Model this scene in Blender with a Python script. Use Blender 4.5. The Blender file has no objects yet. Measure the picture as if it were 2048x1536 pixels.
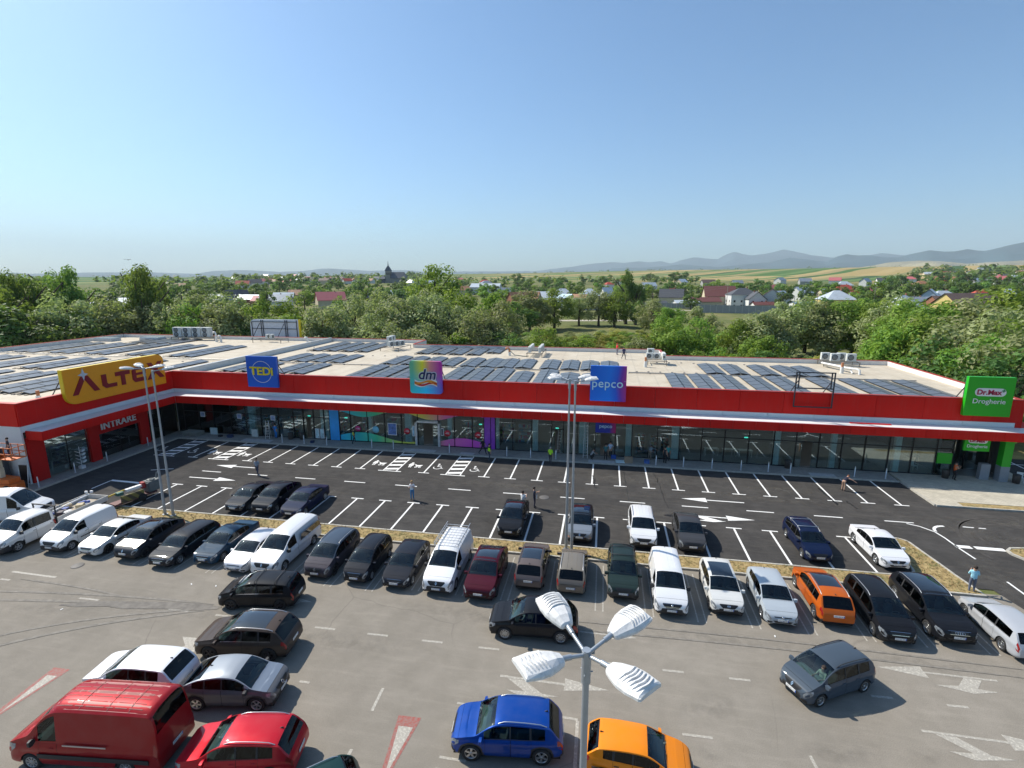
import bpy, bmesh, math, random
from math import sin, cos, pi, radians, sqrt, atan2
from mathutils import Vector, Matrix
R = random.Random(11)
S = bpy.context.scene
COL = S.collection

# ---------------------------------------------------------------- camera
CF, CP, CYW, CR, CH = 1020.88879, 0.20263, 0.18029, -0.00176, 18.1374
def cam_axes():
    fw = Vector((-sin(CYW) * cos(CP), cos(CYW) * cos(CP), -sin(CP)))
    rt = Vector((cos(CYW), sin(CYW), 0)); up = rt.cross(fw)
    return fw, rt * cos(CR) + up * sin(CR), -rt * sin(CR) + up * cos(CR)
FW, RT, UP = cam_axes()
cd = bpy.data.cameras.new('camera'); cam = bpy.data.objects.new('camera', cd); COL.objects.link(cam)
cd.sensor_width = 36; cd.lens = 36 * CF / 2048; cd.clip_start = 0.5; cd.clip_end = 60000
m = Matrix((RT, UP, -FW)).transposed().to_4x4(); m.translation = (0, 0, CH); cam.matrix_world = m
S.camera = cam
def ground_at(x, D):
    """point at horizontal distance D along the bearing of photo column x"""
    d = FW + RT * (x - 1024) / CF + UP * (768 - 558) / CF; d.z = 0; d.normalize()
    return d * D

# ---------------------------------------------------------------- light
SUND = Vector((-0.92, 0.36, 0.98)).normalized()
SUN_EL = math.asin(SUND.z); SUN_AZ = atan2(SUND.x, SUND.y)
w = bpy.data.worlds.new("World"); S.world = w; w.use_nodes = True
nt = w.node_tree; bg = nt.nodes['Background']
sk = nt.nodes.new('ShaderNodeTexSky'); sk.sky_type = 'NISHITA'; sk.sun_disc = False
sk.sun_elevation = SUN_EL; sk.sun_rotation = SUN_AZ
sk.altitude = 300; sk.air_density = 1.0; sk.dust_density = 1.4; sk.ozone_density = 4.5
tint = nt.nodes.new('ShaderNodeMix'); tint.data_type = 'RGBA'; tint.blend_type = 'MULTIPLY'; tint.inputs[0].default_value = 1
tint.inputs[7].default_value = (.78, .95, 1.0, 1)      # slightly cyan clear summer sky
nt.links.new(sk.outputs[0], tint.inputs[6]); nt.links.new(tint.outputs[2], bg.inputs[0]); bg.inputs[1].default_value = 0.123
sl = bpy.data.lights.new('sun', 'SUN'); sl.energy = 5.0; sl.angle = radians(0.53); sl.color = (1, 0.93, 0.82)
so = bpy.data.objects.new('sun', sl); COL.objects.link(so)
so.rotation_euler = SUND.to_track_quat('Z', 'Y').to_euler()
S.view_settings.view_transform = 'Standard'; S.view_settings.look = 'None'
S.view_settings.gamma = 1; S.view_settings.exposure = 0.38; S.view_settings.use_curve_mapping = False
S.render.engine = 'CYCLES'
S.cycles.max_bounces = 6; S.cycles.diffuse_bounces = 3; S.cycles.glossy_bounces = 3
S.cycles.transmission_bounces = 3; S.cycles.transparent_max_bounces = 10; S.cycles.volume_bounces = 0
S.cycles.caustics_reflective = False; S.cycles.caustics_refractive = False

# ---------------------------------------------------------------- materials
MC = {}
def hexc(h):
    h = h.lstrip('#'); v = [int(h[i:i+2], 16) / 255 for i in (0, 2, 4)]
    return tuple(c / 12.92 if c <= .04045 else ((c + .055) / 1.055) ** 2.4 for c in v)
class NT:
    """tiny helper round a node tree"""
    def __init__(s, mat): s.t = mat.node_tree; s.n = s.t.nodes; s.l = s.t.links
    def add(s, ty, **kw):
        n = s.n.new(ty)
        for k, v in kw.items(): setattr(n, k, v)
        return n
    def link(s, a, b): s.l.new(a, b)
    def coord(s, scale=(1, 1, 1), rot=(0, 0, 0), kind='Object'):
        t = s.add('ShaderNodeTexCoord'); mp = s.add('ShaderNodeMapping')
        mp.inputs['Scale'].default_value = scale; mp.inputs['Rotation'].default_value = rot
        s.link(t.outputs[kind], mp.inputs[0]); return mp.outputs[0]
    def noise(s, vec, scale, detail=4, rough=.55):
        n = s.add('ShaderNodeTexNoise'); n.inputs['Scale'].default_value = scale
        n.inputs['Detail'].default_value = detail; n.inputs['Roughness'].default_value = rough
        if vec: s.link(vec, n.inputs['Vector'])
        return n.outputs['Fac']
    def ramp(s, fac, stops, interp='LINEAR'):
        r = s.add('ShaderNodeValToRGB'); r.color_ramp.interpolation = interp
        e = r.color_ramp.elements
        while len(e) < len(stops): e.new(.5)
        for i, (p, c) in enumerate(stops):
            e[i].position = p; e[i].color = (*c, 1) if len(c) == 3 else c
        s.link(fac, r.inputs[0]); return r.outputs[0]
    def mix(s, f, a, b, mode='MIX'):
        x = s.add('ShaderNodeMix', data_type='RGBA', blend_type=mode)
        for i, v in ((0, f), (6, a), (7, b)):
            if hasattr(v, 'is_linked') or hasattr(v, 'links'): s.link(v, x.inputs[i])
            elif i == 0: x.inputs[0].default_value = v
            else: x.inputs[i].default_value = (*v, 1)
        return x.outputs[2]
    def math(s, op, a, b=None, clamp=False):
        x = s.add('ShaderNodeMath', operation=op, use_clamp=clamp)
        for i, v in ((0, a), (1, b)):
            if v is None: continue
            if isinstance(v, (int, float)): x.inputs[i].default_value = v
            else: s.link(v, x.inputs[i])
        return x.outputs[0]
    def bump(s, h, strength=.3, dist=.02):
        b = s.add('ShaderNodeBump'); b.inputs['Strength'].default_value = strength; b.inputs['Distance'].default_value = dist
        s.link(h, b.inputs['Height']); return b.outputs[0]
def M(name, col=(.5, .5, .5), rough=.6, metal=0, var=.12, scale=3.0, bump=0, emit=None, coat=0, spec=None, alpha=None):
    if name in MC: return MC[name]
    if isinstance(col, str): col = hexc(col)
    mt = bpy.data.materials.new(name); mt.use_nodes = True; k = NT(mt); b = k.n['Principled BSDF']
    b.inputs['Roughness'].default_value = rough; b.inputs['Metallic'].default_value = metal
    if spec is not None: b.inputs['Specular IOR Level'].default_value = spec
    if coat: b.inputs['Coat Weight'].default_value = coat; b.inputs['Coat Roughness'].default_value = .03
    if var:
        f = k.noise(k.coord(), scale, 5, .6)
        c = k.ramp(f, [(.3, tuple(x * (1 - var) for x in col)), (.7, tuple(min(1, x * (1 + var)) for x in col))])
        k.link(c, b.inputs['Base Color'])
        if bump: k.link(k.bump(f, bump), b.inputs['Normal'])
    else: b.inputs['Base Color'].default_value = (*col, 1)
    if emit:
        b.inputs['Emission Color'].default_value = (*emit[0], 1); b.inputs['Emission Strength'].default_value = emit[1]
    MC[name] = mt; return mt
def glass(name, tint, gloss=.12, rough=.0, mult=1.5):
    if name in MC: return MC[name]
    mt = bpy.data.materials.new(name); mt.use_nodes = True; k = NT(mt)
    k.n.remove(k.n['Principled BSDF']); out = k.n['Material Output']
    tr = k.add('ShaderNodeBsdfTransparent'); tr.inputs[0].default_value = (*tint, 1)
    gl = k.add('ShaderNodeBsdfGlossy'); gl.inputs['Roughness'].default_value = rough; gl.inputs[0].default_value = (.9, .97, 1, 1)
    lw = k.add('ShaderNodeFresnel'); lw.inputs[0].default_value = 1.5
    f = k.math('MULTIPLY_ADD', lw.outputs[0], mult); f.node.inputs[2].default_value = gloss - .06; f.node.use_clamp = True
    mx = k.add('ShaderNodeMixShader'); k.link(f, mx.inputs[0]); k.link(tr.outputs[0], mx.inputs[1]); k.link(gl.outputs[0], mx.inputs[2])
    k.link(mx.outputs[0], out.inputs[0]); MC[name] = mt; return mt
def paint(col, name=None, flake=.2, rough=.3, dust=None):
    if isinstance(col, str): col = hexc(col)
    if dust is None: dust = .008 if max(col) < .2 else .06
    name = name or 'car_paint_%02d_%02d_%02d' % tuple(int(c * 99) for c in col)
    if name in MC: return MC[name]
    mt = bpy.data.materials.new(name); mt.use_nodes = True; k = NT(mt); b = k.n['Principled BSDF']
    v = k.coord(); n = k.noise(v, 1.7, 5, .6)
    dirt = k.ramp(n, [(.35, (0, 0, 0)), (.75, (dust, dust, dust))])
    c = k.mix(dirt, col, (.33, .29, .24)); k.link(c, b.inputs['Base Color'])
    b.inputs['Metallic'].default_value = flake if max(col) > .1 else 0; b.inputs['Roughness'].default_value = .5 if max(col) < .1 else .38; b.inputs['Specular IOR Level'].default_value = .06
    b.inputs['Coat Weight'].default_value = .45 if max(col) < .1 else .55; b.inputs['Coat Roughness'].default_value = .03; b.inputs['Coat IOR'].default_value = 1.5
    MC[name] = mt; return mt

# ---------------------------------------------------------------- objects
def tag(o, label=None, cat=None, group=None, kind=None):
    if label: o['label'] = label
    if cat: o['category'] = cat
    if group: o['group'] = group
    if kind: o['kind'] = kind
    return o
def O(name, mesh, parent=None, loc=(0, 0, 0), rot=(0, 0, 0), sc=None):
    o = bpy.data.objects.new(name, mesh); COL.objects.link(o); o.location = loc; o.rotation_euler = rot
    if sc: o.scale = sc
    if parent: o.parent = parent
    return o
def thing(name, label, cat, loc=(0, 0, 0), rz=0, group=None):
    o = O(name, None, None, loc, (0, 0, rz)); o.empty_display_size = .2
    return tag(o, label, cat, group)
class MB:
    def __init__(s): s.v = []; s.f = []; s.m = []; s.sm = []
    def add(s, vs, fs, mi=0, smooth=False):
        o = len(s.v); s.v += [tuple(v) for v in vs]
        for f in fs: s.f.append([o + i for i in f]); s.m.append(mi); s.sm.append(smooth)
        return s
    def box(s, c, d, mi=0, rot=None):
        x, y, z = d[0] / 2, d[1] / 2, d[2] / 2
        vs = [Vector((a * x, b * y, e * z)) for e in (-1, 1) for a, b in ((-1, -1), (1, -1), (1, 1), (-1, 1))]
        if rot is not None:
            mr = Matrix.Rotation(rot, 3, 'Z') if isinstance(rot, (int, float)) else rot
            vs = [mr @ v for v in vs]
        c = Vector(c)
        return s.add([v + c for v in vs], [(3, 2, 1, 0), (4, 5, 6, 7), (0, 1, 5, 4), (1, 2, 6, 5), (2, 3, 7, 6), (3, 0, 4, 7)], mi)
    def box2(s, a, b, mi=0):
        return s.box([(a[i] + b[i]) / 2 for i in range(3)], [abs(b[i] - a[i]) for i in range(3)], mi)
    def quad(s, *p, mi=0): return s.add(p, [tuple(range(len(p)))], mi)
    def prism(s, pts, z0, z1, mi=0):
        n = len(pts); vs = [(x, y, z0) for x, y in pts] + [(x, y, z1) for x, y in pts]
        return s.add(vs, [tuple(range(n - 1, -1, -1)), tuple(range(n, 2 * n))] + [(i, (i + 1) % n, n + (i + 1) % n, n + i) for i in range(n)], mi)
    def tube(s, pts, r, n=8, mi=0, caps=True, smooth=True):
        pts = [Vector(p) for p in pts]; rs = r if isinstance(r, (list, tuple)) else [r] * len(pts)
        rings = []
        for i, p in enumerate(pts):
            d = (pts[min(i + 1, len(pts) - 1)] - pts[max(i - 1, 0)]).normalized()
            a = d.orthogonal().normalized() if i == 0 else (pa - d * pa.dot(d)).normalized()
            pa = a; b = d.cross(a)
            rings.append([p + (a * cos(2 * pi * j / n) + b * sin(2 * pi * j / n)) * rs[i] for j in range(n)])
        vs = [v for g in rings for v in g]; fs = []
        for i in range(len(pts) - 1):
            for j in range(n): fs.append((i * n + j, i * n + (j + 1) % n, (i + 1) * n + (j + 1) % n, (i + 1) * n + j))
        s.add(vs, fs, mi, smooth)
        if caps: s.add(rings[0], [tuple(range(n - 1, -1, -1))], mi); s.add(rings[-1], [tuple(range(n))], mi)
        return s
    def lathe(s, prof, n=20, axis='Z', c=(0, 0, 0), mi=0, smooth=True):
        vs = []
        for r, h in prof:
            for j in range(n):
                a = 2 * pi * j / n; x, y = r * cos(a), r * sin(a)
                vs.append({'Z': (x, y, h), 'Y': (x, h, y), 'X': (h, x, y)}[axis])
        vs = [tuple(v[i] + c[i] for i in range(3)) for v in vs]
        fs = [(i * n + j, i * n + (j + 1) % n, (i + 1) * n + (j + 1) % n, (i + 1) * n + j) for i in range(len(prof) - 1) for j in range(n)]
        return s.add(vs, fs, mi, smooth)
    def mesh(s, name, mats, sharp=None):
        me = bpy.data.meshes.new(name); me.from_pydata(s.v, [], s.f)
        for mt in (mats if isinstance(mats, (list, tuple)) else [mats]): me.materials.append(mt)
        me.polygons.foreach_set('material_index', s.m); me.polygons.foreach_set('use_smooth', s.sm)
        if sharp is not None:
            bm = bmesh.new(); bm.from_mesh(me); bmesh.ops.remove_doubles(bm, verts=bm.verts, dist=1e-5)
            bmesh.ops.recalc_face_normals(bm, faces=bm.faces)
            for e in bm.edges:
                if len(e.link_faces) == 2 and e.calc_face_angle(0) > radians(sharp): e.smooth = False
            bm.to_mesh(me); bm.free()
        me.update(); return me
    def obj(s, name, mats, parent=None, loc=(0, 0, 0), rot=(0, 0, 0), sharp=None):
        return O(name, s.mesh(name, mats, sharp), parent, loc, rot)
def bevel_mesh(me, w, seg=2):
    bm = bmesh.new(); bm.from_mesh(me)
    bmesh.ops.bevel(bm, geom=list(bm.edges), offset=w, segments=seg, affect='EDGES', clamp_overlap=True)
    bm.to_mesh(me); bm.free(); return me
def text_mesh(txt, size, ext=.02, offset=0, shear=0, align='CENTER', mat=None, spacing=1.0):
    c = bpy.data.curves.new('lettering', 'FONT'); c.body = txt; c.size = size; c.extrude = ext; c.offset = offset
    c.shear = shear; c.align_x = align; c.align_y = 'CENTER'; c.resolution_u = 4; c.space_character = spacing
    o = bpy.data.objects.new('tmp', c); COL.objects.link(o)
    dg = bpy.context.evaluated_depsgraph_get(); me = bpy.data.meshes.new_from_object(o.evaluated_get(dg))
    bpy.data.objects.remove(o); bpy.data.curves.remove(c); me.materials.clear()
    if mat: me.materials.append(mat)
    return me
# ---------------------------------------------------------------- terrain
def smooth(a, b, x):
    t = max(0, min(1, (x - a) / (b - a))); return t * t * (3 - 2 * t)
def terrain(x, y):
    D = sqrt(x * x + y * y)
    if D < 380: return 0
    side = smooth(-.9, .45, x / D)
    z = 14 * smooth(380, 1150, D) + (13 + 31 * side) * smooth(1000, 2400, D) + 3.5 * sin(x / 260 + 1) * smooth(900, 1600, D) * sin(y / 340)
    z -= (40 + 20 * side) * smooth(2700, 5200, D)
    return z
def ground_material():
    mt = bpy.data.materials.new('countryside_ground'); mt.use_nodes = True; k = NT(mt); b = k.n['Principled BSDF']
    b.inputs['Roughness'].default_value = .95; b.inputs['Specular IOR Level'].default_value = .1
    v = k.coord(); g = k.noise(v, .02, 8, .62); g2 = k.noise(v, .35, 6, .6)
    grass = k.ramp(g, [(.3, (.045, .085, .02)), (.5, (.10, .13, .035)), (.7, (.22, .19, .08))])
    grass = k.mix(k.ramp(g2, [(.35, (0,) * 3), (.7, (.55,) * 3)]), grass, (.25, .21, .11))
    # strip fields: long narrow plots of random crop
    def strips(angle, width, seed):
        vv = k.coord(rot=(0, 0, angle)); sp = k.add('ShaderNodeSeparateXYZ'); k.link(vv, sp.inputs[0])
        wob = k.math('MULTIPLY', k.noise(v, .0012, 2), 160)
        u = k.math('FLOOR', k.math('DIVIDE', k.math('ADD', sp.outputs[0], wob), width))
        w2 = k.math('FLOOR', k.math('DIVIDE', sp.outputs[1], 700))
        cx = k.add('ShaderNodeCombineXYZ'); k.link(u, cx.inputs[0]); k.link(w2, cx.inputs[1]); cx.inputs[2].default_value = seed
        wn = k.add('ShaderNodeTexWhiteNoise'); k.link(cx.outputs[0], wn.inputs[0]); return wn.outputs['Value']
    A = k.ramp(strips(.62, 30, 1), [(0, (.07, .14, .035)), (.2, (.34, .26, .11)), (.36, (.12, .19, .06)), (.5, (.38, .29, .13)), (.6, (.16, .2, .07)), (.72, (.22, .21, .09)), (.82, (.05, .1, .035)), (.9, (.30, .24, .11))], 'CONSTANT')
    B = k.ramp(strips(1.45, 38, 2), [(0, (.05, .12, .035)), (.3, (.08, .17, .05)), (.5, (.11, .19, .06)), (.7, (.055, .11, .03)), (.86, (.26, .25, .1))], 'CONSTANT')
    sp = k.add('ShaderNodeSeparateXYZ'); k.link(v, sp.inputs[0])
    side = k.math('ADD', k.math('MULTIPLY', sp.outputs[0], .004), 2.2, True)
    fields = k.mix(side, B, A)
    ln = k.add('ShaderNodeVectorMath', operation='LENGTH'); k.link(v, ln.inputs[0])
    far = k.ramp(k.math('MULTIPLY', ln.outputs['Value'], 1 / 3000), [(.30, (0,) * 3), (.38, (1,) * 3)])
    c = k.mix(far, grass, fields); k.link(c, b.inputs['Base Color']); k.link(k.bump(g2, .4, .3), b.inputs['Normal'])
    return mt
def build_ground():
    rings = [0, 30, 60, 90, 120, 160, 220, 300, 380, 440, 500, 560, 620, 690, 760, 840, 920, 1000, 1100, 1200, 1320, 1450, 1600, 1760, 1920, 2100, 2300, 2500, 2700, 2900, 3200, 3600, 4200, 5200, 7000, 10000, 16000, 22000]
    n = 144; vs = [(0, 0, -.04)]; fs = []
    for r in rings[1:]:
        for j in range(n):
            a = 2 * pi * j / n; x, y = r * sin(a), r * cos(a); vs.append((x, y, terrain(x, y) - .04 - (12 if r > 6000 else 0)))
    for j in range(n): fs.append((0, 1 + (j + 1) % n, 1 + j))
    for i in range(len(rings) - 2):
        for j in range(n):
            a = 1 + i * n + j; b_ = 1 + i * n + (j + 1) % n; fs.append((a, b_, b_ + n, a + n))
    mb = MB(); mb.add(vs, fs, 0, True); tag(mb.obj('ground', ground_material()), kind='structure')
build_ground()

def asphalt(name, c0, c1, patch, scuff, grain=.5, dusty=None):
    mt = bpy.data.materials.new(name); mt.use_nodes = True; k = NT(mt); b = k.n['Principled BSDF']
    v = k.coord(); fine = k.noise(v, 28, 3, .7); mid = k.noise(v, .9, 6, .65); big = k.noise(v, .16, 4, .6)
    c = k.ramp(mid, [(.3, c0), (.7, c1)])
    c = k.mix(k.ramp(big, [(.42, (0,) * 3), (.62, (patch,) * 3)]), c, tuple(x * .62 for x in c0))
    st = k.noise(k.coord(scale=(.35, 2.6, 1), rot=(0, 0, .12)), 1.1, 7, .7)      # tyre scuffs along the lane
    c = k.mix(k.ramp(st, [(.5, (0,) * 3), (.72, (scuff,) * 3)]), c, tuple(x * 1.7 for x in c1) if dusty is None else dusty)
    # tar cracks
    vo = k.add('ShaderNodeTexVoronoi', feature='DISTANCE_TO_EDGE'); vo.inputs['Scale'].default_value = .16
    wv = k.add('ShaderNodeMix', data_type='VECTOR'); wv.inputs[0].default_value = .35
    nn = k.add('ShaderNodeTexNoise'); nn.inputs['Scale'].default_value = .5; nn.inputs['Detail'].default_value = 6
    k.link(v, nn.inputs[0]); k.link(v, wv.inputs[4]); k.link(nn.outputs['Color'], wv.inputs[5]); k.link(wv.outputs[1], vo.inputs['Vector'])
    ck = k.ramp(vo.outputs['Distance'], [(.0, (.3,) * 3), (.0022, (0,) * 3)])
    gate = k.ramp(k.noise(v, .11, 2), [(.5, (0,) * 3), (.56, (1,) * 3)])
    c = k.mix(k.math('MULTIPLY', ck, gate), c, tuple(x * .3 for x in c0))
    gr = k.ramp(fine, [(.3, (1 - grain * .5,) * 3), (.75, (1 + grain * .35,) * 3)])
    c = k.mix(1.0, c, gr, 'MULTIPLY'); k.link(c, b.inputs['Base Color'])
    # small stains
    b.inputs['Roughness'].default_value = .95; b.inputs['Specular IOR Level'].default_value = .08
    k.link(k.bump(fine, .35, .01), b.inputs['Normal']); MC[name] = mt; return mt
OLD = asphalt('bleached_asphalt', (.240, .217, .182), (.290, .262, .222), .2, .14)
NEW = asphalt('fresh_black_asphalt', (.055, .053, .052), (.088, .084, .080), .35, .32, .9, (.155, .142, .12))
def sheet(name, pts, z, mat, sub=0):
    mb = MB(); mb.quad(*[(x, y, z) for x, y in pts]); return tag(mb.obj(name, mat), kind='structure')
oldlot = sheet('parking_lot', [(-75, -30), (75, -30), (75, 31.4), (-38.6, 31.4), (-38.6, 44), (-75, 44)], 0, OLD)
newlot = sheet('parking_lot', [(-50, 31.9), (23.2, 31.9), (24.2, 27), (75, 24), (75, 90), (38.2, 90), (38.2, 49.4), (-50, 49.4)], .004, NEW)
oldlot.name = 'front_parking_lot'; newlot.name = 'rear_parking_lot'

# kerbed planting strip between the two lots
CONC = M('concrete_kerb', (.42, .40, .35), .85, var=.18, scale=4, bump=.3)
def strawmat():
    mt = bpy.data.materials.new('dry_straw_grass'); mt.use_nodes = True; k = NT(mt); b = k.n['Principled BSDF']
    v = k.coord(); f = k.noise(v, 5, 8, .75); g = k.noise(v, .8, 3)
    c = k.ramp(f, [(.3, (.10, .065, .025)), (.5, (.36, .26, .11)), (.7, (.56, .44, .22))])
    c = k.mix(k.ramp(g, [(.5, (0,) * 3), (.75, (.6,) * 3)]), c, (.13, .15, .05)); k.link(c, b.inputs['Base Color'])
    b.inputs['Roughness'].default_value = .95; k.link(k.bump(f, .9, .1), b.inputs['Normal']); return mt
STRAW = strawmat()
def outline_strip(pts, wdt, h, name, mat, parent=None):
    """kerb of width wdt inside closed outline pts (counter-clockwise), built stone by stone"""
    n = len(pts); P = [Vector(p) for p in pts]; inn = []
    for i in range(n):
        a, b_, c = P[i - 1], P[i], P[(i + 1) % n]
        d1 = (b_ - a).normalized(); d2 = (c - b_).normalized()
        n1 = Vector((-d1.y, d1.x)); n2 = Vector((-d2.y, d2.x)); nn = (n1 + n2).normalized()
        inn.append(b_ + nn * wdt / max(.3, nn.dot(n1)))
    mb = MB(); z0 = -.02
    for i in range(n):
        a, b_ = P[i], P[(i + 1) % n]; ia, ib = inn[i], inn[(i + 1) % n]
        L = (b_ - a).length; ns = max(1, int(L / 1.0))
        for q in range(ns):
            t0, t1 = q / ns + .008 / max(L, .1), (q + 1) / ns - .008 / max(L, .1)
            h2 = h + R.uniform(-.006, .006)
            c4 = [a.lerp(b_, t0), a.lerp(b_, t1), ia.lerp(ib, t1), ia.lerp(ib, t0)]
            vs = [(p.x, p.y, z0) for p in c4] + [(p.x, p.y, h2) for p in c4]
            mb.add(vs, [(4, 5, 6, 7), (0, 1, 5, 4), (1, 2, 6, 5), (2, 3, 7, 6), (3, 0, 4, 7)])
    o = mb.obj(name, mat, parent); return o, inn
def arc(cx, cy, r, a0, a1, n=8): return [(cx + r * cos(radians(a0 + (a1 - a0) * i / n)), cy + r * sin(radians(a0 + (a1 - a0) * i / n))) for i in range(n + 1)]
isl = [(-38.55, 30.75), (22.3, 30.95)] + [(22.25, 31.4), (21.95, 33.2), (21.7, 35.2)] + arc(20.75, 36.9, .75, -5, 175, 7) + [(19.95, 35.4), (19.6, 33.2), (19.2, 32.72), (18.6, 32.55), (-38.55, 32.45)]
o, inn = outline_strip(isl, .13, .13, 'kerb', CONC); tag(o, kind='structure')
def grass_bed(name, inn, seed=3):
    rr = random.Random(seed); mb = MB(); mb.quad(*[(p.x, p.y, .10) for p in inn]); bed = tag(mb.obj(name, STRAW), kind='structure')
    xs = [p.x for p in inn]; ys = [p.y for p in inn]; area = []
    def inside(x, y):
        c = False; n = len(inn)
        for i in range(n):
            a, b_ = inn[i], inn[(i + 1) % n]
            if (a.y > y) != (b_.y > y) and x < (b_.x - a.x) * (y - a.y) / (b_.y - a.y) + a.x: c = not c
        return c
    g = MB(); cnt = int((max(xs) - min(xs)) * (max(ys) - min(ys)) * 26)
    for _ in range(cnt):
        x, y = rr.uniform(min(xs), max(xs)), rr.uniform(min(ys), max(ys))
        if not inside(x, y): continue
        for q in range(3):
            a = rr.uniform(0, 2 * pi); h = rr.uniform(.03, .13); l = rr.uniform(.05, .2); wv = .025
            dx, dy = cos(a), sin(a)
            g.add([(x - dy * wv, y + dx * wv, .09), (x + dy * wv, y - dx * wv, .09), (x + dx * l, y + dy * l, .09 + h)], [(0, 1, 2)], rr.choice((0, 0, 0, 1)))
    tag(g.obj('dry_grass', [STRAW, M('green_weed', (.10, .14, .04), .9)]), 'dry straw coloured grass tufts on the kerbed strip between the two parking lots' if seed == 3 else 'dry grass tufts in the small kerbed bed at the right edge', 'grass', kind='stuff')
grass_bed('planting_strip', inn)
isl2 = [(27.2, 36.6), (28.3, 34.6), (33, 30.2), (50, 26), (50, 38), (29, 37.7)] + [(27.7, 37.5), (27.25, 37.1)]
o, inn2 = outline_strip(isl2, .15, .13, 'kerb', CONC); tag(o, kind='structure'); grass_bed('grass_verge', inn2, 4)

# raised pavement in front of the shops with plaza at the right
def pavermat(name, c, sc):
    mt = bpy.data.materials.new(name); mt.use_nodes = True; k = NT(mt); b = k.n['Principled BSDF']
    br = k.add('ShaderNodeTexBrick'); br.inputs['Scale'].default_value = sc; v = k.coord(); k.link(v, br.inputs[0])
    br.inputs['Color1'].default_value = (*[x * .9 for x in c], 1); br.inputs['Color2'].default_value = (*[x * 1.08 for x in c], 1)
    br.inputs['Mortar'].default_value = (*[x * .6 for x in c], 1); br.inputs['Mortar Size'].default_value = .012
    n = k.ramp(k.noise(v, .7, 6, .65), [(.3, (.8,) * 3), (.7, (1.12,) * 3)])
    k.link(k.mix(1.0, br.outputs[0], n, 'MULTIPLY'), b.inputs['Base Color']); b.inputs['Roughness'].default_value = .9
    k.link(k.bump(br.outputs['Fac'], -.3, .01), b.inputs['Normal']); return mt
PAVE = pavermat('pavement_slabs', (.33, .32, .29), 2.2); PLAZA = pavermat('pale_plaza_pavers', (.50, .46, .37), 2.0)
def slab(name, pts, h, mat):
    mb = MB(); mb.prism(pts, -.05, h); return tag(mb.obj(name, mat), kind='structure')
slab('shop_pavement', [(-48.55, 49.22), (26.7, 49.22), (26.9, 55), (-48.55, 55)], .12, PAVE)
slab('side_pavement', [(-75, 32.2), (-48.7, 32.9), (-48.55, 49.22), (-48.6, 55), (-75, 55)], .118, PAVE)
slab('plaza', [(26.98, 44.25), (28.95, 44.25), (28.95, 45.05), (60, 45.05), (60, 47.4), (38.2, 47.4), (38.2, 56), (26.9, 56), (26.98, 49.3)], .124, PLAZA)
bedp = [(28.97, 44.27), (60, 44.27), (60, 45.03), (28.97, 45.03)]
slab('straw_border', bedp, .10, STRAW)
kb = MB()
def kerbrun(a, b_, wd=.13, h=.135):
    a, b_ = Vector(a), Vector(b_); d = (b_ - a); L = d.length; d /= L; n = Vector((-d.y, d.x)) * wd / 2; q = int(L)
    for i in range(q):
        p0 = a + d * (L * i / q + .008); p1 = a + d * (L * (i + 1) / q - .008); h2 = h + R.uniform(-.004, .004)
        c4 = [p0 - n, p1 - n, p1 + n, p0 + n]
        kb.add([(p.x, p.y, -.02) for p in c4] + [(p.x, p.y, h2) for p in c4], [(4, 5, 6, 7), (0, 1, 5, 4), (1, 2, 6, 5), (2, 3, 7, 6), (3, 0, 4, 7)])
kerbrun((-48.4, 49.16), (26.75, 49.16)); kerbrun((-48.62, 32.9), (-48.48, 49.1)); kerbrun((26.84, 49.1), (26.9, 44.2)); kerbrun((26.95, 44.18), (60, 44.18))
tag(kb.obj('pavement_kerb', CONC), kind='structure')

# ---------------------------------------------------------------- painted markings
def paintmat(name, col, wear):
    mt = bpy.data.materials.new(name); mt.use_nodes = True; k = NT(mt); b = k.n['Principled BSDF']
    v = k.coord(); f = k.noise(v, 9, 6, .75)
    base = (.22, .20, .175) if wear > .3 else (.2, .2, .19)
    t = .62 - wear * .42
    k.link(k.mix(k.ramp(f, [(t, (0,) * 3), (t + .08, (wear + .1,) * 3)]), col, base), b.inputs['Base Color'])
    b.inputs['Roughness'].default_value = .75; return mt
WNEW = paintmat('white_road_paint', (.78, .78, .76), .12); WOLD = paintmat('worn_white_road_paint', (.52, .49, .42), .5); REDP = paintmat('worn_red_road_paint', (.30, .07, .055), .42)
def mark(name, pts, old=False, mat=None, z=None, parent=None):
    z = z or (.006 if old else .010)
    cx = sum(p[0] for p in pts) / len(pts); cy = sum(p[1] for p in pts) / len(pts)
    mb = MB(); mb.quad(*[(p[0] - cx, p[1] - cy, 0) for p in pts])
    me = mb.mesh(name, mat or (WOLD if old else WNEW))
    if me.polygons[0].normal.z < 0: me.flip_normals()
    return O(name, me, parent or (oldlot if old else newlot), (cx, cy, z))
def line(a, b_, wd=.12, old=False, name='painted_line', mat=None, z=None):
    a, b_ = Vector(a), Vector(b_); d = (b_ - a).normalized(); n = Vector((-d.y, d.x)) * wd / 2
    return mark(name, [a - n, b_ - n, b_ + n, a + n], old, mat, z)
def tee(x, y0, y1, yt): line((x, y0), (x, y1), .14); line((x - .55, yt), (x + .55, yt), .13, z=.0105)
YA = 43.85
for k_ in range(15):
    if k_ == 13 or True: tee(-10.69 + 2.5 * k_, YA + .07, 49.05, YA)
for x in (-18.9 + 2.3,): tee(x, YA + .07, 49.05, YA)
for k_ in range(5): tee(-23.14 - 2.5 * k_, YA + .07, 49.05, YA)
tee(-35.5, YA + .07, 49.05, YA); tee(-41.85, YA + .07, 49.05, YA)
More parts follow.
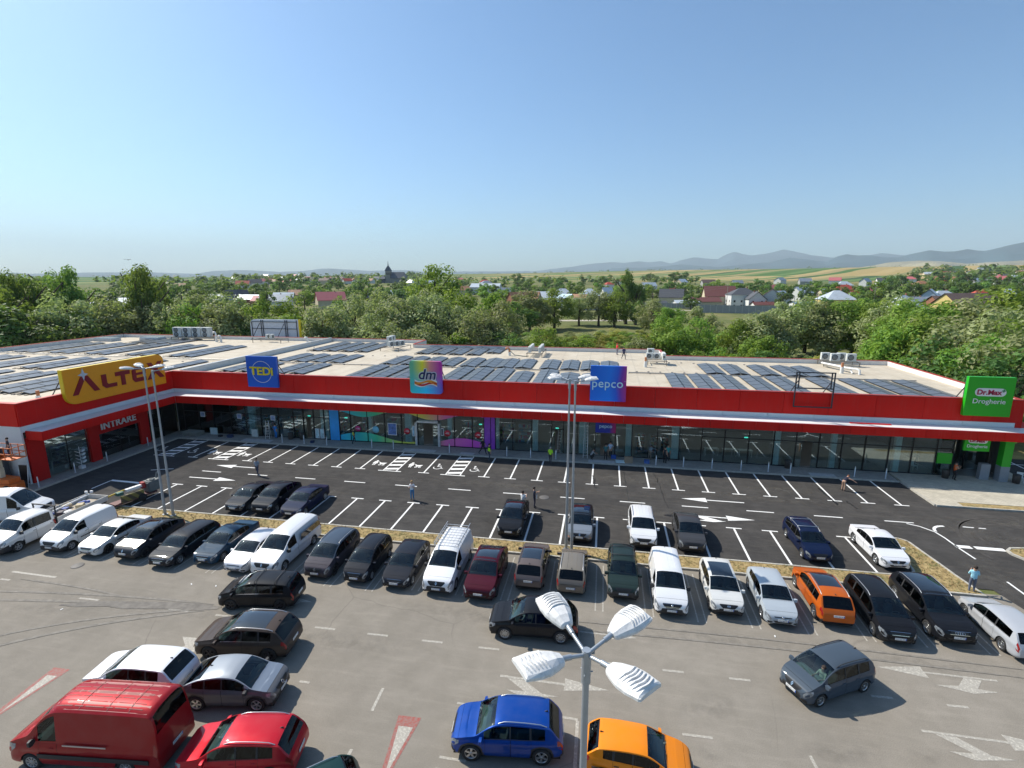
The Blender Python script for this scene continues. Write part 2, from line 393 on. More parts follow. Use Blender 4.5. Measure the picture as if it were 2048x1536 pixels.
def hatch(x0, x1):
    line((x0, YA), (x0, 49.05)); line((x1, YA), (x1, 49.05)); line((x0 - .5, YA - .1), (x1 + .5, YA - .1), .14, z=.0105)
    y = YA + .15
    while y < 48.6:
        mark('hatch_bar', [(x0 + .08, y), (x1 - .08, y + .25), (x1 - .08, y + .7), (x0 + .08, y + .45)]); y += 1.02
hatch(-20.7, -19.35); hatch(-14.4, -13.0); hatch(-46.0, -44.5); hatch(-39.45, -38.1)
def disc(cx, cy, r0, r1, a0, a1, n=12):
    vs = [(cx + r0 * cos(radians(a0 + (a1 - a0) * i / n)), cy + r0 * sin(radians(a0 + (a1 - a0) * i / n))) for i in range(n + 1)]
    return vs + [(cx + r1 * cos(radians(a1 + (a0 - a1) * i / n)), cy + r1 * sin(radians(a1 + (a0 - a1) * i / n))) for i in range(n + 1)]
def wheelchair(cx, cy):
    e = O('wheelchair_symbol', None, newlot, (cx, cy, .010))
    for pts in (disc(-.05, -.2, .33, .42, -200, 20), disc(-.12, .72, 0, .12, 0, 360, 10), [(-.18, .55), (-.06, .55), (-.02, .02), (-.14, .02)], [(-.12, .3), (.22, .3), (.22, .38), (-.12, .38)],
                [(-.1, .02), (.3, .02), (.3, .12), (-.1, .12)], [(.24, .05), (.34, .05), (.5, -.45), (.4, -.45)], [(.4, -.45), (.6, -.42), (.6, -.35), (.4, -.36)]):
        mb = MB(); mb.quad(*[(a, b_, 0) for a, b_ in pts]); mb.obj('symbol_stroke', WNEW, e)
def family(cx, cy):
    e = O('family_symbol', None, newlot, (cx, cy, .010))
    S_ = [disc(-.45, .62, 0, .13, 0, 360, 10), [(-.62, .45), (-.3, .45), (-.18, -.1), (-.7, -.1)], [(-.55, -.1), (-.45, -.1), (-.45, -.6), (-.55, -.6)], [(-.38, -.1), (-.28, -.1), (-.28, -.6), (-.38, -.6)],
          [(-.3, .35), (.1, .1), (.12, .18), (-.25, .42)], [(.0, .1), (.75, .2), (.62, -.2), (.12, -.2)], disc(.2, -.45, .07, .14, 0, 350, 10), disc(.58, -.45, .07, .14, 0, 350, 10), [(.15, -.3), (.62, -.3), (.62, -.24), (.15, -.24)]]
    for pts in S_:
        mb = MB(); mb.quad(*[(a, b_, 0) for a, b_ in pts]); mb.obj('symbol_stroke', WNEW, e)
for x in (-15.7, -12.0, -43.3, -47.2): wheelchair(x, 45.6)
for x in (-21.9, -18.1, -40.6, -37.1): family(x, 45.6)
for k_ in range(12): line((-37.9 + 4.95 * k_, 40.6), (-35.85 + 4.95 * k_, 40.6), .13)
line((21.5, 40.6), (23.5, 40.6), .12); line((26.3, 40.55), (28.2, 40.5), .12)
cv = [(22.9, 40.4), (23.6, 40.05), (24.2, 39.3), (24.35, 38.4), (24.4, 37), (24.55, 35.6)]
for a, b_ in zip(cv, cv[1:]): line(a, b_, .12)
for a, b_ in zip(disc(25.4, 39.3, 1.1, 1.1, 90, 175, 5)[:5], disc(25.4, 39.3, 1.1, 1.1, 90, 175, 5)[1:6]): line(a, b_, .2, z=.012)
mark('stop_bar', [(24.3, 37.05), (27.3, 37.05), (27.3, 37.45), (24.3, 37.45)]); line((24.65, 33), (24.72, 31), .12); line((24.75, 29), (24.8, 27), .12)
for x in (40.5, 43, 45.5, 48): line((x, 52), (x + .1, 57), .14)
for y in (53.5, 56.2, 58.9, 61.6): line((39.2, y), (44.2, y), .12)
def rowB(x, full=True): tee(x, 32.6, 37.25, 37.33)
for k_ in range(-7, 16): rowB(-20.1 + 2.5 * k_)
# arrows on the rear lane
def arrow(x0, x1, y, wd=.14, head=2.0, hw=.85, old=False, name='lane_arrow'):
    s_ = 1 if x1 > x0 else -1; xh = x1 - s_ * head
    return mark(name, [(x0, y - wd / 2), (xh, y - wd / 2), (xh - s_ * .03, y - hw / 2), (x1, y), (xh - s_ * .03, y + hw / 2), (xh, y + wd / 2), (x0, y + wd / 2)][::s_], old)
arrow(-33.3, -37.7, 42.2); arrow(-37.9, -33.0, 39.0); arrow(11.8, 6.8, 42.12); arrow(7.3, 11.8, 38.95)
mark('lane_arrow', [(7.4, 38.85), (8.3, 38.85), (9.3, 38.35), (9.6, 38.33), (8.6, 38.08), (7.5, 38.2), (8.1, 38.35)], z=.012)
line((-44.3, 35.1), (-44.35, 37.0), .14); line((-44.4, 37.05), (-41.2, 36.95), .3)
line((-43.0, 39.9), (-41.1, 40.6), .13)
# worn double lines of the front lot
for i in range(-14, 9):
    x = .21 + (2.745 if i > 0 else 2.70) * i
    for dx in (-.21, .21): line((x + dx, 30.5), (x + dx, 25.75 - (.5 if i < -4 else 0)), .075, True)
for i in range(-5, 12): line((-14.65 + 2.95 * i + (.03 * i), 21.75 + .02 * i), (-13.5 + 2.95 * i, 21.78 + .02 * i), .13, True)
line((-9.33, 18.5), (-9.28, 17.25), .13, True); line((-9.26, 15.4), (-9.24, 14.2), .13, True)
line((-5.75, 15.7), (-4.7, 15.7), .11, True); line((-5.75, 15.2), (-4.7, 15.2), .1, True); line((-5.8, 18.3), (-4.9, 18.3), .11, True); line((3.66, 18.42), (4.84, 18.45), .12, True); line((8.4, 18.3), (8.51, 17.0), .12, True)
line((-1.25, 18.38), (-.55, 18.36), .12, True); line((-.57, 18.3), (-.54, 14), .14, True)
line((-13.3, 18.2), (-12.8, 18.2), .12, True); line((18.4, 18.4), (20, 18.4), .12, True)
line((-36.5, 23.2), (-33.1, 23.15), .16, True); line((-36.3, 22.4), (-35.6, 22.4), .14, True)
line((-39, 20.6), (-37, 20.6), .13, True)
def tri(pts_red, pts_w):
    mark('give_way_triangle', pts_red, True, REDP); mark('give_way_triangle', pts_w, True, z=.008)
tri([(-8.06, 17.25), (-7.06, 17.28), (-7.45, 13.9), (-7.6, 13.9)], [(-7.86, 16.75), (-7.24, 16.77), (-7.5, 14.5)])
tri([(-25.35, 16.9), (-24.44, 16.93), (-24.86, 13.6), (-25.05, 13.6)], [(-25.15, 16.45), (-24.62, 16.47), (-24.9, 14.3)])
arrow(-4.25, .75, 20.17, .13, 2.0, .75, True); mark('lane_arrow', [(-3.9, 20.08), (-3.1, 20.08), (-2.2, 19.45), (-1.45, 19.42), (-3.0, 19.12), (-3.82, 19.41), (-3.0, 19.45)], True, z=.008)
arrow(18.3, 13.3, 23.9, .12, 2.0, .75, True); mark('lane_arrow', [(16.9, 23.84), (17.6, 23.8), (17.1, 23.2), (17.9, 23.14), (16.75, 22.86), (15.4, 23.15), (16.35, 23.25)], True, z=.008)
arrow(13.3, 18.4, 20.32, .12, 2.0, .75, True); mark('lane_arrow', [(13.75, 20.24), (14.5, 20.24), (15.3, 19.55), (16.15, 19.48), (14.6, 19.2), (13.8, 19.47), (14.7, 19.52)], True, z=.008)
mark('lane_arrow', [(-21.0, 19.85), (-20.2, 19.9), (-19.9, 19.3), (-19.2, 19.1), (-19.9, 18.9), (-20.5, 19.15), (-20.35, 19.3)], True)
arrow(-19.5, -16.0, 23.7, .13, 1.6, .7, True); mark('lane_arrow', [(-17.9, 22.6), (-16.9, 23.6), (-16.6, 23.6), (-17.3, 22.6)], True, z=.008)
arrow(-.8, 2.2, 23.9, .12, 1.5, .7, True)
# manhole covers
for (x, y, r) in ((-33.1, 24.5, .36), (-4.57, 40.28, .42)):
    mb = MB(); mb.lathe([(0, .022), (r * .86, .022), (r * .9, .015), (r, .018), (r, 0)], 24); mb.obj('manhole_cover', M('cast_iron', (.13, .125, .12), .7, .3), newlot if y > 32 else oldlot, (x, y, .004))
# dark stains, tar seams and skid marks on the asphalt
def stainmat(name, col, amt):
    mt = bpy.data.materials.new(name); mt.use_nodes = True; k = NT(mt); b = k.n['Principled BSDF']
    b.inputs['Base Color'].default_value = (*col, 1); b.inputs['Roughness'].default_value = .7
    v = k.coord(kind='Generated'); sp = k.add('ShaderNodeVectorMath', operation='DISTANCE'); k.link(v, sp.inputs[0]); sp.inputs[1].default_value = (.5, .5, 1)
    f = k.math('SUBTRACT', .5, sp.outputs['Value']); n = k.noise(k.coord(), 1.6, 6, .7)
    a = k.math('MULTIPLY', k.math('MULTIPLY', f, 2.2, True), k.ramp(n, [(.42, (0,) * 3), (.6, (1,) * 3)])); k.link(k.math('MULTIPLY', a, amt), b.inputs['Alpha']); return mt
STAIN = stainmat('oil_stain', (.12, .11, .095), .17)
for (x, y, w_, h_, a) in ((12.8, 19.1, 1.6, .9, .2), (4.6, 17.7, 1.3, 1.0, 0), (-28, 22.0, 12, 1.4, .02), (-22, 21.6, 9, 1.8, .1), (-30, 20.6, 10, 1.2, .25), (6, 24.6, 14, 2, 0), (-6, 24.2, 16, 2, 0), (16, 24.5, 10, 1.5, 0), (5, 20, 4, 2, .5), (9.5, 18.6, 5, 1.6, .3), (-13, 21, 12, 2.2, .05), (-38, 22, 10, 2, 0)):
    mb = MB(); mb.box2((-w_ / 2, -h_ / 2, 0), (w_ / 2, h_ / 2, .0005)); mb.f = mb.f[1:2]; mb.m = [0]; mb.sm = [False]
    mb.obj('stain', STAIN, oldlot, (x, y, .011), (0, 0, a))
TAR = M('tar_seam', (.012, .012, .012), .5, var=0)
def seam(x, y0, y1, seed, wd=.05, z=.012):
    rr = random.Random(seed); mb = MB(); n = 16; px = x
    pts = [(x + sum(rr.uniform(-.07, .07) for _ in range(1)) + .25 * (i / n), y0 + (y1 - y0) * i / n) for i in range(n + 1)]
    for a, b_ in zip(pts, pts[1:]):
        wv = wd * rr.uniform(.5, 1.2) / 2; mb.quad((a[0] - wv, a[1], z), (a[0] + wv, a[1], z), (b_[0] + wv, b_[1], z), (b_[0] - wv, b_[1], z))
    mb.obj('tar_seam', TAR, newlot)
seam(2.2, 47.5, 41, 1); seam(5.2, 46.5, 40, 2); seam(5.0, 47.6, 45.5, 3); seam(-.6, 46, 43, 4, .12); seam(19.0, 46.5, 43, 5, .2); seam(20.2, 44, 42.5, 6, .12)
mb = MB(); mb.prism([(5.0, 38.6), (5.4, 38.45), (6.2, 38.5), (6.6, 38.7), (6.0, 38.85), (5.3, 38.8)], .004, .0125); mb.obj('tar_patch', TAR, newlot)
# faint turning tracks left in the fresh asphalt
TRK = stainmat('tyre_dust', (.17, .155, .13), .35)
for (x, y, w_, h_, a) in ((26, 40, 12, 4, -.5), (14, 43.2, 22, 1.6, -.02), (-6, 42.2, 30, 1.8, 0), (-28, 38.3, 18, 1.4, .02), (24.5, 33, 4, 9, .1), (30, 41.8, 14, 2.2, .1), (16, 45.5, 12, 3, .1), (2, 45.6, 14, 3, 0), (28, 38.8, 3, 2, .2), (4, 39, 16, 1.6, 0)):
    mb = MB(); mb.box2((-w_ / 2, -h_ / 2, 0), (w_ / 2, h_ / 2, .0005)); mb.f = mb.f[1:2]; mb.m = [0]; mb.sm = [False]
    mb.obj('dust_trail', TRK, newlot, (x, y, .0075), (0, 0, a))
def track(cx, cy, r, a0, a1, wd=.22):
    mb = MB(); P = disc(cx, cy, r, r + wd, a0, a1, 26); n = len(P) // 2
    for i in range(n - 1): mb.quad((*P[i], .013), (*P[i + 1], .013), (*P[2 * n - 2 - i], .013), (*P[2 * n - 1 - i], .013))
    mb.obj('tyre_track', M('tyre_track_dust', (.055, .05, .045), .9, var=.3, scale=2), newlot)
for q in ((29.5, 38.6, 2.6, 60, 200), (29.5, 38.6, 3.4, 70, 190), (30.5, 37.5, 5, 80, 200), (-30, 37.2, 1.5, 90, 240)): track(*q)
SZ = [.0125]
def smear(pts, wd, mat):
    mb = MB(); n = len(pts); SZ[0] += .0007; z = SZ[0]
    for i, (a, b_) in enumerate(zip(pts, pts[1:])):
        a, b_ = Vector(a), Vector(b_); d = (b_ - a).normalized(); q = Vector((-d.y, d.x)) * wd / 2 * min(1, .3 + i / 3, .3 + (n - 2 - i) / 3)
        mb.quad((*(a - q), z), (*(b_ - q), z), (*(b_ + q), z), (*(a + q), z))
    mb.obj('tyre_smear', mat, oldlot)
SMR = M('rubber_smear', (.205, .187, .16), .9, var=.25, scale=3); SMR2 = M('dark_rubber_smear', (.17, .155, .135), .9, var=.3, scale=2)
def bez(p0, p1, p2, n=18): return [((1 - t) ** 2 * p0[0] + 2 * t * (1 - t) * p1[0] + t * t * p2[0], (1 - t) ** 2 * p0[1] + 2 * t * (1 - t) * p1[1] + t * t * p2[1]) for t in [i / n for i in range(n + 1)]]
for i, (a, b_, c_, w_) in enumerate((((-37, 20.2), (-30, 21.4), (-21.2, 22.3), .22), ((-37, 21.0), (-29, 22.4), (-21.4, 22.5), .18), ((-34, 15), (-30, 20.0), (-21.3, 22.1), .16), ((-33, 14.5), (-28.5, 19.6), (-21.5, 21.9), .2), ((-30, 20.9), (-26, 21.9), (-20.8, 22.35), .45), ((-27, 21.3), (-24, 22.0), (-20.9, 22.2), .5), ((-35, 22.6), (-31, 22.7), (-27, 22.2), .14), ((-2, 23.9), (8, 24.6), (20, 24.3), .13), ((-2, 24.6), (8, 25.2), (20, 24.9), .12))):
    smear(bez(a, b_, c_), w_, SMR2 if i in (4, 5) else SMR)
# scraps of litter
for x, y in ((-29.5, 20.6), (-22.6, 24.1), (-24.2, 24.0), (-31, 16), (-17.5, 24.2), (9.2, 25.3), (-33.6, 14.8)):
    mb = MB(); mb.box((0, 0, .01), (.14, .06, .012)); tag(mb.obj('paper_scrap', M('paper', (.8, .8, .78), .8), None, (x, y, .006), (0, 0, R.uniform(0, 3))), 'small white paper scrap lying on the bleached front asphalt', 'litter', 'paper scraps on the front lot')
# ================================================================ shopping building
RED = M('red_cladding', (.66, .010, .006), .5, var=.05, scale=.6, spec=.2)
RED2 = M('red_cladding_column', (.52, .012, .010), .6, var=.06, spec=.2)
def panel_variation(mt, amt, streak):
    k = NT(mt); b = k.n['Principled BSDF']; src = b.inputs['Base Color'].links[0].from_socket
    oi = k.add('ShaderNodeObjectInfo'); hs = k.add('ShaderNodeHueSaturation'); k.link(src, hs.inputs['Color'])
    v = k.math('MULTIPLY_ADD', oi.outputs['Random'], amt); v.node.inputs[2].default_value = 1 - amt / 2; k.link(v, hs.inputs['Value'])
    st = k.ramp(k.noise(k.coord(scale=(7, 7, .5)), 1.0, 6, .7), [(.5, (0,) * 3), (.8, (streak,) * 3)])
    k.link(k.mix(st, hs.outputs[0], (.30, .24, .2)), b.inputs['Base Color'])
    k.link(k.bump(k.noise(k.coord(scale=(.5, .5, .3)), 1.2, 2), .25, .05), b.inputs['Normal'])
panel_variation(RED, .16, .10)
WHT = M('white_cladding', (.74, .75, .74), .45, var=.05, scale=.8)
RENDER = M('white_render', (.72, .71, .68), .85, var=.06, scale=1.5)
ROOFM = bpy.data.materials.new('roof_membrane'); ROOFM.use_nodes = True
k = NT(ROOFM); b = k.n['Principled BSDF']; v = k.coord(); f = k.noise(v, .5, 7, .7)
wv = k.add('ShaderNodeTexWave', wave_type='BANDS', bands_direction='X'); wv.inputs['Scale'].default_value = .16; wv.inputs['Distortion'].default_value = .1; k.link(v, wv.inputs[0])
c = k.ramp(f, [(.3, (.42, .36, .27)), (.55, (.52, .46, .36)), (.75, (.58, .52, .42))])
c = k.mix(k.ramp(wv.outputs['Fac'], [(.0, (.35,) * 3), (.03, (0,) * 3)]), c, (.33, .30, .25))
rust = k.ramp(k.noise(k.coord(scale=(.18, 1.2, 1)), 1.0, 5, .7), [(.55, (0,) * 3), (.75, (.5,) * 3)])
c = k.mix(rust, c, (.38, .26, .17)); k.link(c, b.inputs['Base Color']); b.inputs['Roughness'].default_value = .8
k.link(k.bump(k.noise(v, .7, 3), .15, .1), b.inputs['Normal'])
DARK = M('black_aluminium', (.012, .013, .015), .4, .5, var=0)
GLS = glass('shop_window_glass', (.80, .93, .93), .13)
bld = thing('retail_building', 'long flat-roofed shopping centre with red and white facade behind the parking lots', 'building', (0, 51.5, 0))
def P(name, mb, mats, sharp=None): return mb.obj(name, mats, bld, (0, -51.5, 0), sharp=sharp)
def share(name, me, loc, rot=(0, 0, 0), par=None): return O(name, me, par or bld, (loc[0], loc[1] - 51.5, loc[2]) if par is None else loc, rot)
XL, XR, YF, YO = -50.5, 36.9, 51.5, 34.8
# roof, parapets
mb = MB()
mb.prism([(-49.9, 51.7), (36.6, 51.7), (36.6, 74.0), (8.2, 74.0), (8.2, 80.3), (-31.4, 80.3), (-31.4, 86.5), (-49.5, 86.5)], 6.55, 6.95)
P('roof', mb, ROOFM)
mb = MB(); mb.prism([(-95, 35.0), (-50.75, 35.0), (-50.75, 51.5), (-49.9, 52), (-49.9, 86.5), (-95, 86.5)], 6.54, 6.90); P('roof', mb, ROOFM)
def wall(a, b_, z0, z1, t=.3, name='parapet', mat=RENDER, cap=True):
    a, b_ = Vector(a), Vector(b_); d = (b_ - a).normalized(); n = Vector((-d.y, d.x)) * t / 2
    mb = MB(); mb.prism([tuple(a - n), tuple(b_ - n), tuple(b_ + n), tuple(a + n)], z0, z1); P(name, mb, mat)
    if cap:
        n2 = n * 1.12; mb = MB(); mb.prism([tuple(a - n2 - d * .02), tuple(b_ - n2 + d * .02), tuple(b_ + n2 + d * .02), tuple(a + n2 - d * .02)], z1 + .002, z1 + .05); P('parapet_cap', mb, M('red_metal_flashing', (.42, .035, .02), .45, .2, var=.06))
for a, b_ in (((36.75, 51.9), (36.75, 74.0)), ((36.6, 74.15), (8.35, 74.15)), ((8.35, 74.3), (8.35, 80.3)), ((8.2, 80.45), (-31.25, 80.45)), ((-31.4, 80.6), (-31.4, 86.5)), ((-31.5, 86.65), (-94.8, 86.65)), ((-95.0, 86.5), (-95.0, 35.1))): wall(a, b_, 0, 7.5)
wall((-49.6, 52.0), (-49.6, 86.4), 6.5, 7.62, .28, 'fire_wall', RENDER, False)
mb = MB(); mb.box2((-49.8, 51.9, 7.622), (-49.4, 86.4, 7.66)); P('fire_wall_cap', mb, M('grey_metal_flashing', (.5, .52, .54), .4, .5))
# facade cladding: cassettes one by one
def cassettes(x0, x1, y, z0, z1, name, mat, step=4.05, axis='x', t=.12):
    n = max(1, round(abs(x1 - x0) / step)); w_ = (x1 - x0) / n; mb = MB(); wd = abs(w_) - .026
    mb.box((0, 0, 0), (wd, t, z1 - z0 - .01) if axis == 'x' else (t, wd, z1 - z0 - .01)); me = mb.mesh(name, mat)
    for i in range(n):
        c = x0 + w_ * (i + .5); jit = R.uniform(-.003, .003)
        share(name, me, (c, y + jit, (z0 + z1) / 2) if axis == 'x' else (y + jit, c, (z0 + z1) / 2))
cassettes(-50.42, 36.9, 51.42, 5.45, 7.5, 'red_fascia_panel', RED); cassettes(-50.42, 36.4, 51.44, 4.88, 5.44, 'white_fascia_panel', WHT)
cassettes(34.8, 51.34, -50.42, 5.45, 7.5, 'red_fascia_panel', RED, 4.05, 'y'); cassettes(34.8, 51.34, -50.44, 4.88, 5.44, 'white_fascia_panel', WHT, 4.05, 'y')
cassettes(-95, -50.5, 34.82, 5.45, 7.5, 'red_fascia_panel', RED)
mb = MB(); mb.box2((36.4, 51.36, 4.88), (36.9, 51.6, 5.44)); P('red_corner_trim', mb, RED)
mb = MB(); mb.box2((-50.45, 51.5, 4.9), (36.85, 51.75, 7.52)); mb.box2((-50.76, 34.9, 4.9), (-50.5, 51.5, 7.52)); mb.box2((-95, 34.9, 0), (-50.76, 35.15, 7.52)); P('wall', mb, RENDER)
mb = MB(); mb.box2((-50.5, 51.38, 7.522), (36.93, 51.8, 7.56)); mb.box2((-50.8, 34.74, 7.522), (-50.36, 51.38, 7.56)); mb.box2((-95, 34.74, 7.522), (-50.8, 35.2, 7.56)); P('parapet_cap', mb, M('red_metal_flashing'))
# white end wall facing the lot at the left
mb = MB(); mb.box2((-95, 34.76, .12), (-50.36, 34.9, 5.44)); P('white_end_wall', mb, WHT)
# canopy
mb = MB(); mb.prism([(-48.7, 49.62), (38.6, 49.62), (38.6, 51.3), (-50.3, 51.3), (-50.3, 35.2), (-48.7, 35.2)], 4.86, 5.02); P('canopy_top', mb, WHT)
mb = MB(); mb.prism([(-48.7, 49.7), (38.5, 49.7), (38.5, 51.34), (-50.34, 51.34), (-50.34, 35.3), (-48.7, 35.3)], 4.30, 4.36); P('canopy_soffit', mb, WHT)
cassettes(-48.6, 38.6, 49.6, 4.18, 4.99, 'red_canopy_panel', RED, 2.05, t=.08)
cassettes(35.2, 49.56, -48.66, 4.18, 4.99, 'red_canopy_panel', RED, 2.05, 'y', .08)
mb = MB(); mb.box2((-50.4, 35.12, 4.18), (-48.62, 35.2, 4.99)); P('red_canopy_panel', mb, RED)
mb = MB(); mb.box2((38.6, 49.6, 4.18), (38.68, 56, 4.99)); mb.box2((36.9, 51.3, 4.88), (38.6, 56, 5.02)); P('red_canopy_panel', mb, RED)
mb = MB(); mb.box2((22.6, 50.3, 5.03), (26.0, 50.55, 5.09)); mb.obj('loose_red_panel', RED); tag(bpy.data.objects['loose_red_panel'], 'spare red cladding strip left lying on the canopy below the empty sign frame', 'panel')
# interior shell: floor, back wall, ceiling
mb = MB(); mb.box2((-50.2, 51.7, .1), (36.6, 63, .14)); mb.box2((-62, 35.3, .1), (-50.6, 51.7, .14)); P('shop_floor', mb, M('shop_floor_tiles', (.20, .20, .19), .35, var=.1))
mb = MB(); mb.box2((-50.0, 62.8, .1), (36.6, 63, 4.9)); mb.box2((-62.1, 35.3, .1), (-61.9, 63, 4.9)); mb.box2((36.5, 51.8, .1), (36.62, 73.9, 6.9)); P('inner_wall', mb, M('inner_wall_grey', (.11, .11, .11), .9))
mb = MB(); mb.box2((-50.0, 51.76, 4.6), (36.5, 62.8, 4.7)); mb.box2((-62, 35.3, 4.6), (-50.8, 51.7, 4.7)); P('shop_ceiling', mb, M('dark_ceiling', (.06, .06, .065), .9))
for x in (-31, -11, 8, 31.2):
    mb = MB(); mb.box2((x - .06, 52.0, .14), (x + .06, 62.8, 4.6)); P('partition_wall', mb, M('inner_wall_grey'))
# white structural columns just behind the glass
for x, wd in ((-50.1, .9), (-40.5, .75), (-31.4, .5), (-25.6, .35), (-21.1, .75), (-16.3, .5), (-11.0, .35), (-6.9, .55), (-1.9, .75), (2.75, .55), (7.4, .75), (16.9, .6), (22.0, .45), (27.5, .5), (-30.9, .3)):
    mb = MB(); mb.box2((x - wd / 2, 51.53, .14), (x + wd / 2, 51.9, 4.6)); P('column', mb, M('pale_column', (.82, .86, .86), .8))
for y in (48.9, 44.2): mb = MB(); mb.box2((-51.4, y - .3, .14), (-50.9, y + .3, 4.6)); P('column', mb, M('pale_column'))
# shop window bays: panes and mullions
MUL = [-50.35, -49.5, -47.5, -45.5, -43.2, -41.2, -39.2, -37.0, -35.05, -33.8, -32.5, -31.2, -30.5, -29.3, -27.95, -25.9, -23.85, -21.85, -19.95, -17.6, -15.75, -13.75, -12.45, -11.7, -11.2, -9.3, -7.3, -5.15, -3.9, -2.45, -.6, 1.42, 3.1, 5.6, 7.75, 9.9, 12.05, 14.3, 16.6, 18.6, 20.65, 22.65, 24.65, 26.7, 28.65, 30.65, 32.0]
doors = {(-33.8, -32.5), (-19.95, -17.6), (-5.15, -3.9), (-.6, 1.42), (18.6, 20.65)}
mbm = {}
for x in MUL:
    mb = MB(); mb.box2((x - .035, 51.4, .13), (x + .035, 51.62, 4.86)); P('mullion', mb, DARK)
film = bpy.data.materials.new('printed_window_film'); film.use_nodes = True
k = NT(film); b = k.n['Principled BSDF']; sp = k.add('ShaderNodeSeparateXYZ'); k.link(k.coord(), sp.inputs[0])
k.link(k.ramp(k.math('ADD', k.math('MULTIPLY', sp.outputs[0], 1 / 20), 1.52), [(.0, (.03, .35, .75)), (.1, (.05, .62, .75)), (.28, (.10, .65, .32)), (.42, (.65, .75, .12)), (.55, (.85, .7, .14)), (.68, (.85, .2, .45)), (.85, (.75, .10, .6)), (1, (.4, .1, .7))]), b.inputs['Base Color'])
b.inputs['Roughness'].default_value = .35
for i, (a, b_) in enumerate(zip(MUL, MUL[1:])):
    if a >= 32 or b_ - a < .2: continue
    isd = (a, b_) in doors
    z0 = .2 if not isd else 2.75
    mb = MB(); mb.box2((a + .04, 51.48, z0), (b_ - .04, 51.5, 4.84)); P('glass_pane', mb, GLS)
    mb = MB(); mb.box2((a + .036, 51.42, .125), (b_ - .036, 51.56, .2) if not isd else (b_ - .036, 51.56, .128)); P('window_rail', mb, DARK)
    if isd or -50 < a < -31 or a > 8: mb = MB(); mb.box2((a + .036, 51.42, 2.68), (b_ - .036, 51.56, 2.75)); P('window_rail', mb, DARK)
# door leaves, some of them open
for (a, b_) in doors:
    wd = (b_ - a) / 2
    for s_, x in ((1, a), (-1, b_)):
        mb = MB(); w2 = wd * .5; mb.box2((0, -.02, .15), (w2 * s_, .02, 2.64)); mb.obj('door_leaf', GLS, bld, (x + s_ * .05, 0, 0))
mb = MB(); mb.box2((-20.2, 51.2, .12), (-19.98, 51.6, 2.95)); mb.box2((-17.58, 51.2, .12), (-17.36, 51.6, 2.95)); mb.box2((-20.2, 51.2, 2.75), (-17.36, 51.6, 2.95)); P('entrance_frame', mb, M('steel_portal', (.62, .63, .62), .35, .3))
# printed film on the drugstore windows
def ribbon(x0, x1, top, bot, mat=film, n=40, y=51.46):
    mb = MB(); vs = []
    for i in range(n + 1):
        x = x0 + (x1 - x0) * i / n; vs += [(x, y, bot(x)), (x, y, top(x))]
    mb.add(vs, [(2 * i, 2 * i + 2, 2 * i + 3, 2 * i + 1) for i in range(n)]); return P('printed_film', mb, mat)
def wave(x, ph, a, b_, base, amp): return base + amp * sin((x - a) / (b_ - a) * pi * 2 + ph)
ribbon(-29.25, -11.7, lambda x: 4.83, lambda x: 3.42 - .40 * sin((x + 29.2) / 4.1 * pi - .6) * (1 if int((x + 29.2) / 4.1) % 1 == 0 else 1))
ribbon(-29.25, -20.15, lambda x: .80 + .42 * sin((x + 29.2) / 5.2 * pi), lambda x: .21)
ribbon(-17.35, -12.5, lambda x: .70 + .45 * sin((x + 17.3) / 4.9 * pi), lambda x: .21)
mb = MB(); mb.box2((-30.46, 51.38, .15), (-29.34, 51.47, 4.84)); P('blue_film', mb, M('blue_window_film', (.04, .38, .85), .3, var=.15, scale=.8))
mb = MB(); mb.box2((-12.42, 51.43, .3), (-11.74, 51.46, 4.84)); mb.box2((-11.66, 51.38, .15), (-11.24, 51.47, 4.84)); P('purple_film', mb, M('purple_window_film', (.3, .06, .5), .3))
def badge_disc(x, z, r, mat, y=51.37, parent=None):
    mb = MB(); mb.lathe([(0, -.01), (r, -.01), (r, .01), (0, .01)], 24, 'Y'); return mb.obj('window_sticker', mat, bld, (x, y - 51.5, z))
RS = M('red_sticker', (.62, .02, .04), .5, var=0)
for x in (-21.2, -16.55, -13.1): badge_disc(x, 1.65, .36, RS)
badge_disc(-27.05, 1.65, .33, M('pink_sticker', (.7, .03, .2), .5, var=0)); badge_disc(-24.9, 1.65, .4, M('sky_blue_sticker', (.25, .6, .75), .5, var=0))
for x in (-21.2, -16.55, -13.1, -27.05):
    share('sticker_text', text_mesh('-15%', .24, .004, .004, mat=WHT), (x, 51.35, 1.65), (pi / 2, 0, 0))
def poster(x0, x1, z0, z1, col, y=51.37, border=True):
    mb = MB(); mb.box2((x0, y, z0), (x1, y + .02, z1)); P('poster_frame', mb, M('poster_white', (.75, .75, .75), .5, var=0))
    mb = MB(); mb.box2((x0 + .07, y - .01, z0 + .07), (x1 - .07, y - .002, z1 - .07)); P('poster', mb, M('poster_' + str(int(col[2] * 100)), col, .5, var=.6, scale=2.2))
poster(-23.45, -22.4, 1.1, 2.5, (.12, .2, .45)); poster(-17.3, -16.95, 1.35, 2.2, (.1, .1, .12)); poster(-20.6, -20.3, 1.1, 2.3, (.3, .5, .6))
for x in (-46.9, -42.0, -37.6): poster(x - .3, x + .3, 2.1, 2.7, (.25, .32, .5))
for x in (-32.1, -31.5): poster(x - .25, x + .25, .25, 1.4, (.45, .62, .66))
# green leafy frieze print over the left shop
mb = MB(); rr = random.Random(5); x = -49.4
while x < -31.3:
    mb.quad((x, 51.465, 4.84), (x, 51.465, 4.1 - rr.uniform(0, .35)), (x + .22, 51.465, 4.15 - rr.uniform(0, .3)), (x + .22, 51.465, 4.84)); x += .2
P('leaf_print', mb, M('dark_leaf_print', (.10, .15, .02), .6, var=.4, scale=1.2))
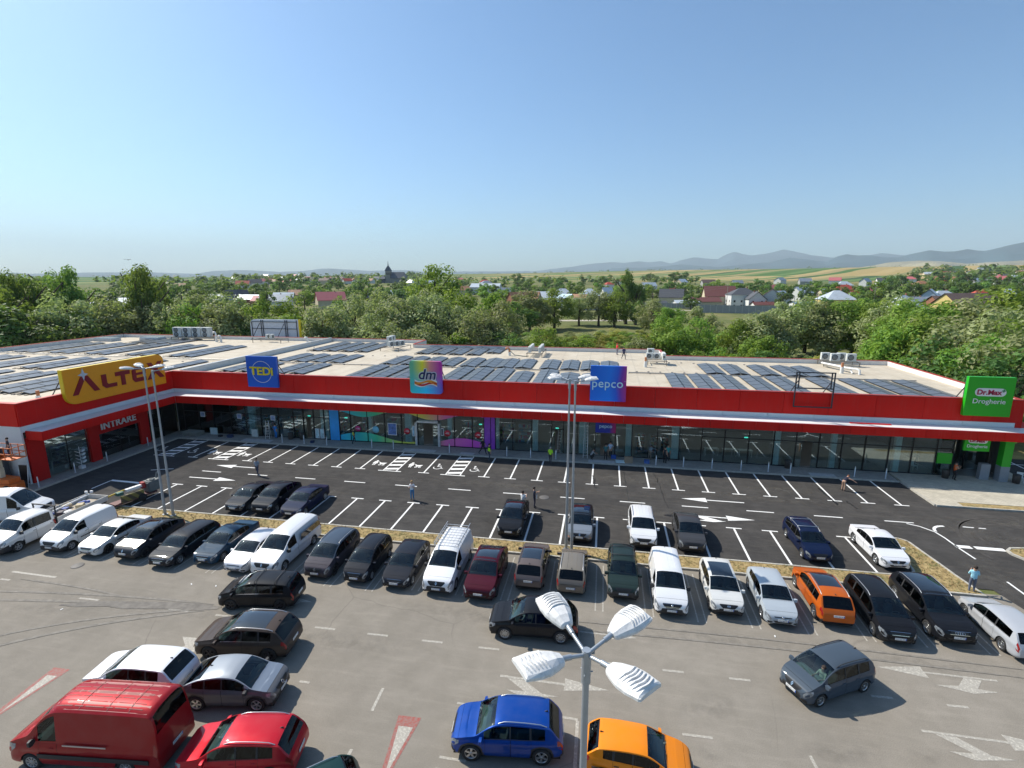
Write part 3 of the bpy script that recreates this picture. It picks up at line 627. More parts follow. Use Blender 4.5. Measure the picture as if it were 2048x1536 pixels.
# dark shop wing windows (left) and red columns
for (y0, y1) in ((36.4, 40.5), (41.5, 46.2), (47.3, 51.3)):
    n = 2; mb = MB(); st = (y1 - y0) / n
    for i in range(n):
        mb = MB(); mb.box2((-50.52, y0 + st * i + .03, .2), (-50.5, y0 + st * (i + 1) - .03, 3.75 if y0 < 41 or y0 > 47 else 2.7)); P('glass_pane', mb, GLS)
        mb = MB(); mb.box2((-50.56, y0 + st * i - .03, .13), (-50.46, y0 + st * i + .03, 3.8 if y0 < 41 or y0 > 47 else 2.7)); P('mullion', mb, DARK)
for (y0, y1) in ((35.0, 36.4), (40.5, 41.5), (46.2, 47.3)):
    mb = MB(); mb.box2((-50.7, y0, .125), (-50.28, y1, 4.3)); P('red_column', mb, RED2)
mb = MB(); mb.box2((-50.68, 41.5, 2.72), (-50.3, 46.2, 4.3)); P('red_lintel', mb, RED2)
mb = MB(); mb.box2((-50.68, 36.4, 3.78), (-50.35, 40.5, 4.3)); mb.box2((-50.68, 47.3, 3.78), (-50.35, 51.3, 4.3)); mb.box2((-50.5, 51.35, 4.3), (32.1, 51.7, 4.9)); P('window_head', mb, DARK)
# right end: glazed entrance corner, green pillar
def blk(name, a, b_, mat): mb = MB(); mb.box2(a, b_); return P(name, mb, mat)
GRN = M('green_cladding', (.02, .40, .015), .45, var=.05)
GRY = M('grey_cladding', (.24, .26, .29), .6, var=.06)
for (a, b_) in (((32.0, 51.5), (32.0, 53.6)), ((32.0, 53.6), (34.3, 53.6)), ((34.3, 53.6), (36.4, 53.6))):
    dx, dy = b_[0] - a[0], b_[1] - a[1]
    blk('glass_pane', (a[0] + (.04 if dx else -.01), a[1] + (.04 if dy else -.01), .2), (b_[0] - (.04 if dx else -.01), b_[1] - (.04 if dy else -.01), 4.3), GLS)
for x, y in ((32, 53.6), (34.3, 53.6), (36.4, 53.6)): blk('mullion', (x - .06, y - .06, .125), (x + .06, y + .06, 4.32), DARK)
blk('green_film', (30.75, 51.36, 1.3), (31.95, 51.47, 2.3), GRN)
blk('pillar', (35.45, 50.6, 1.55), (36.15, 51.25, 4.3), GRN); blk('pillar_base', (35.44, 50.59, .125), (36.16, 51.26, 1.548), GRY)
blk('pillar', (34.85, 51.4, .125), (35.1, 51.7, 4.3), DARK)
blk('low_pillar_cladding', (34.1, 50.9, .125), (34.85, 51.35, 1.6), GRY)
# ceiling lamps glowing in the shops
LMP = M('lit_tube_lamp', (.9, .95, .95), .5, var=0, emit=((.95, 1, .98), 5)); EX = M('exit_light', (.05, .5, .4), .5, var=0, emit=((.1, .9, .7), .9))
mb = MB(); mb.box((0, 0, 0), (1.5, .07, .04)); lm = mb.mesh('tube', LMP)
for i in range(30):
    for j in range(3):
        if -50 + i * 3 > 35: continue
        share('ceiling_light', lm, (-48.5 + i * 2.9, 53.4 + j * 3.1, 4.5 - .25 * (j == 0)), (0, 0, .08 * (i % 3)))
for j in range(5):
    for i in range(3): share('ceiling_light', lm, (-52.6 - i * 3, 37 + j * 3.2, 4.3), (0, 0, pi / 2))
mb = MB(); mb.box((0, 0, 0), (.34, .04, .12)); em = mb.mesh('exit_light', EX)
for x in (-48.4, -33.2, -28.6, -12.9, -4.6, 14.1): share('exit_light', em, (x, 51.75, 2.75))
# spot lamps under the canopy
mb = MB(); mb.lathe([(0, 0), (.09, 0), (.11, -.1), (0, -.1)], 12); spm = mb.mesh('spot', M('white_lamp_body', (.7, .7, .7), .4, var=0))
for i in range(22): share('canopy_spot', spm, (-46 + i * 3.9, 50.6, 4.3))
# ramp slabs, metal posts on the pavement edge
for (x0, x1, y0, y1) in ((-21.0, -17.4, 49.25, 50.1), (-14.6, -13.1, 49.25, 49.9), (-1.2, 1.4, 49.25, 50.0), (-40.5, -36.9, 49.25, 50.2), (19.4, 21.6, 49.25, 50.0)):
    blk('tactile_slab', (x0, y0, .12), (x1, y1, .126), M('pale_slab', (.45, .46, .46), .8, var=.15, scale=3))
STEEL = M('brushed_steel', (.55, .56, .57), .35, .8, var=.05)
mb = MB(); mb.lathe([(.0, 1.0), (.045, 1.0), (.05, .98), (.05, .02), (.09, .02), (.09, 0), (0, 0)], 14); blm = mb.mesh('bollard', STEEL)
BN = ['leftmost steel bollard in front of the shelf windows of the left shop', 'steel bollard left of the blue window film', 'steel bollard in front of the blue window film', 'steel bollard before the green film wave', 'steel bollard left of the drugstore entrance', 'steel bollard right of the drugstore entrance', 'steel bollard beside the purple film', 'steel bollard just left of the person in the yellow vest', 'steel bollard right of the person in the yellow vest', 'steel bollard by the group at the fourth shop', 'steel bollard right of the wide pale column', 'steel bollard three spaces right of the wide pale column', 'steel bollard near the white tables', 'steel bollard left of the empty dark doorway', 'steel bollard in front of the empty dark doorway', 'steel bollard behind the bending woman', 'rightmost steel bollard before the plaza']
for lb, x in zip(BN, (-35.4, -32.7, -29.95, -24.6, -22.1, -15.8, -9.6, -7.1, -4.5, 5.4, 8.0, 10.65, 13.3, 15.75, 17.7, 23.2, 25.8)):
    o = O('bollard', blm, None, (x, 49.6, .12)); tag(o, lb, 'bollard', 'steel bollards along the pavement edge')
for i, (x, y) in enumerate(((-49.2, 41.0), (-49.3, 45.9), (-49.25, 37.8), (-48.9, 34.3))):
    o = O('bollard', blm, None, (x, y, .12)); tag(o, ['steel bollard by the red column left of the INTRARE entrance', 'steel bollard by the red column right of the INTRARE entrance', 'steel bollard before the left wing window', 'steel bollard at the white corner of the left wing'][i], 'bollard', 'steel bollards along the wing')

# goods and shelves inside (top-level things)
def shelf(x, y, wd, rz, cols, label, h=2.1):
    t = thing('display_shelf', label, 'shelf', (x, y, .14), rz, 'shop shelves behind the glass')
    mb = MB(); mb.box2((-wd / 2, .2, 0), (wd / 2, .24, h)); mb.box2((-wd / 2, -.2, 0), (-wd / 2 + .04, .2, h)); mb.box2((wd / 2 - .04, -.2, 0), (wd / 2, .2, h))
    for q in range(5): mb.box2((-wd / 2, -.2, .1 + q * .42), (wd / 2, .2, .13 + q * .42))
    mb.obj('rack', M('shelf_metal', (.35, .36, .37), .5, .3), t)
    rr = random.Random(int(x * 7)); g = MB()
    for q in range(5):
        px = -wd / 2 + .08
        while px < wd / 2 - .15:
            ww = rr.uniform(.1, .28); g.box2((px, -.18, .132 + q * .42), (px + ww, .1, .132 + q * .42 + rr.uniform(.12, .3)), rr.randrange(len(cols))); px += ww + .02
    tag(g.obj('goods', [M('goods_%d' % int(sum(c) * 1000), c, .6, var=0) for c in cols], t), kind='stuff')
GC = [(.5, .5, .48), (.3, .12, .05), (.08, .2, .3), (.35, .3, .08), (.05, .05, .06), (.45, .1, .1)]
for i, (x, wd) in enumerate(((-46.4, 1.4), (-44.6, 1.2), (-42.3, 1.6), (-39.6, .8), (-38.5, 1.2), (-36.2, 1.4))): shelf(x, 53.2, wd, .1, GC, '%s stocked shelf behind the windows of the left shop' % ['first', 'second', 'third', 'fourth', 'fifth', 'sixth'][i])
for i, x in enumerate((-29.9, -27.1, -24.0, -14.8, -10.3, -8.4)): shelf(x, 54.2, 1.5, 0, [(.5, .5, .5), (.4, .1, .2), (.2, .35, .5), (.5, .45, .3)], '%s pale cosmetics shelf behind the coloured film windows' % ['first', 'second', 'third', 'fourth', 'fifth', 'sixth'][i])
for i, x in enumerate((4.0, 5.4, 6.4)): shelf(x, 53.0, 1.0, .5, GC, '%s shelf left of the wide pale column' % ['first', 'second', 'third'][i])
for i, y in enumerate((37.8, 39.5, 43, 45, 49)): shelf(-53.2, y, 1.5, pi / 2, [(.12, .12, .13), (.3, .3, .3), (.1, .1, .2)], '%s dim appliance shelf inside the left wing' % ['first', 'second', 'third', 'fourth', 'fifth'][i])
# white tables in the empty unit
for i, x in enumerate((11.3, 13.1, 14.6)):
    t = thing('folding_table', '%s white folding table inside the empty unit' % ['left', 'middle', 'right'][i], 'table', (x, 53.6, .14), .1, 'white tables')
    mb = MB(); mb.box2((-.7, -.3, .72), (.7, .3, .75)); mb.obj('tabletop', WHT, t)
    for sx in (-.62, .62):
        for sy in (-.24, .24): mb = MB(); mb.tube([(sx, sy, 0), (sx, sy, .72)], .02, 6); mb.obj('leg', WHT, t)
def chair(x, y, rz, label, z=.12):
    t = thing('plastic_chair', label, 'chair', (x, y, z), rz)
    mb = MB(); mb.box2((-.22, -.22, .42), (.22, .22, .45)); mb.obj('seat', WHT, t)
    mb = MB(); mb.box2((-.22, .2, .45), (.22, .23, .85)); mb.box2((-.25, -.2, .6), (-.22, .2, .63)); mb.box2((.22, -.2, .6), (.25, .2, .63)); mb.obj('backrest', WHT, t)
    for sx in (-.2, .2):
        for sy in (-.2, .2): mb = MB(); mb.tube([(sx * 1.15, sy * 1.15, 0), (sx, sy, .42)], .02, 6); mb.obj('leg', WHT, t)
chair(29.6, 52.6, .3, 'white plastic chair behind the glass near the green film'); chair(37.3, 50.9, -.4, 'white plastic chair by the rubbish bin at the right corner')
# pavement clutter: bins, boxes, ladders, tools
def bin_(x, y, label, col=(.06, .05, .045)):
    t = thing('rubbish_bin', label, 'bin', (x, y, .12), .1)
    mb = MB(); mb.lathe([(0, 0), (.26, 0), (.3, .75), (.29, .78), (0, .78)], 16); mb.obj('body', M('dark_bin', col, .6), t)
    mb = MB(); mb.lathe([(0, .82), (.2, .84), (.31, .8), (.31, .77), (0, .77)], 16); mb.obj('lid', M('bin_lid', (.03, .03, .03), .5), t)
bin_(31.3, 50.8, 'dark rubbish bin behind the worker in the orange shirt'); bin_(36.75, 50.5, 'dark rubbish bin right of the green pillar'); bin_(17.9, 51.0, 'dark rubbish bin left of the empty dark doorway'); bin_(-35.2, 50.9, 'dark grey rubbish bin beside the worker in blue', (.09, .09, .08)); bin_(-33.9, 51.1, 'second dark rubbish bin beside the left shop door', (.07, .07, .06))
ALU = M('aluminium_ladder', (.62, .63, .64), .35, .7, var=0)
def ladder(x, y, h, rz, label, lean=.3, a=True, z=.12):
    t = thing('step_ladder', label, 'ladder', (x, y, z), rz); wd = .45
    for s_ in ((1, -1) if a else (1,)):
        for sx in (-1, 1):
            mb = MB(); mb.tube([(sx * wd / 2, -s_ * lean * h * .5, 0), (sx * wd / 2 * .7, 0 if a else lean * h * .5, h)], .03, 6); mb.obj('rail', ALU, t)
    n = int(h / .3)
    for i in range(1, n):
        f = i * .3 / h; ww = wd / 2 * (1 - .3 * f); mb = MB(); mb.box((0, -lean * h * .5 * (1 - f) if a else -lean * h * .5 + lean * h * f, h * f), (ww * 2, .08, .03)); mb.obj('rung', ALU, t)
ladder(-37.95, 50.75, 2.1, .3, 'aluminium step ladder beside the worker in blue'); ladder(-4.3, 51.9, 2.4, -.2, 'aluminium step ladder inside the doorway left of the lamp posts')
ladder(-1.55, 50.75, 3.6, 0, 'tall leaning ladder against the column left of the fourth shop sign', .22, False)
def crate(x, y, d, col, label, name='cardboard_box', cat='box', rz=0, z=.12):
    t = thing(name, label, cat, (x, y, z), rz)
    mb = MB(); mb.box2((-d[0] / 2, -d[1] / 2, 0), (d[0] / 2, d[1] / 2, d[2] * .9)); mb.obj('body', M('box_%d' % int(sum(col) * 1000), col, .8), t)
    mb = MB(); mb.box2((-d[0] / 2 - .01, -d[1] / 2 - .01, d[2] * .9 + .002), (d[0] / 2 + .01, d[1] / 2 + .01, d[2])); mb.obj('lid', M('box_%d' % int(sum(col) * 1000), col, .8), t)
crate(2.75, 49.75, (.8, .35, .62), (.30, .22, .15), 'brown cardboard box on the pavement before the fourth shop')
crate(1.95, 49.85, (.9, .6, .1), (.6, .75, .78), 'pale blue sheet of packaging lying left of the cardboard box', 'packaging_sheet', 'packaging')
crate(4.55, 50.0, (.5, .4, .3), (.05, .12, .35), 'small blue tool box right of the cardboard box', 'tool_box', 'tool box'); crate(1.3, 50.8, (.5, .3, .35), (.03, .1, .4), 'blue bag on the pavement by the shop door', 'tool_bag', 'bag')
crate(-42.6, 50.3, (.6, .4, .3), (.03, .05, .12), 'dark blue crate on the pavement of the left shop', 'plastic_crate', 'crate'); crate(-43.9, 50.3, (.4, .3, .2), (.02, .02, .03), 'small black tool case on the pavement', 'tool_case', 'case'); crate(-32.0, 50.1, (.35, .3, .25), (.02, .04, .1), 'small dark bucket shaped box by the bollard', 'small_crate', 'crate')
crate(-45.3, 51.0, (.9, .12, .8), (.5, .6, .6), 'white framed board leaning before the left shop shelves', 'display_board', 'board'); crate(-39.9, 51.05, (.8, .12, .9), (.5, .55, .52), 'tall white board leaning by the pale column', 'display_board', 'board')
t = thing('timber_pallet', 'stack of pale boards on a pallet in the building corner', 'pallet', (-47.6, 50.4, .12), -.05)
for q in range(3):
    for i in range(6): mb = MB(); mb.box((0, -.5 + i * .2, .15 + q * .14), (2.2, .15, .05)); mb.obj('plank', M('grey_board', (.34, .34, .30), .9), t, rot=(0, 0, R.uniform(-.03, .03)))
for i in range(3): mb = MB(); mb.box((-.9 + i * .9, 0, .06), (.1, 1.1, .12)); mb.obj('bearer', M('grey_board'), t)
# leaflet stands seen behind the left wing window
for i, (y, s_) in enumerate(((39.3, 1), (39.9, 1))):
    pass
t = thing('plate_stand', 'white display stand with stacked oval plates before the left wing window', 'stand', (-49.75, 38.9, .12))
mb = MB(); mb.tube([(0, 0, 0), (0, 0, 2.2)], .03, 8); mb.box2((-.2, -.2, 0), (.2, .2, .3)); mb.obj('post', WHT, t)
for q in range(4):
    for s_ in (-1, 1): mb = MB(); mb.lathe([(0, .0), (.2, .01), (.22, .04), (0, .03)], 14); o = mb.obj('plate', WHT, t, (.02, .28 * s_, .65 + q * .36), (.5 * s_, .3, 0))

# ---------------------------------------------------------------- fascia signs
def sign_frame(t, w_, h, depth=.28):
    FR = M('dark_steel_frame', (.05, .055, .07), .5, .5, var=0)
    for x in (-w_ / 2 + .15, w_ / 2 - .15):
        mb = MB(); mb.box((x, .2 + depth, 0), (.1, .1, h - .1)); mb.obj('upright', FR, t)
        mb = MB(); mb.tube([(x, .25 + depth, h * .2), (x, 1.9, -h * .24)], .05, 6); mb.obj('brace', FR, t)
def rrect(w_, h, r, n=6):
    pts = []
    for cx, cy, a in ((w_ / 2 - r, h / 2 - r, 0), (-w_ / 2 + r, h / 2 - r, 90), (-w_ / 2 + r, -h / 2 + r, 180), (w_ / 2 - r, -h / 2 + r, 270)):
        pts += arc(cx, cy, r, a, a + 90, n)
    return pts
def plate(pts, y0, y1, name, mat, par, loc=(0, 0, 0), rot=(0, 0, 0), sm=False):
    """closed outline in the x-z plane extruded along y"""
    mb = MB(); n = len(pts); vs = [(x, y0, z) for x, z in pts] + [(x, y1, z) for x, z in pts]
    mb.add(vs, [tuple(range(n)), tuple(range(2 * n - 1, n - 1, -1))] + [(i, n + i, n + (i + 1) % n, (i + 1) % n) for i in range(n)])
    me = mb.mesh(name, mat); bm = bmesh.new(); bm.from_mesh(me); bmesh.ops.recalc_face_normals(bm, faces=bm.faces); bm.to_mesh(me); bm.free()
    return O(name, me, par, loc, rot)
def signbox(x0, x1, z0, z1, y, depth, mat, label, r=.02, frame=True):
    t = thing('shop_sign', label, 'sign', ((x0 + x1) / 2, y, (z0 + z1) / 2))
    plate(rrect(x1 - x0, z1 - z0, r), 0, depth, 'sign_box', mat, t)
    if frame: sign_frame(t, x1 - x0, z1 - z0, depth)
    return t
def gradmat(name, fn):
    mt = bpy.data.materials.new(name); mt.use_nodes = True; k = NT(mt); b = k.n['Principled BSDF']; b.inputs['Roughness'].default_value = .35
    k.link(fn(k), b.inputs['Base Color']); return mt
BLUE = M('royal_blue_panel', (.006, .11, .56), .35, var=.03); YEL = M('yellow_letter', (.86, .66, .02), .4, var=0)
t = signbox(-40.05, -36.25, 6.1, 9.65, 51.0, .28, BLUE, 'blue square roof sign reading TEDi in yellow letters')
ring = MB(); nr = 48
vs = [(1.25 * cos(2 * pi * i / nr), -.02, 1.25 * sin(2 * pi * i / nr)) for i in range(nr)] + [(1.19 * cos(2 * pi * i / nr), -.02, 1.19 * sin(2 * pi * i / nr)) for i in range(nr)]
ring.add(vs, [(i, (i + 1) % nr, nr + (i + 1) % nr, nr + i) for i in range(nr)]); ring.obj('ring', M('pale_ring', (.7, .72, .68), .5, var=0), t, (0, 0, 0))
def letters(t, txt, size, loc, mat, off=.0, shear=0, ext=.03, rot=(pi / 2, 0, 0), sc=(1, 1, 1), sp=1.0):
    o = O('lettering', text_mesh(txt, size, ext, off, shear, mat=mat, spacing=sp), t, loc, rot, sc); return o
letters(t, 'TEDi', 1.28, (0, -.05, .05), YEL, .032, sc=(1.12, 1, 1), sp=.98)
# drugstore sign: rainbow gradient, italic letters over a ribbon
def dmg(k):
    sp = k.add('ShaderNodeSeparateXYZ'); k.link(k.coord(scale=(.28, 1, .28)), sp.inputs[0])
    X = k.math('ADD', sp.outputs[0], .5); Z = k.math('ADD', sp.outputs[2], .5)
    top = k.ramp(X, [(.1, (.15, .5, .28)), (.4, (.9, .8, .03)), (.62, (.8, .28, .25)), (.95, (.55, .02, .35))])
    bot = k.ramp(X, [(0, (.03, .5, .5)), (.5, (.02, .6, .95)), (1, (.15, .12, .6))])
    return k.mix(k.ramp(Z, [(.15, (0,) * 3), (.75, (1,) * 3)]), bot, top)
DMG = gradmat('rainbow_gradient_panel', dmg)
t = signbox(-20.45, -16.85, 6.1, 9.63, 51.0, .28, DMG, 'rainbow coloured rounded roof sign with italic letters dm over a ribbon', .3)
NAVY = M('navy_letter', (.012, .018, .09), .4, var=0); WPL = M('white_plastic', (.82, .82, .82), .4, var=0); CRIM = M('crimson_print', (.5, .01, .02), .4, var=0); ORG = M('orange_print', (.8, .3, .02), .4, var=0)
letters(t, 'dm', 1.55, (.12, -.03, .3), WPL, .09, .22); letters(t, 'dm', 1.55, (.12, -.08, .3), NAVY, .03, .22)
def swoosh(off, th, mat, y, ph=0):
    n = 24; up_ = []; lo = []
    for i in range(n + 1):
        u = i / n; x = -1.25 + 2.5 * u; z = -.55 - .16 * sin(u * pi * 2 + ph) + off - .1 * u; up_.append((x, z + th / 2)); lo.append((x, z - th / 2))
    plate(lo + up_[::-1], y - .02, y, 'ribbon', mat, t)
swoosh(0, .62, WPL, -.03); swoosh(.1, .2, ORG, -.06, .4); swoosh(-.1, .2, CRIM, -.065, -.3); swoosh(0, .1, ORG, -.09, .9)
# pepco signs
def peg(k):
    sp = k.add('ShaderNodeSeparateXYZ'); k.link(k.coord(scale=(.28, 1, .28)), sp.inputs[0])
    X = k.math('ADD', k.math('ADD', sp.outputs[0], .5), k.math('MULTIPLY', k.math('ABSOLUTE', k.math('ADD', sp.outputs[2], .12)), -.14))
    return k.ramp(X, [(0, (.005, .15, .72)), (.5, (.006, .22, .85)), (.7, (.02, .12, .7)), (.82, (.2, .04, .42)), (1, (.55, .03, .22))])
PEG = gradmat('blue_magenta_gradient_panel', peg)
PALE = M('pale_cyan_letter', (.62, .85, .92), .4, var=0)
t = signbox(-1.28, 2.28, 6.05, 9.65, 51.0, .28, PEG, 'large blue and magenta roof sign reading pepco', .03)
letters(t, 'pepco', 1.22, (-.08, -.05, 0), PALE, .005, sp=1.05); letters(t, 'o', .16, (1.62, -.05, .3), PALE)
def peg2(k):
    sp = k.add('ShaderNodeSeparateXYZ'); k.link(k.coord(), sp.inputs[0])
    return k.ramp(k.math('ADD', k.math('MULTIPLY', sp.outputs[0], .5), .5), [(0, (.01, .03, .3)), (.7, (.02, .03, .28)), (.82, (.25, .02, .2)), (1, (.45, .02, .1))])
t = signbox(-.6, 1.4, 3.0, 4.14, 50.1, .2, gradmat('small_blue_gradient_panel', peg2), 'small blue hanging sign reading pepco under the canopy', .02, False)
letters(t, 'pepco', .52, (0, -.03, .12), PALE, .0, ext=.01)
# empty frame
t = thing('empty_sign_frame', 'empty dark steel sign frame on the red fascia', 'sign frame', (19.5, 51.0, 7.9)); FR = M('dark_steel_frame')
for a, b_ in (((-1.65, 1.65), (1.65, 1.65)), ((-1.65, -1.65), (1.65, -1.65)), ((-1.65, -1.65), (-1.65, 1.65)), ((1.65, -1.65), (1.65, 1.65)), ((-1.65, .15), (1.65, .15)), ((-1.4, .15), (-1.4, 1.6)), ((1.4, .15), (1.4, 1.6))):
    mb = MB(); mb.box(((a[0] + b_[0]) / 2, .1 + .012 * (a[0] == b_[0]), (a[1] + b_[1]) / 2), (abs(a[0] - b_[0]) + .1, .1, abs(a[1] - b_[1]) + .1)); mb.obj('frame_bar', FR, t)
for x in (-1.45, 1.45): mb = MB(); mb.tube([(x, .2, .8), (x, 2.2, -.9)], .05, 6); mb.obj('brace', FR, t)
# Dr.Max signs
t = signbox(31.95, 35.6, 6.05, 9.6, 51.0, .35, M('bright_green_panel', (.015, .40, .012), .35, var=.03), 'large green roof sign reading Dr.Max Drogherie at the right corner', .02)
def drmax(t, s_, y):
    plate(rrect(2.4 * s_, .72 * s_, .35 * s_, 8), y - .04, y, 'white_badge', WPL, t, (0, 0, .42 * s_))
    letters(t, 'Dr.Max', .62 * s_, (-.12 * s_, y - .06, .40 * s_), M('crimson_letter', (.42, .01, .06), .4, var=0), .02 * s_, ext=.01)
    letters(t, '+', .5 * s_, (.98 * s_, y - .06, .56 * s_), M('green_letter', (.01, .2, .08), .4, var=0), .02 * s_, ext=.01)
    letters(t, 'Drogherie', .62 * s_, (0, y - .03, -.42 * s_), WPL, .0, ext=.015)
drmax(t, 1, 0)
t = signbox(31.8, 33.8, 3.1, 4.5, 49.9, .18, M('bright_green_panel'), 'small green hanging sign reading Dr.Max Drogherie under the canopy', .02, False)
drmax(t, .62, 0); 
# ALTEX sign on the left wing, facing +X
AM = M('golden_yellow_panel', (.98, .36, .006), .45, var=.03); AB = M('bright_yellow_edge', (.85, .62, .02), .4, var=0); MAR = M('maroon_letter', (.26, .004, .012), .4, var=0)
t = thing('shop_sign', 'long golden roof sign reading ALTEX in maroon on the left wing', 'sign', (-50.0, 44.4, 8.1), pi / 2)
W2, H2 = 5.65, 1.72
pts = [(-W2, H2), (-W2, -H2 + 1.0)] + arc(-W2 + 1.0, -H2 + 1.0, 1.0, 180, 270, 7) + [(W2, -H2), (W2, H2 - .8)] + arc(W2 - .8, H2 - .8, .8, 0, 90, 6)
plate(pts, 0, .45, 'sign_box', AB, t); plate([(x * .995, z * .99) for x, z in pts], -.012, -.002, 'sign_face', AM, t)
def glyph(pts, dx, s_=1.0, mat=MAR): plate([(dx + x * s_, z * s_) for x, z in pts], -.09, -.013, 'letter', mat, t)
hh = .95
glyph([(0, -hh), (.55, -hh), (1.45, .55), (2.35, -hh * .95), (2.95, -hh * .95), (1.85, hh * .9), (1.6, hh), (1.3, hh), (1.05, hh * .9)], -5.0, .92)   # A without bar
glyph([(0, .62), (.5, .62), (.5, -.25), (.62, -.42), (1.55, -.42), (1.55, -.8), (.35, -.8), (0, -.5)], -1.95)
glyph([(-.1, .62), (1.55, .62), (1.55, .2), (.95, .2), (.95, -.85), (.5, -.85), (.5, .2), (-.1, .2)], -.35)
glyph([(.3, .75), (1.35, .75), (1.62, .45), (1.62, -.12), (.42, -.12), (.42, -.42), (1.6, -.42), (1.6, -.85), (.25, -.85), (-.02, -.55), (-.02, .42)], 1.5)
plate([(1.5 + x, z) for x, z in [(.42, .15), (1.2, .15), (1.2, .42), (.42, .42)]], -.1, -.091, 'letter_counter', AM, t)
glyph([(0, .95), (.55, .95), (.95, .4), (1.4, .95), (1.95, .95), (1.25, .08), (2.1, -.9), (1.5, -.9), (.95, -.25), (.4, -.9), (-.15, -.9), (.62, .05)], 3.4)
star = []
for i in range(4):
    a = pi / 2 * i; star.append((.62 * cos(a), .62 * sin(a)))
    a += pi / 4; star.append((.22 * cos(a), .22 * sin(a)))
plate([(-3.75 + x * .8, .98 + z) for x, z in star], -.1, -.013, 'star', M('silver_star', (.62, .68, .74), .3, .2, var=0), t)
sign_frame(t, 11, 3.4, .45)
ti = thing('entrance_lettering', 'white letters INTRARE on the red lintel of the left wing', 'lettering', (-50.27, 43.75, 3.42), pi / 2)
o = O('lettering', text_mesh('INTRARE', .95, .04, .018, mat=WPL, spacing=1.08), ti, (0, -.05, 0), (pi / 2, 0, 0), (1.0, 1, 1))
# ================================================================ things on the roof
ORD = ['first', 'second', 'third', 'fourth', 'fifth', 'sixth', 'seventh', 'eighth', 'ninth', 'tenth', 'eleventh', 'twelfth', 'thirteenth', 'fourteenth', 'fifteenth', 'sixteenth', 'seventeenth', 'eighteenth', 'nineteenth', 'twentieth', 'twenty-first', 'twenty-second', 'twenty-third', 'twenty-fourth']
PV = bpy.data.materials.new('solar_cells'); PV.use_nodes = True
k = NT(PV); b = k.n['Principled BSDF']; v = k.coord(); br = k.add('ShaderNodeTexBrick'); br.offset = 0; k.link(v, br.inputs[0])
br.inputs['Scale'].default_value = 1; br.inputs['Brick Width'].default_value = .19; br.inputs['Row Height'].default_value = .19; br.inputs['Mortar Size'].default_value = .006
br.inputs['Color1'].default_value = (.10, .11, .125, 1); br.inputs['Color2'].default_value = (.115, .125, .14, 1); br.inputs['Mortar'].default_value = (.09, .10, .115, 1)
k.link(k.mix(k.ramp(k.noise(v, 1.2, 4), [(.4, (0,) * 3), (.8, (.22,) * 3)]), br.outputs[0], (.2, .2, .19)), b.inputs['Base Color'])
b.inputs['Roughness'].default_value = .32
ALF = M('panel_edge_aluminium', (.05, .053, .058), .35, .7, var=0)
mb = MB(); mb.box((0, 0, 0), (1.12, 1.70, .035), 1); mb.box((0, 0, .0195), (1.04, 1.62, .003), 0); pvm = mb.mesh('solar_panel', [PV, ALF])
BALL = M('concrete_ballast', (.38, .34, .28), .9)
mb = MB(); mb.box((0, 0, .05), (.3, .2, .1)); balm = mb.mesh('ballast', BALL)
def array(x, y0, n, label, z=6.95):
    t = thing('solar_array', label, 'solar array', (x, y0, z), R.uniform(-.006, .006), 'tent shaped solar arrays on the roof')
    a = radians(9)
    for s_ in (-1, 1):
        for i in range(n):
            O('solar_panel', pvm, t, (s_ * .575, .88 + i * 1.76, .22), (0, s_ * a, 0))
    mb = MB()
    for i in range(n + 1):
        mb.box((0, .04 + i * 1.74, .15), (.05, .05, .26)); mb.box((0, .04 + i * 1.74, .03), (2.2, .05, .05))
    mb.obj('mounting_rail', ALU, t)
    for s_ in (-1.0, 0, 1.0): O('ballast_block', balm, t, (s_ * .8, -.16, 0))
def arow(xs, y0, n, row):
    xs = sorted(xs)
    for i, x in enumerate(xs):
        array(x, y0, n if isinstance(n, int) else n[i], 'solar array, %s from left in the %s' % (ORD[i], row), 6.95 if x > -49.6 else 6.90)
arow([-46.2, -43.6, -39.2, -36.6], 54.6, 4, 'front row near the blue TEDi sign')
arow([-44.2, -41.5, -38.8, -36.1], 62.9, 4, 'second row behind the blue TEDi sign')
arow([-45.6, -42.9, -40.2, -37.5], 73.6, 6, 'rear row near the fire wall')
arow([-28.6, -25.9, -23.2], 53.2, 5, 'front row left of the rainbow sign')
arow([-28.4, -25.8, -23.1, -20.4], 62.9, 4, 'second row behind the rainbow sign')
arow([-17.2, -14.6, -12.0, -9.3, -6.5, -3.9, -1.3], 53.3, [5, 5, 5, 4, 5, 4, 4], 'front row between rainbow and pepco signs')
arow([-17.5, -14.9, -12.6, -10.2, -6.9, -4.3, -1.8, .7], 62.9, 4, 'second row between rainbow and pepco signs')
arow([-27.4, -24.8, -22.2, -19.4], 73.2, [4, 4, 4, 5], 'rear row right of the frame'); arow([-16.8], 75.5, 3, 'short rear array')
arow([8.2, 10.85, 13.5, 16.5, 19.3], 53.1, 5, 'front row right of the pepco sign')
arow([13.2, 15.9, 19.3, 22.2, 24.6], 62.9, 4, 'second row behind the empty sign frame')
arow([23.6, 27.0, 29.7, 32.3], 53.0, 5, 'front row left of the green sign')
arow([-92.0, -89.4, -85.2, -82.6, -78.4, -75.8, -71.0, -68.4, -63.4, -60.8], 64.6, 7, 'long rear row of the left roof')
arow([-93.6, -91, -88.4, -85.8, -81, -78.4, -74, -71.4, -66.8, -64.2, -61.6], 52.5, 5, 'middle row of the left roof')
arow([-93.4, -90.8, -88.2, -85.6, -83, -78.6, -76, -73.4, -69.2, -66.6, -62.4, -59.8, -57.2], 40.2, 6, 'front row behind the golden sign'); arow([-55.2], 52.8, 5, 'short row right of the golden sign')
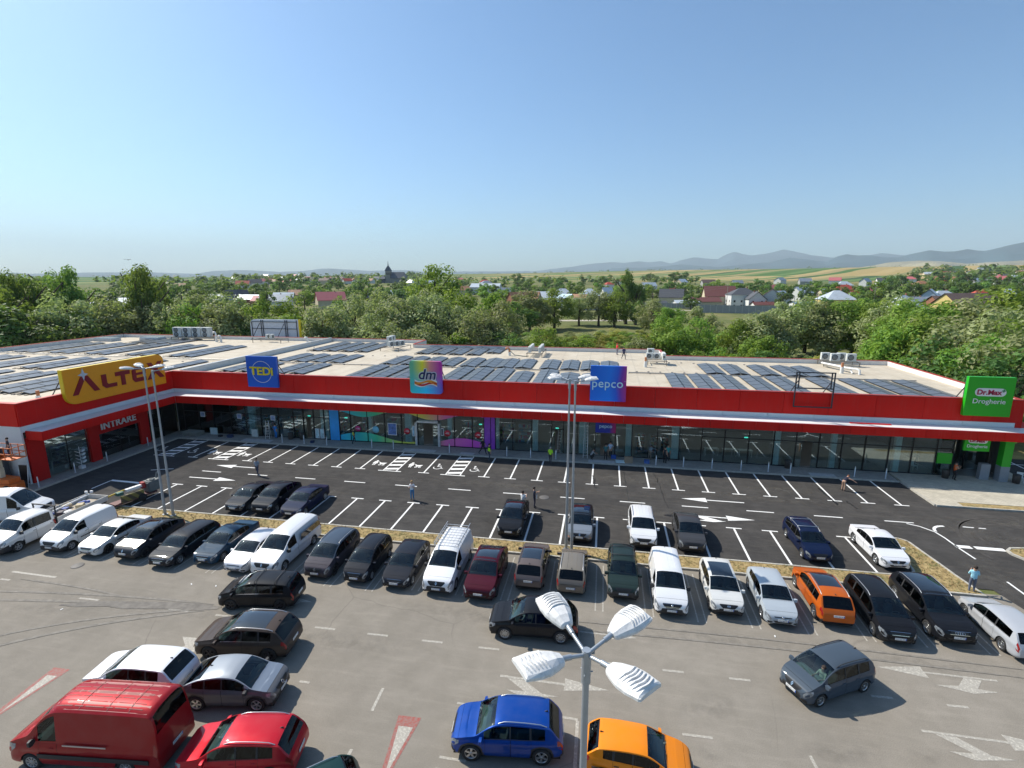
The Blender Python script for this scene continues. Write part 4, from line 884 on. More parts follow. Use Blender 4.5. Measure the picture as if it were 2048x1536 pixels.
arow([-84, -81.4, -78.8, -76.2], 77.6, 4, 'far rear row near the air conditioners')
# cable trays, bumps, skylights, pipes
TRAY = M('cable_tray', (.35, .34, .32), .5, .5)
for (a, b_) in (((-49.2, 62.35), (-3, 62.35)), ((3, 62.35), (34, 62.35)), ((-94, 63.6), (-50.2, 62.9))):
    mb = MB(); L = b_[0] - a[0]; mb.tube([(a[0], a[1], 7.06), (b_[0], b_[1], 7.06)], .07, 6)
    for i in range(int(L / 2.5)): mb.box((a[0] + i * 2.5, a[1], 6.98), (.12, .3, .06))
    tag(mb.obj('cable_tray', TRAY), ['long cable tray across the roof from the fire wall to the pepco sign', 'cable tray across the right half of the roof', 'cable tray across the left roof behind the golden sign'][0 if a[0] > -60 and a[0] < 0 else (1 if a[0] > 0 else 2)], 'cable tray')
mb = MB(); mb.lathe([(0, .09), (.1, .08), (.16, 0)], 8); vm = mb.mesh('vent', M('grey_rubber', (.16, .15, .14), .8))
vn = 0
for y, x0, x1, st in ((52.4, -34.5, -30, 1.1), (70.6, -34, -16, 1.9), (71.2, 5.5, 20, 1.6), (52.6, 2.6, 6.4, 1.2), (63.6, 2.6, 12, 1.4), (61.2, -94, -52, 2.4), (78, -48, -46, 1), (71.4, -12, 2, 2.1)):
    x = x0
    while x < x1:
        o = O('roof_vent', vm, None, (x, y + R.uniform(-.1, .1), 6.95 if x > -49.6 else 6.9)); tag(o, 'small dark rubber vent cap on the pale roof', 'vent', 'small vent caps dotted over the roof'); x += st
for i, (x, y) in enumerate(((-92.0, 80.5), (-84.5, 83.0))):
    t = thing('skylight', 'low pale skylight box on the left roof, %s one' % ['nearer', 'farther'][i], 'skylight', (x, y, 6.9))
    mb = MB(); mb.box2((-2, -1, 0), (2, 1, .45)); mb.obj('kerb_box', M('skylight_kerb', (.5, .52, .53), .6), t); mb = MB(); mb.box2((-1.9, -.9, .452), (1.9, .9, .6)); mb.obj('dome', M('skylight_dome', (.5, .6, .65), .15, var=0), t)
TERR = M('terracotta_pipe', (.50, .20, .09), .7); WPIPE = M('white_pipe', (.72, .72, .7), .5)
def stack(x, y, label, h=.9, z=6.95, bend=False, mat=TERR):
    t = thing('vent_pipe', label, 'pipe', (x, y, z))
    mb = MB(); mb.tube([(0, 0, 0), (0, 0, h * .6)], .2, 12); mb.obj('collar', WPIPE, t)
    mb = MB(); mb.tube([(0, 0, h * .6), (0, 0, h)] + ([(-.15, 0, h + .2), (-.45, 0, h + .2), (-.55, 0, h)] if bend else []), .14, 10); mb.obj('pipe', mat, t)
stack(-13.9, 74.2, 'terracotta vent pipe left of the twin air conditioner frame', .95, bend=True); stack(5.3, 67.2, 'terracotta vent pipe beside the air conditioners behind the pepco sign', 1.3)
stack(28.2, 66.6, 'terracotta vent pipe near the right air conditioners', 1.3); stack(-51.6, 37.6, 'squat terracotta vent pipe on the corner of the left roof', 1.2, 6.9)
stack(-70.4, 82.5, 'white swan neck pipe beside the left air conditioners', 1.6, 6.9, True, WPIPE); stack(-69.0, 82.0, 'lower white swan neck pipe beside the left air conditioners', 1.0, 6.9, True, WPIPE)
stack(-52.3, 86.0 - 3, 'white bent pipe near the back of the tall sign', .9, 6.9, True, WPIPE)
t = thing('duct_pipe', 'white insulated duct bending down to the roof by the right air conditioners', 'pipe', (29.4, 66, 6.95))
mb = MB(); mb.tube([(-1.6, 5.5, .5), (-.4, 1.5, .55), (.3, .3, .6), (.45, 0, .5), (.45, -.1, 0)], .13, 10); mb.obj('pipe', WPIPE, t); mb = MB(); mb.tube([(-1.2, 5.5, .3), (.0, 1.2, .4), (0, .6, 0)], .1, 10); mb.obj('pipe', WPIPE, t)
mb = MB(); mb.tube([(-13.8, 74.5, 7.6), (-13.1, 74, 7.1), (-11.5, 73.6, 7.0), (-11, 74, 7.0)], .06, 6); tag(mb.obj('hose', M('dark_hose', (.05, .1, .1), .5)), 'dark hoses running to the twin air conditioner frame', 'hose')
ACW = M('ac_white', (.62, .64, .62), .5, var=.06); ACD = M('ac_grille_dark', (.05, .055, .06), .5, var=0)
def ac_unit(t, x, y, z, w_=.95, d=.38, h=.85, rz=0, tall=False):
    u = O('ac_unit', None, t, (x, y, z), (0, 0, rz))
    mb = MB(); mb.box2((-w_ / 2, -d / 2, 0), (w_ / 2, d / 2, h)); o = O('casing', bevel_mesh(mb.mesh('casing', ACW), .02, 1), u)
    for q in ((.25, .72) if tall else (.5,)):
        mb = MB(); r = min(w_, h) * (.26 if tall else .36)
        mb.lathe([(0, 0), (r, 0), (r, .02), (r * .93, .03), (r * .86, .005), (0, .005)], 18, 'Y', (-w_ * .1, -d / 2 - .03, h * q)); mb.obj('fan_grille', ACD, u)
        mb = MB(); mb.lathe([(r * .25, 0), (r * .28, -.01), (r * .34, 0)], 14, 'Y', (-w_ * .1, -d / 2 - .035, h * q)); mb.lathe([(r * .6, 0), (r * .63, -.01), (r * .68, 0)], 18, 'Y', (-w_ * .1, -d / 2 - .035, h * q)); mb.obj('fan_ring', ACW, u)
    return u
def ac_frame(x, y, label, w_, d, units, rz=0, zt=.55):
    t = thing('air_conditioner_frame', label, 'air conditioner', (x, y, 6.95 if x > -49.6 else 6.9), rz)
    FRM = M('galvanised_frame', (.22, .2, .18), .5, .5)
    for sx in (-w_ / 2, w_ / 2):
        for sy in (-d / 2, d / 2): mb = MB(); mb.box((sx, sy, zt / 2), (.08, .08, zt)); mb.obj('leg', FRM, t)
    mb = MB()
    for sy in (-d / 2, d / 2, 0): mb.box((0, sy, zt + .03), (w_ + .2, .08, .08))
    for sx in (-w_ / 2, w_ / 2): mb.box((sx, 0, zt + .031), (.08, d, .075))
    mb.obj('deck', FRM, t)
    for u in units: ac_unit(t, *u)
    return t
zz = .66
ac_frame(-76.5, 84.6, 'row of large white air conditioners on a long frame over the left roof', 8.5, 1.8, [(-3.4 + i * 1.9, 0, zz, 1.7, .9, 1.75, 0, True) for i in range(4)], .1)
ac_frame(-60, 83.5, 'mostly empty frame with two small air conditioners before the back of the tall sign', 5.4, 2.4, [(-.9, .6, zz, .9, .4, .75, pi / 2), (0, .6, zz, .9, .4, .75, pi / 2)], .05)
ac_frame(-33.3, 77.6, 'stepped group of white air conditioners on a frame behind the rainbow sign', 3.2, 4.2, [(-1.2, 1.2, zz, 1.0, .45, 1.5, pi / 2 - .3, True), (-.9, -.2, zz, 1.0, .45, 1.5, pi / 2 - .3, True), (-.1, -1.2, zz, .9, .4, .85, pi / 2 - .3), (.4, -.4, zz, .9, .4, .85, pi / 2 - .3), (.9, .5, zz, .9, .4, .85, pi / 2 - .3)], -.1)
ac_frame(-10, 75.6, 'two rows of small white air conditioners on a frame left of the roof workers', 2.2, 5.0, [(-.8, -1.9 + i * 1.2, zz, .9, .38, .8, pi / 2 + .15) for i in range(4)] + [(.7, -1.9 + i * 1.2, zz, .9, .38, .8, pi / 2 + .15) for i in range(4)])
ac_frame(6.9, 70.0, 'cluster of white air conditioners and pipes behind the pepco sign', 2.4, 2.6, [(-.9, .2, zz, .9, .4, .8, .1), (-.7, 1.0, zz, .9, .4, 1.3, .1, True), (.1, .2, zz, .9, .4, .8, .1), (.9, .4, zz, .4, .9, .9, .05), (.9, -.5, zz, .4, .9, .9, 0)])
t4 = ac_frame(30.2, 72.6, 'four white air conditioners with round fans at the right end of the roof', 4.2, 2.0, [(-1.4, .7, zz, 1.05, .42, .95, .05), (-.6, -.3, zz, 1.1, .42, 1.0, .05), (.55, .7, zz, 1.05, .42, .95, .05), (1.3, -.3, zz, 1.15, .42, 1.0, .05)])
# back of the tall rear sign
t = thing('rear_sign', 'back of a long white sign with dark bracing at the rear of the roof', 'sign', (-62.4, 88.3, 8.9))
pts = [(-5.1, -1.9)] + [(5.1, -1.9), (5.1, 1.75)] + arc(-4.1, .75, 1.0, 90, 180, 6)
plate(pts, 0, .4, 'sign_box', M('white_sign_back', (.55, .60, .66), .5), t); plate([(5.0, -1.9), (5.35, -1.9), (5.35, 1.75), (5.0, 1.75)], .05, .5, 'sign_edge', AB, t)
for a, b_ in (((-4.7, -1.8), (-4.7, 1.2)), ((-2.7, -1.8), (-2.7, 1.6)), ((-2.3, -1.8), (-2.3, 1.6)), ((2.4, -1.8), (2.4, 1.6)), ((2.8, -1.8), (2.8, 1.6)), ((4.8, -1.8), (4.8, 1.6)), ((-4.7, 1.3), (4.8, 1.3)), ((-4.7, 0), (4.8, 0)), ((-4.7, -1.75), (4.8, -1.75))):
    mb = MB(); mb.box(((a[0] + b_[0]) / 2, -.08 - .012 * (a[0] == b_[0]), (a[1] + b_[1]) / 2), (abs(a[0] - b_[0]) + .1, .1, abs(a[1] - b_[1]) + .1)); mb.obj('frame_bar', FR, t)
for x in (-3.0, 2.2): mb = MB(); mb.tube([(x, -.1, 1.0), (x - .6, -2.0, -1.95)], .06, 6); mb.obj('brace', FR, t)

# ================================================================ lamp posts
GALV = M('galvanised_steel', (.36, .40, .44), .45, .55, var=.1, scale=2)
SEC = [(0, .095, .07), (.03, .13, .10), (.18, .20, .14), (.36, .265, .15), (.55, .285, .135), (.79, .265, .09), (.82, .25, .05)]
def sech(x):
    for (a, _, ha), (b_, _, hb_) in zip(SEC, SEC[1:]):
        if x <= b_: return ha + (hb_ - ha) * (x - a) / (b_ - a)
    return .05
def head_mesh():
    """cast lamp housing, points along +X, rear ribs running across"""
    mb = MB(); sec = SEC
    rings = []
    for x, hw, h in sec: rings.append([(x, -hw, -.02), (x, -hw * 1.0, .025), (x, -hw * .86, h * .62), (x, -hw * .45, h), (x, hw * .45, h), (x, hw * .86, h * .62), (x, hw, .025), (x, hw, -.02)])
    vs = [v for g in rings for v in g]; n = 8; fs = [(i * n + j, (i + 1) * n + j, (i + 1) * n + (j + 1) % n, i * n + (j + 1) % n) for i in range(len(sec) - 1) for j in range(n)]
    mb.add(vs, fs, 0, False); mb.add(rings[0], [tuple(range(8))]); mb.add(rings[-1], [tuple(range(7, -1, -1))])
    return mb.mesh('housing', HW, sharp=35)
HW = bpy.data.materials.new('weathered_white_casting'); HW.use_nodes = True
k = NT(HW); b = k.n['Principled BSDF']; v = k.coord(); f = k.noise(v, 9, 6, .7)
c = k.mix(k.ramp(k.noise(v, 22, 4, .8), [(.66, (0,) * 3), (.72, (.8,) * 3)]), k.ramp(f, [(.3, (.55, .55, .54)), (.6, (.74, .74, .73))]), (.2, .17, .13)); k.link(c, b.inputs['Base Color']); b.inputs['Roughness'].default_value = .5
HM = head_mesh()
def ribs_mesh(x):
    mb = MB(); n = 12; hw = .23; vs = []
    for i in range(n + 1):
        u = -1 + 2 * i / n; xx = x - .075 * (u * u); zt = sech(xx) * (1 - .38 * max(0, (abs(u) - .5) / .5)) + .028 * (1 - abs(u) ** 4)
        vs += [(xx, u * hw, .05), (xx + .032, u * hw, .05), (xx + .022, u * hw, zt), (xx - .004, u * hw, zt)]
    fs = []
    for i in range(n):
        a = 4 * i; fs += [(a + 3, a + 2, a + 6, a + 7), (a, a + 3, a + 7, a + 4), (a + 1, a + 5, a + 6, a + 2)]
    mb.add(vs, fs, 0, False); return mb.mesh('rib', HW)
RIBS = [ribs_mesh(.42 + .068 * i) for i in range(6)]
mb = MB(); mb.box2((.3, -.19, -.035), (.78, .19, -.021)); LENS = mb.mesh('lens', M('lamp_lens', (.5, .52, .52), .2, var=0))
def lamp_head(t, ang, r0=.66, z=0, tilt=0):
    u = O('lamp_head', None, t, (cos(ang) * r0, sin(ang) * r0, z), (0, -tilt, ang))
    O('housing', HM, u); O('lens', LENS, u)
    for rb in RIBS: O('cooling_rib', rb, u)
def lamp_post(x, y, z0, H_, angs, label, rb=.105, rs=None):
    t = thing('lamp_post', label, 'lamp post', (x, y, z0), 0, 'tall galvanised lamp posts'); H_ -= z0
    mb = MB(); mb.tube([(0, 0, 0), (0, 0, .02)], .2, 12); mb.obj('base_plate', GALV, t)
    mb = MB(); mb.tube([(0, 0, .02), (0, 0, H_ * .5), (0, 0, H_ - .55)], [rb, rb * .72, rb * .55], 16); mb.obj('pole', GALV, t)
    mb = MB(); mb.tube([(0, 0, H_ - .62), (0, 0, H_)], .082, 18); mb.tube([(0, 0, H_), (0, 0, H_ + .02)], .075, 18); mb.obj('sleeve', GALV, t)
    mb = MB()
    for q in range(3):
        a = q * 2.1 + .3; mb.tube([(0, 0, H_ - .42), (cos(a) * .12, sin(a) * .12, H_ - .42)], .012, 6)
    mb.obj('set_screw', GALV, t)
    for ai, a in enumerate(angs):
        r0 = rs[ai] if rs else .6; mb = MB(); mb.tube([(cos(a) * .05, sin(a) * .05, H_ - .07), (cos(a) * (r0 - .14), sin(a) * (r0 - .14), H_ + .0)], .034, 10); mb.tube([(cos(a) * (r0 - .18), sin(a) * (r0 - .18), H_ - .005), (cos(a) * (r0 + .06), sin(a) * (r0 + .06), H_ + .035)], .048, 10); mb.obj('arm', GALV, t)
        lamp_head(t, a, r0, H_ + .0, radians(9))
A4 = [radians(a) for a in (124, 217, 47, 318)]
lamp_post(-.12, 7.75, 0, 11.9, A4, 'nearest lamp post with four ribbed white heads at the bottom', rs=[.66, .50, .62, .52])
lamp_post(-33.5, 31.75, .1, 11.75, [radians(a) for a in (150, 235, 20)], 'left post of the lamp pair beside the parked white vans'); lamp_post(-32.72, 31.7, .1, 11.6, [radians(35)], 'right post of the lamp pair beside the parked white vans')
lamp_post(-2.1, 32.0, .1, 11.9, [radians(a) for a in (205, 150, 25)], 'left post of the lamp pair on the straw strip in the middle'); lamp_post(-1.72, 31.75, .1, 11.85, [radians(15)], 'right post of the lamp pair on the straw strip in the middle')
lamp_post(-131, 101, -1, 11.5, [0, pi], 'distant street lamp with two heads before the trees at the left edge')

# ================================================================ people
SKIN = M('skin', (.45, .26, .18), .6, var=.05)
def person(x, y, rz, label, top, bot, hair=(.03, .02, .015), z=.0, pose='stand', shoes=(.04, .04, .04), vest=None, h=1.74, bare=False, bag=False, hood=None):
    s_ = h / 1.74; t = thing('person', label, 'person', (x, y, z), rz)
    J = {}
    def put(n, p, r): J[n] = (Vector(p), r)
    lean = 0; hipz = .93
    if pose == 'sit': hipz = .5
    put('pelvis', (0, 0, hipz), .15); cz = hipz
    if pose == 'bend': lean = 1.0
    if pose == 'crouch': hipz = .42; J['pelvis'] = (Vector((0, 0, hipz)), .15); lean = .55
    def up_(d, side=0, r=.12, nm=''):   # along the leaning spine; forward is -Y
        put(nm, (side, -sin(lean) * d, hipz + cos(lean) * d), r)
    up_(.2, 0, .125, 'waist'); up_(.42, 0, .15, 'chest'); up_(.53, 0, .075, 'neck'); up_(.62, 0, .062, 'jaw'); up_(.72, 0, .095, 'skull'); up_(.80, 0, .07, 'crown')
    nv = J['jaw'][0] * .5 + J['skull'][0] * .5
    put('nose', (0, nv.y - .11 * cos(lean) , nv.z - .11 * sin(lean) * .6), .016)
    sw = .0
    for sd, s in (('l', 1), ('r', -1)):
        up_(.47, s * .17, .062, 'sh' + sd); sp_ = J['sh' + sd][0]
        st = {'walk': .22 * s, 'stand': .05}.get(pose, .05)
        if pose == 'phone' : el = sp_ + Vector((s * .07, -.08, -.26)); wr = el + Vector((-s * .12, -.22, .16))
        elif pose == 'hips': el = sp_ + Vector((s * .16, .06, -.25)); wr = el + Vector((-s * .15, -.08, -.2))
        elif pose == 'bend': el = sp_ + (Vector((s * .1, -.05, -.27)) if s > 0 else Vector((s * .3, -.12, -.1))); wr = el + (Vector((0, -.05, -.24)) if s > 0 else Vector((s * .18, -.1, -.12)))
        elif pose == 'sit': el = sp_ + Vector((s * .05, -.15, -.22)); wr = el + Vector((-s * .04, -.25, .03))
        elif pose == 'reach': el = sp_ + Vector((s * .12, -.12, .2)); wr = el + Vector((0, -.12, .22))
        elif pose == 'crouch': el = sp_ + Vector((s * .04, -.16, -.2)); wr = el + Vector((-s * .05, -.2, -.02))
        else: el = sp_ + Vector((s * .06, .03 - st * .5, -.28)); wr = el + Vector((0, -.06 - st * .5, -.24))
        put('el' + sd, el, .044); put('wr' + sd, wr, .03); d = (wr - el).normalized()
        hd = wr + d * .07; put('palm' + sd, hd, .032)
        side = d.orthogonal().normalized()
        for q in range(4): put('f%d%s' % (q, sd), hd + d * (.07 + (.012 if q in (1, 2) else 0)) + side * (q - 1.5) * .02 + Vector((0, -.01, 0)), .009)
        put('th' + sd, wr + d * .06 + side * .055, .010)
        k_ = 1 if pose == 'walk' else 0
        hp = Vector((s * .09, 0, hipz - .04)); put('hip' + sd, hp, .098)
        if pose == 'sit': kn = hp + Vector((s * .03, -.42, .02)); an = kn + Vector((0, -.02, -.42))
        elif pose == 'crouch': kn = Vector((s * .14, -.32, .45)); an = Vector((s * .12, -.05, .08))
        else: kn = Vector((s * .1, -.05 - .2 * s * k_, .5)); an = Vector((s * .11, .02 - .34 * s * k_ + (.1 if k_ and s < 0 else 0), .08))
        put('kn' + sd, kn, .068); put('an' + sd, an, .045); put('toe' + sd, an + Vector((s * .02, -.17, -.045)), .038)
    E_ = [('pelvis', 'waist'), ('waist', 'chest'), ('chest', 'neck'), ('neck', 'jaw'), ('jaw', 'skull'), ('skull', 'crown'), ('jaw', 'nose')]
    for sd in 'lr':
        E_ += [('chest', 'sh' + sd), ('sh' + sd, 'el' + sd), ('el' + sd, 'wr' + sd), ('wr' + sd, 'palm' + sd), ('wr' + sd, 'th' + sd), ('pelvis', 'hip' + sd), ('hip' + sd, 'kn' + sd), ('kn' + sd, 'an' + sd), ('an' + sd, 'toe' + sd)] + [('palm' + sd, 'f%d%s' % (q, sd)) for q in range(4)]
    names = list(J); me = bpy.data.meshes.new('body'); me.from_pydata([J[n][0] * s_ for n in names], [(names.index(a), names.index(b_)) for a, b_ in E_], [])
    o = bpy.data.objects.new('tmp', me); COL.objects.link(o); sk_ = o.modifiers.new('skin', 'SKIN'); sk_.use_smooth_shade = True
    for i, n in enumerate(names):
        r = J[n][1] * s_; d = me.skin_vertices[0].data[i]; d.radius = (r * (1.25 if n in ('chest', 'pelvis', 'waist') else 1), r * (.85 if n in ('chest', 'pelvis', 'waist') else 1)); d.use_root = n == 'pelvis'
    o.modifiers.new('sub', 'SUBSURF').levels = 1
    dg = bpy.context.evaluated_depsgraph_get(); bm_ = bpy.data.meshes.new_from_object(o.evaluated_get(dg)); bpy.data.objects.remove(o)
    def cm(c, pre): return M(pre + '_%02d%02d%02d' % tuple(int(x * 99) for x in c), c, .85, var=.15, scale=6)
    bm_.materials.clear(); mats = [cm(top, 'cloth'), cm(bot, 'cloth'), SKIN, cm(shoes, 'shoe'), cm(vest or top, 'cloth')]
    for mt in mats: bm_.materials.append(mt)
    segs = []
    for a, b_ in E_:
        q = 0
        n2 = b_
        if n2[:2] in ('wr', 'f0', 'f1', 'f2', 'f3', 'th') or n2[:4] == 'palm' or n2 in ('jaw', 'skull', 'crown', 'nose'): q = 2
        elif n2[:2] in ('kn', 'an') or n2[:3] == 'hip': q = 1
        elif n2[:3] == 'toe': q = 3
        elif n2 in ('waist', 'chest'): q = 4
        if n2[:2] == 'el' and bare: q = 2
        segs.append((J[a][0] * s_, J[b_][0] * s_, q))
    for p in bm_.polygons:
        c = p.center; best = 9; qi = 0
        for a, b_, q in segs:
            ab = b_ - a; u = max(0, min(1, (c - a).dot(ab) / ab.length_squared)); dd = (c - a - ab * u).length
            if dd < best: best, qi = dd, q
        p.material_index = qi; p.use_smooth = True
    O('body', bm_, t)
    sc_ = J['skull'][0] * s_; mb = MB(); dirn = Vector((0, -sin(lean), cos(lean)))
    prof = [(.109 * s_ * cos(a), .109 * s_ * sin(a)) for a in [radians(q) for q in (-20, 5, 30, 55, 75, 90)]]
    mb.lathe(prof, 14); hm = mb.obj('hair', cm(hood or hair, 'hair'), t, sc_ + Vector((0, .022, .012)) * s_); hm.rotation_euler = (lean - .35, 0, 0)
    for s in (-1, 1):
        mb = MB(); mb.lathe([(0, -.008), (.01, 0), (0, .008)], 8); mb.obj('eye', M('eye_dark', (.02, .02, .02), .3, var=0), t, (nv + Vector((s * .033, -.082 * cos(lean), .03 - .06 * sin(lean)))) * s_)
    if bag: mb = MB(); mb.box((.0, -.2, .98 * s_), (.3, .06, .34)); mb.obj('white_bag', WPL, t)
    return t
W3 = (.75, .75, .75); BLK = (.015, .015, .018); JEAN = (.03, .09, .22); HIV = (.45, .85, .03)
person(-15.42, 37.89, .2, 'person in white top and blue jeans standing on the rear lot', W3, (.02, .16, .34), (.35, .22, .1), pose='phone', h=1.7)
person(-5.95, 37.35, 2.6, 'person in white T-shirt standing behind the black SUV', W3, (.05, .05, .06), pose='phone', h=1.76)
person(-5.15, 38.2, 1.7, 'person in dark shirt holding white folder beside the white T-shirt', (.03, .035, .06), (.03, .03, .05), pose='phone', h=1.78, bag=True)
person(20.9, 46.25, 2.2, 'woman in dark dress bending over a parking line', (.008, .01, .03), (.42, .26, .18), (.18, .07, .03), pose='bend', h=1.66, bare=True)
person(-31.84, 40.5, .4, 'person in grey top walking with a bag past the parked black cars', (.3, .32, .36), (.06, .06, .09), pose='walk', h=1.7)
person(-27.3, 50.8, 2.9, 'worker in yellow vest over dark clothes before the blue film', (.02, .02, .03), (.02, .02, .03), vest=(.5, .55, .05), pose='walk', z=.12)
person(-11.2, 48.45, 3.0, 'worker in bright green vest walking on the asphalt by the purple film', (.02, .025, .03), (.05, .06, .08), vest=HIV, pose='walk')
person(-12.2, 49.75, 1.2, 'person in black clothes beside the purple film behind the green vest', BLK, BLK, pose='walk', z=.12)
person(-4.95, 48.55, 3.1, 'worker in bright yellow vest near the left lamp post pair top', HIV, (.04, .04, .05), (.35, .33, .3), vest=HIV, pose='walk')
person(.5, 50.15, 2.9, 'person in teal shirt by the fourth shop door', (.04, .14, .15), BLK, z=.12); person(.95, 50.9, .3, 'person in patterned white shirt hands on hips by the fourth shop door', (.45, .55, .7), BLK, pose='hips', z=.12)
person(6.3, 50.2, 2.5, 'person in black with a white print by the wide pale column', BLK, (.015, .015, .018), z=.12, bare=True); person(6.65, 50.9, .2, 'person in turquoise shirt behind the one in black', (.05, .35, .32), (.05, .05, .06), z=.12)
person(4.9, 50.95, 2.8, 'worker in grey shirt and beige trousers bending by the shop window', (.22, .26, .28), (.2, .16, .12), pose='bend', z=.12, h=1.7)
person(-1.0, 50.1, 1.9, 'person in grey crouching beside the tall ladder', (.3, .3, .3), BLK, pose='crouch', z=.12)
person(-37.1, 50.9, 2.9, 'worker in bright blue overalls by the step ladder', (.03, .22, .6), (.03, .2, .55), pose='hips', z=.12)
person(31.75, 50.35, 1.7, 'worker in orange shirt and shorts before the green shop corner', (.75, .12, .02), BLK, pose='phone', z=.12, bare=True)
person(29.9, 52.9, .2, 'dark dressed person inside the right shop seen through glass', (.03, .035, .04), (.03, .03, .04), z=.14)
person(21.75, 31.4, 2.8, 'person in pale blue shirt holding a phone behind the silver estate', (.35, .68, .80), (.12, .14, .2), pose='phone', h=1.72, z=.0)
person(2.75, 73.6, .4, 'worker in dark clothes standing on the roof', (.03, .03, .10), (.03, .03, .05), z=6.95, pose='walk'); person(1.9, 77.8, 2.2, 'worker in red shirt behind the other one on the roof', (.7, .03, .03), (.2, .2, .25), (.6, .02, .02), z=6.95, hood=(.6, .02, .02))

# ================================================================ boom lift at the left corner
t = thing('boom_lift', 'orange boom lift with cream mast and raised work basket at the white corner', 'boom lift', (-51.1, 33.2, .0))
OR = M('orange_machine', (.62, .14, .02), .5); CRM = M('cream_boom', (.62, .55, .40), .55)
for z0, z1, wd in ((.9, 2.2, .34), (2.2, 3.2, .27)): mb = MB(); mb.box2((-wd / 2, -wd / 2, z0), (wd / 2, wd / 2, z1)); mb.obj('mast', CRM, t)
mb = MB(); mb.prism([(-1.7, -.6), (1.4, -.6), (1.9, -.3), (1.9, .3), (1.4, .6), (-1.7, .6)], .45, .95); mb.obj('chassis', OR, t)
mb = MB(); mb.prism([(-.9, -.55), (1.3, -.45), (1.3, .45), (-.9, .55)], .96, 1.35); mb.obj('counterweight', OR, t)
for sx in (-1.2, 1.2):
    for sy in (-.62, .62): mb = MB(); mb.lathe([(0, -.12), (.4, -.12), (.45, -.06), (.45, .06), (.4, .12), (0, .12)], 16, 'Y', (sx, sy, .45)); mb.obj('wheel', M('tyre_rubber', (.02, .02, .02), .85, var=0), t)
mb = MB(); mb.box2((-.2, -.2, 3.15), (1.2, .0, 3.35)); mb.tube([(0, 0, 3.1), (.4, -.1, 3.4), (1.0, -.2, 3.5)], .1, 8); mb.obj('jib', OR, t)
bk = [(-.3, -.75), (2.6, -.75), (2.6, .35), (-.3, .35)]
mb = MB(); mb.box2((-.3, -.75, 3.28), (2.6, .35, 3.34)); mb.obj('basket_floor', OR, t)
mb = MB()
for z in (3.8, 4.35):
    for a, b_ in zip(bk, bk[1:] + bk[:1]): mb.tube([(*a, z), (*b_, z)], .035, 6)
for x, y in bk + [(1.15, -.75), (1.15, .35), (.4, -.75), (1.9, -.75), (1.9, .35)]: mb.tube([(x, y, 3.34), (x, y, 4.4)], .035, 6)
mb.obj('basket_rail', OR, t)
mb = MB(); mb.box2((.1, -.5, 3.4), (.7, .1, 4.1)); mb.obj('control_box', M('dark_machine', (.05, .05, .06), .5), t)
person(-49.6, 33.1, -.4, 'worker in dark clothes standing in the orange work basket', (.05, .04, .05), (.04, .04, .06), z=3.35, h=1.7, pose='stand')
t = thing('black_display_board', 'black board with white metal frame leaning on the white end wall', 'display board', (-50.2, 34.1, .12), .05)
mb = MB(); mb.box2((-.4, .15, .35), (.4, .2, 2.0)); mb.obj('board', M('black_board', (.01, .01, .012), .4, var=0), t)
for sx in (-.45, .45): mb = MB(); mb.tube([(sx, -.05, 0), (sx, .25, 2.15)], .035, 6); mb.obj('post', WHT, t)
mb = MB(); mb.tube([(-.45, -.02, .3), (.45, -.02, .3)], .03, 6); mb.tube([(-.45, .24, 2.1), (.45, .24, 2.1)], .03, 6); mb.obj('crossbar', WHT, t)
ladder(-51.9, 31.4, 2.3, .1, 'aluminium ladder standing beside the boom lift base', .25, False, .0)
t = thing('goods_rack', 'dark outdoor rack with white items under a red awning at the left edge', 'rack', (-53.2, 34.2, .12))
mb = MB(); mb.box2((-1.6, -.1, 0), (1.2, .3, 2.6)); mb.obj('back_panel', M('dark_machine'), t)
mb = MB(); mb.box2((-1.8, -1.2, 2.75), (1.3, .4, 2.85)); mb.obj('awning', RED, t)
rr = random.Random(9)
for i in range(22): mb = MB(); mb.lathe([(0, -.03), (.14, 0), (.12, .05), (0, .06)], 10, 'Y', (rr.uniform(-1.4, 1.1), -.2, rr.uniform(.4, 2.4))); mb.obj('helmet', M('helmet_%d' % (i % 3), [(.7, .7, .7), (.08, .08, .1), (.5, .5, .55)][i % 3], .4, var=0), t)

# ================================================================ towed lift trailer behind the flatbed
t = thing('lift_trailer', 'towed boom lift trailer with striped yellow outrigger and grey engine hood', 'trailer', (-38.2, 33.6, .0), 1.32)
STR = bpy.data.materials.new('yellow_black_stripes'); STR.use_nodes = True
k = NT(STR); b = k.n['Principled BSDF']; wv = k.add('ShaderNodeTexWave', wave_type='BANDS', bands_direction='DIAGONAL'); wv.inputs['Scale'].default_value = .9; k.link(k.coord(), wv.inputs[0])
k.link(k.ramp(wv.outputs['Fac'], [(0, (.22, .19, .05)), (.5, (.07, .06, .04))], 'CONSTANT'), b.inputs['Base Color'])
mb = MB(); mb.box2((-1.2, -.52, .4), (.5, -.34, .95)); mb.obj('outrigger_panel', STR, t)
mb = MB(); mb.box2((-1.7, -.42, .28), (1.6, .42, .40)); mb.obj('chassis', M('grey_red_machine', (.14, .05, .05), .6), t)
mb = MB(); mb.prism([(.9, -.5), (2.0, -.4), (2.2, 0), (2.0, .4), (.9, .5)], .45, 1.35); o = O('engine_hood', bevel_mesh(mb.mesh('hood', M('grey_machine', (.13, .15, .15), .5)), .08, 2), t)
mb = MB(); mb.lathe([(.12, 1.36), (.3, 1.36), (.3, 1.42), (.12, 1.42)], 16, 'Z', (1.4, 0, 0)); mb.tube([(1.9, .1, 1.3), (2.0, .1, 1.8), (2.3, .1, 1.85)], .05, 6); mb.obj('exhaust', M('grey_machine'), t)
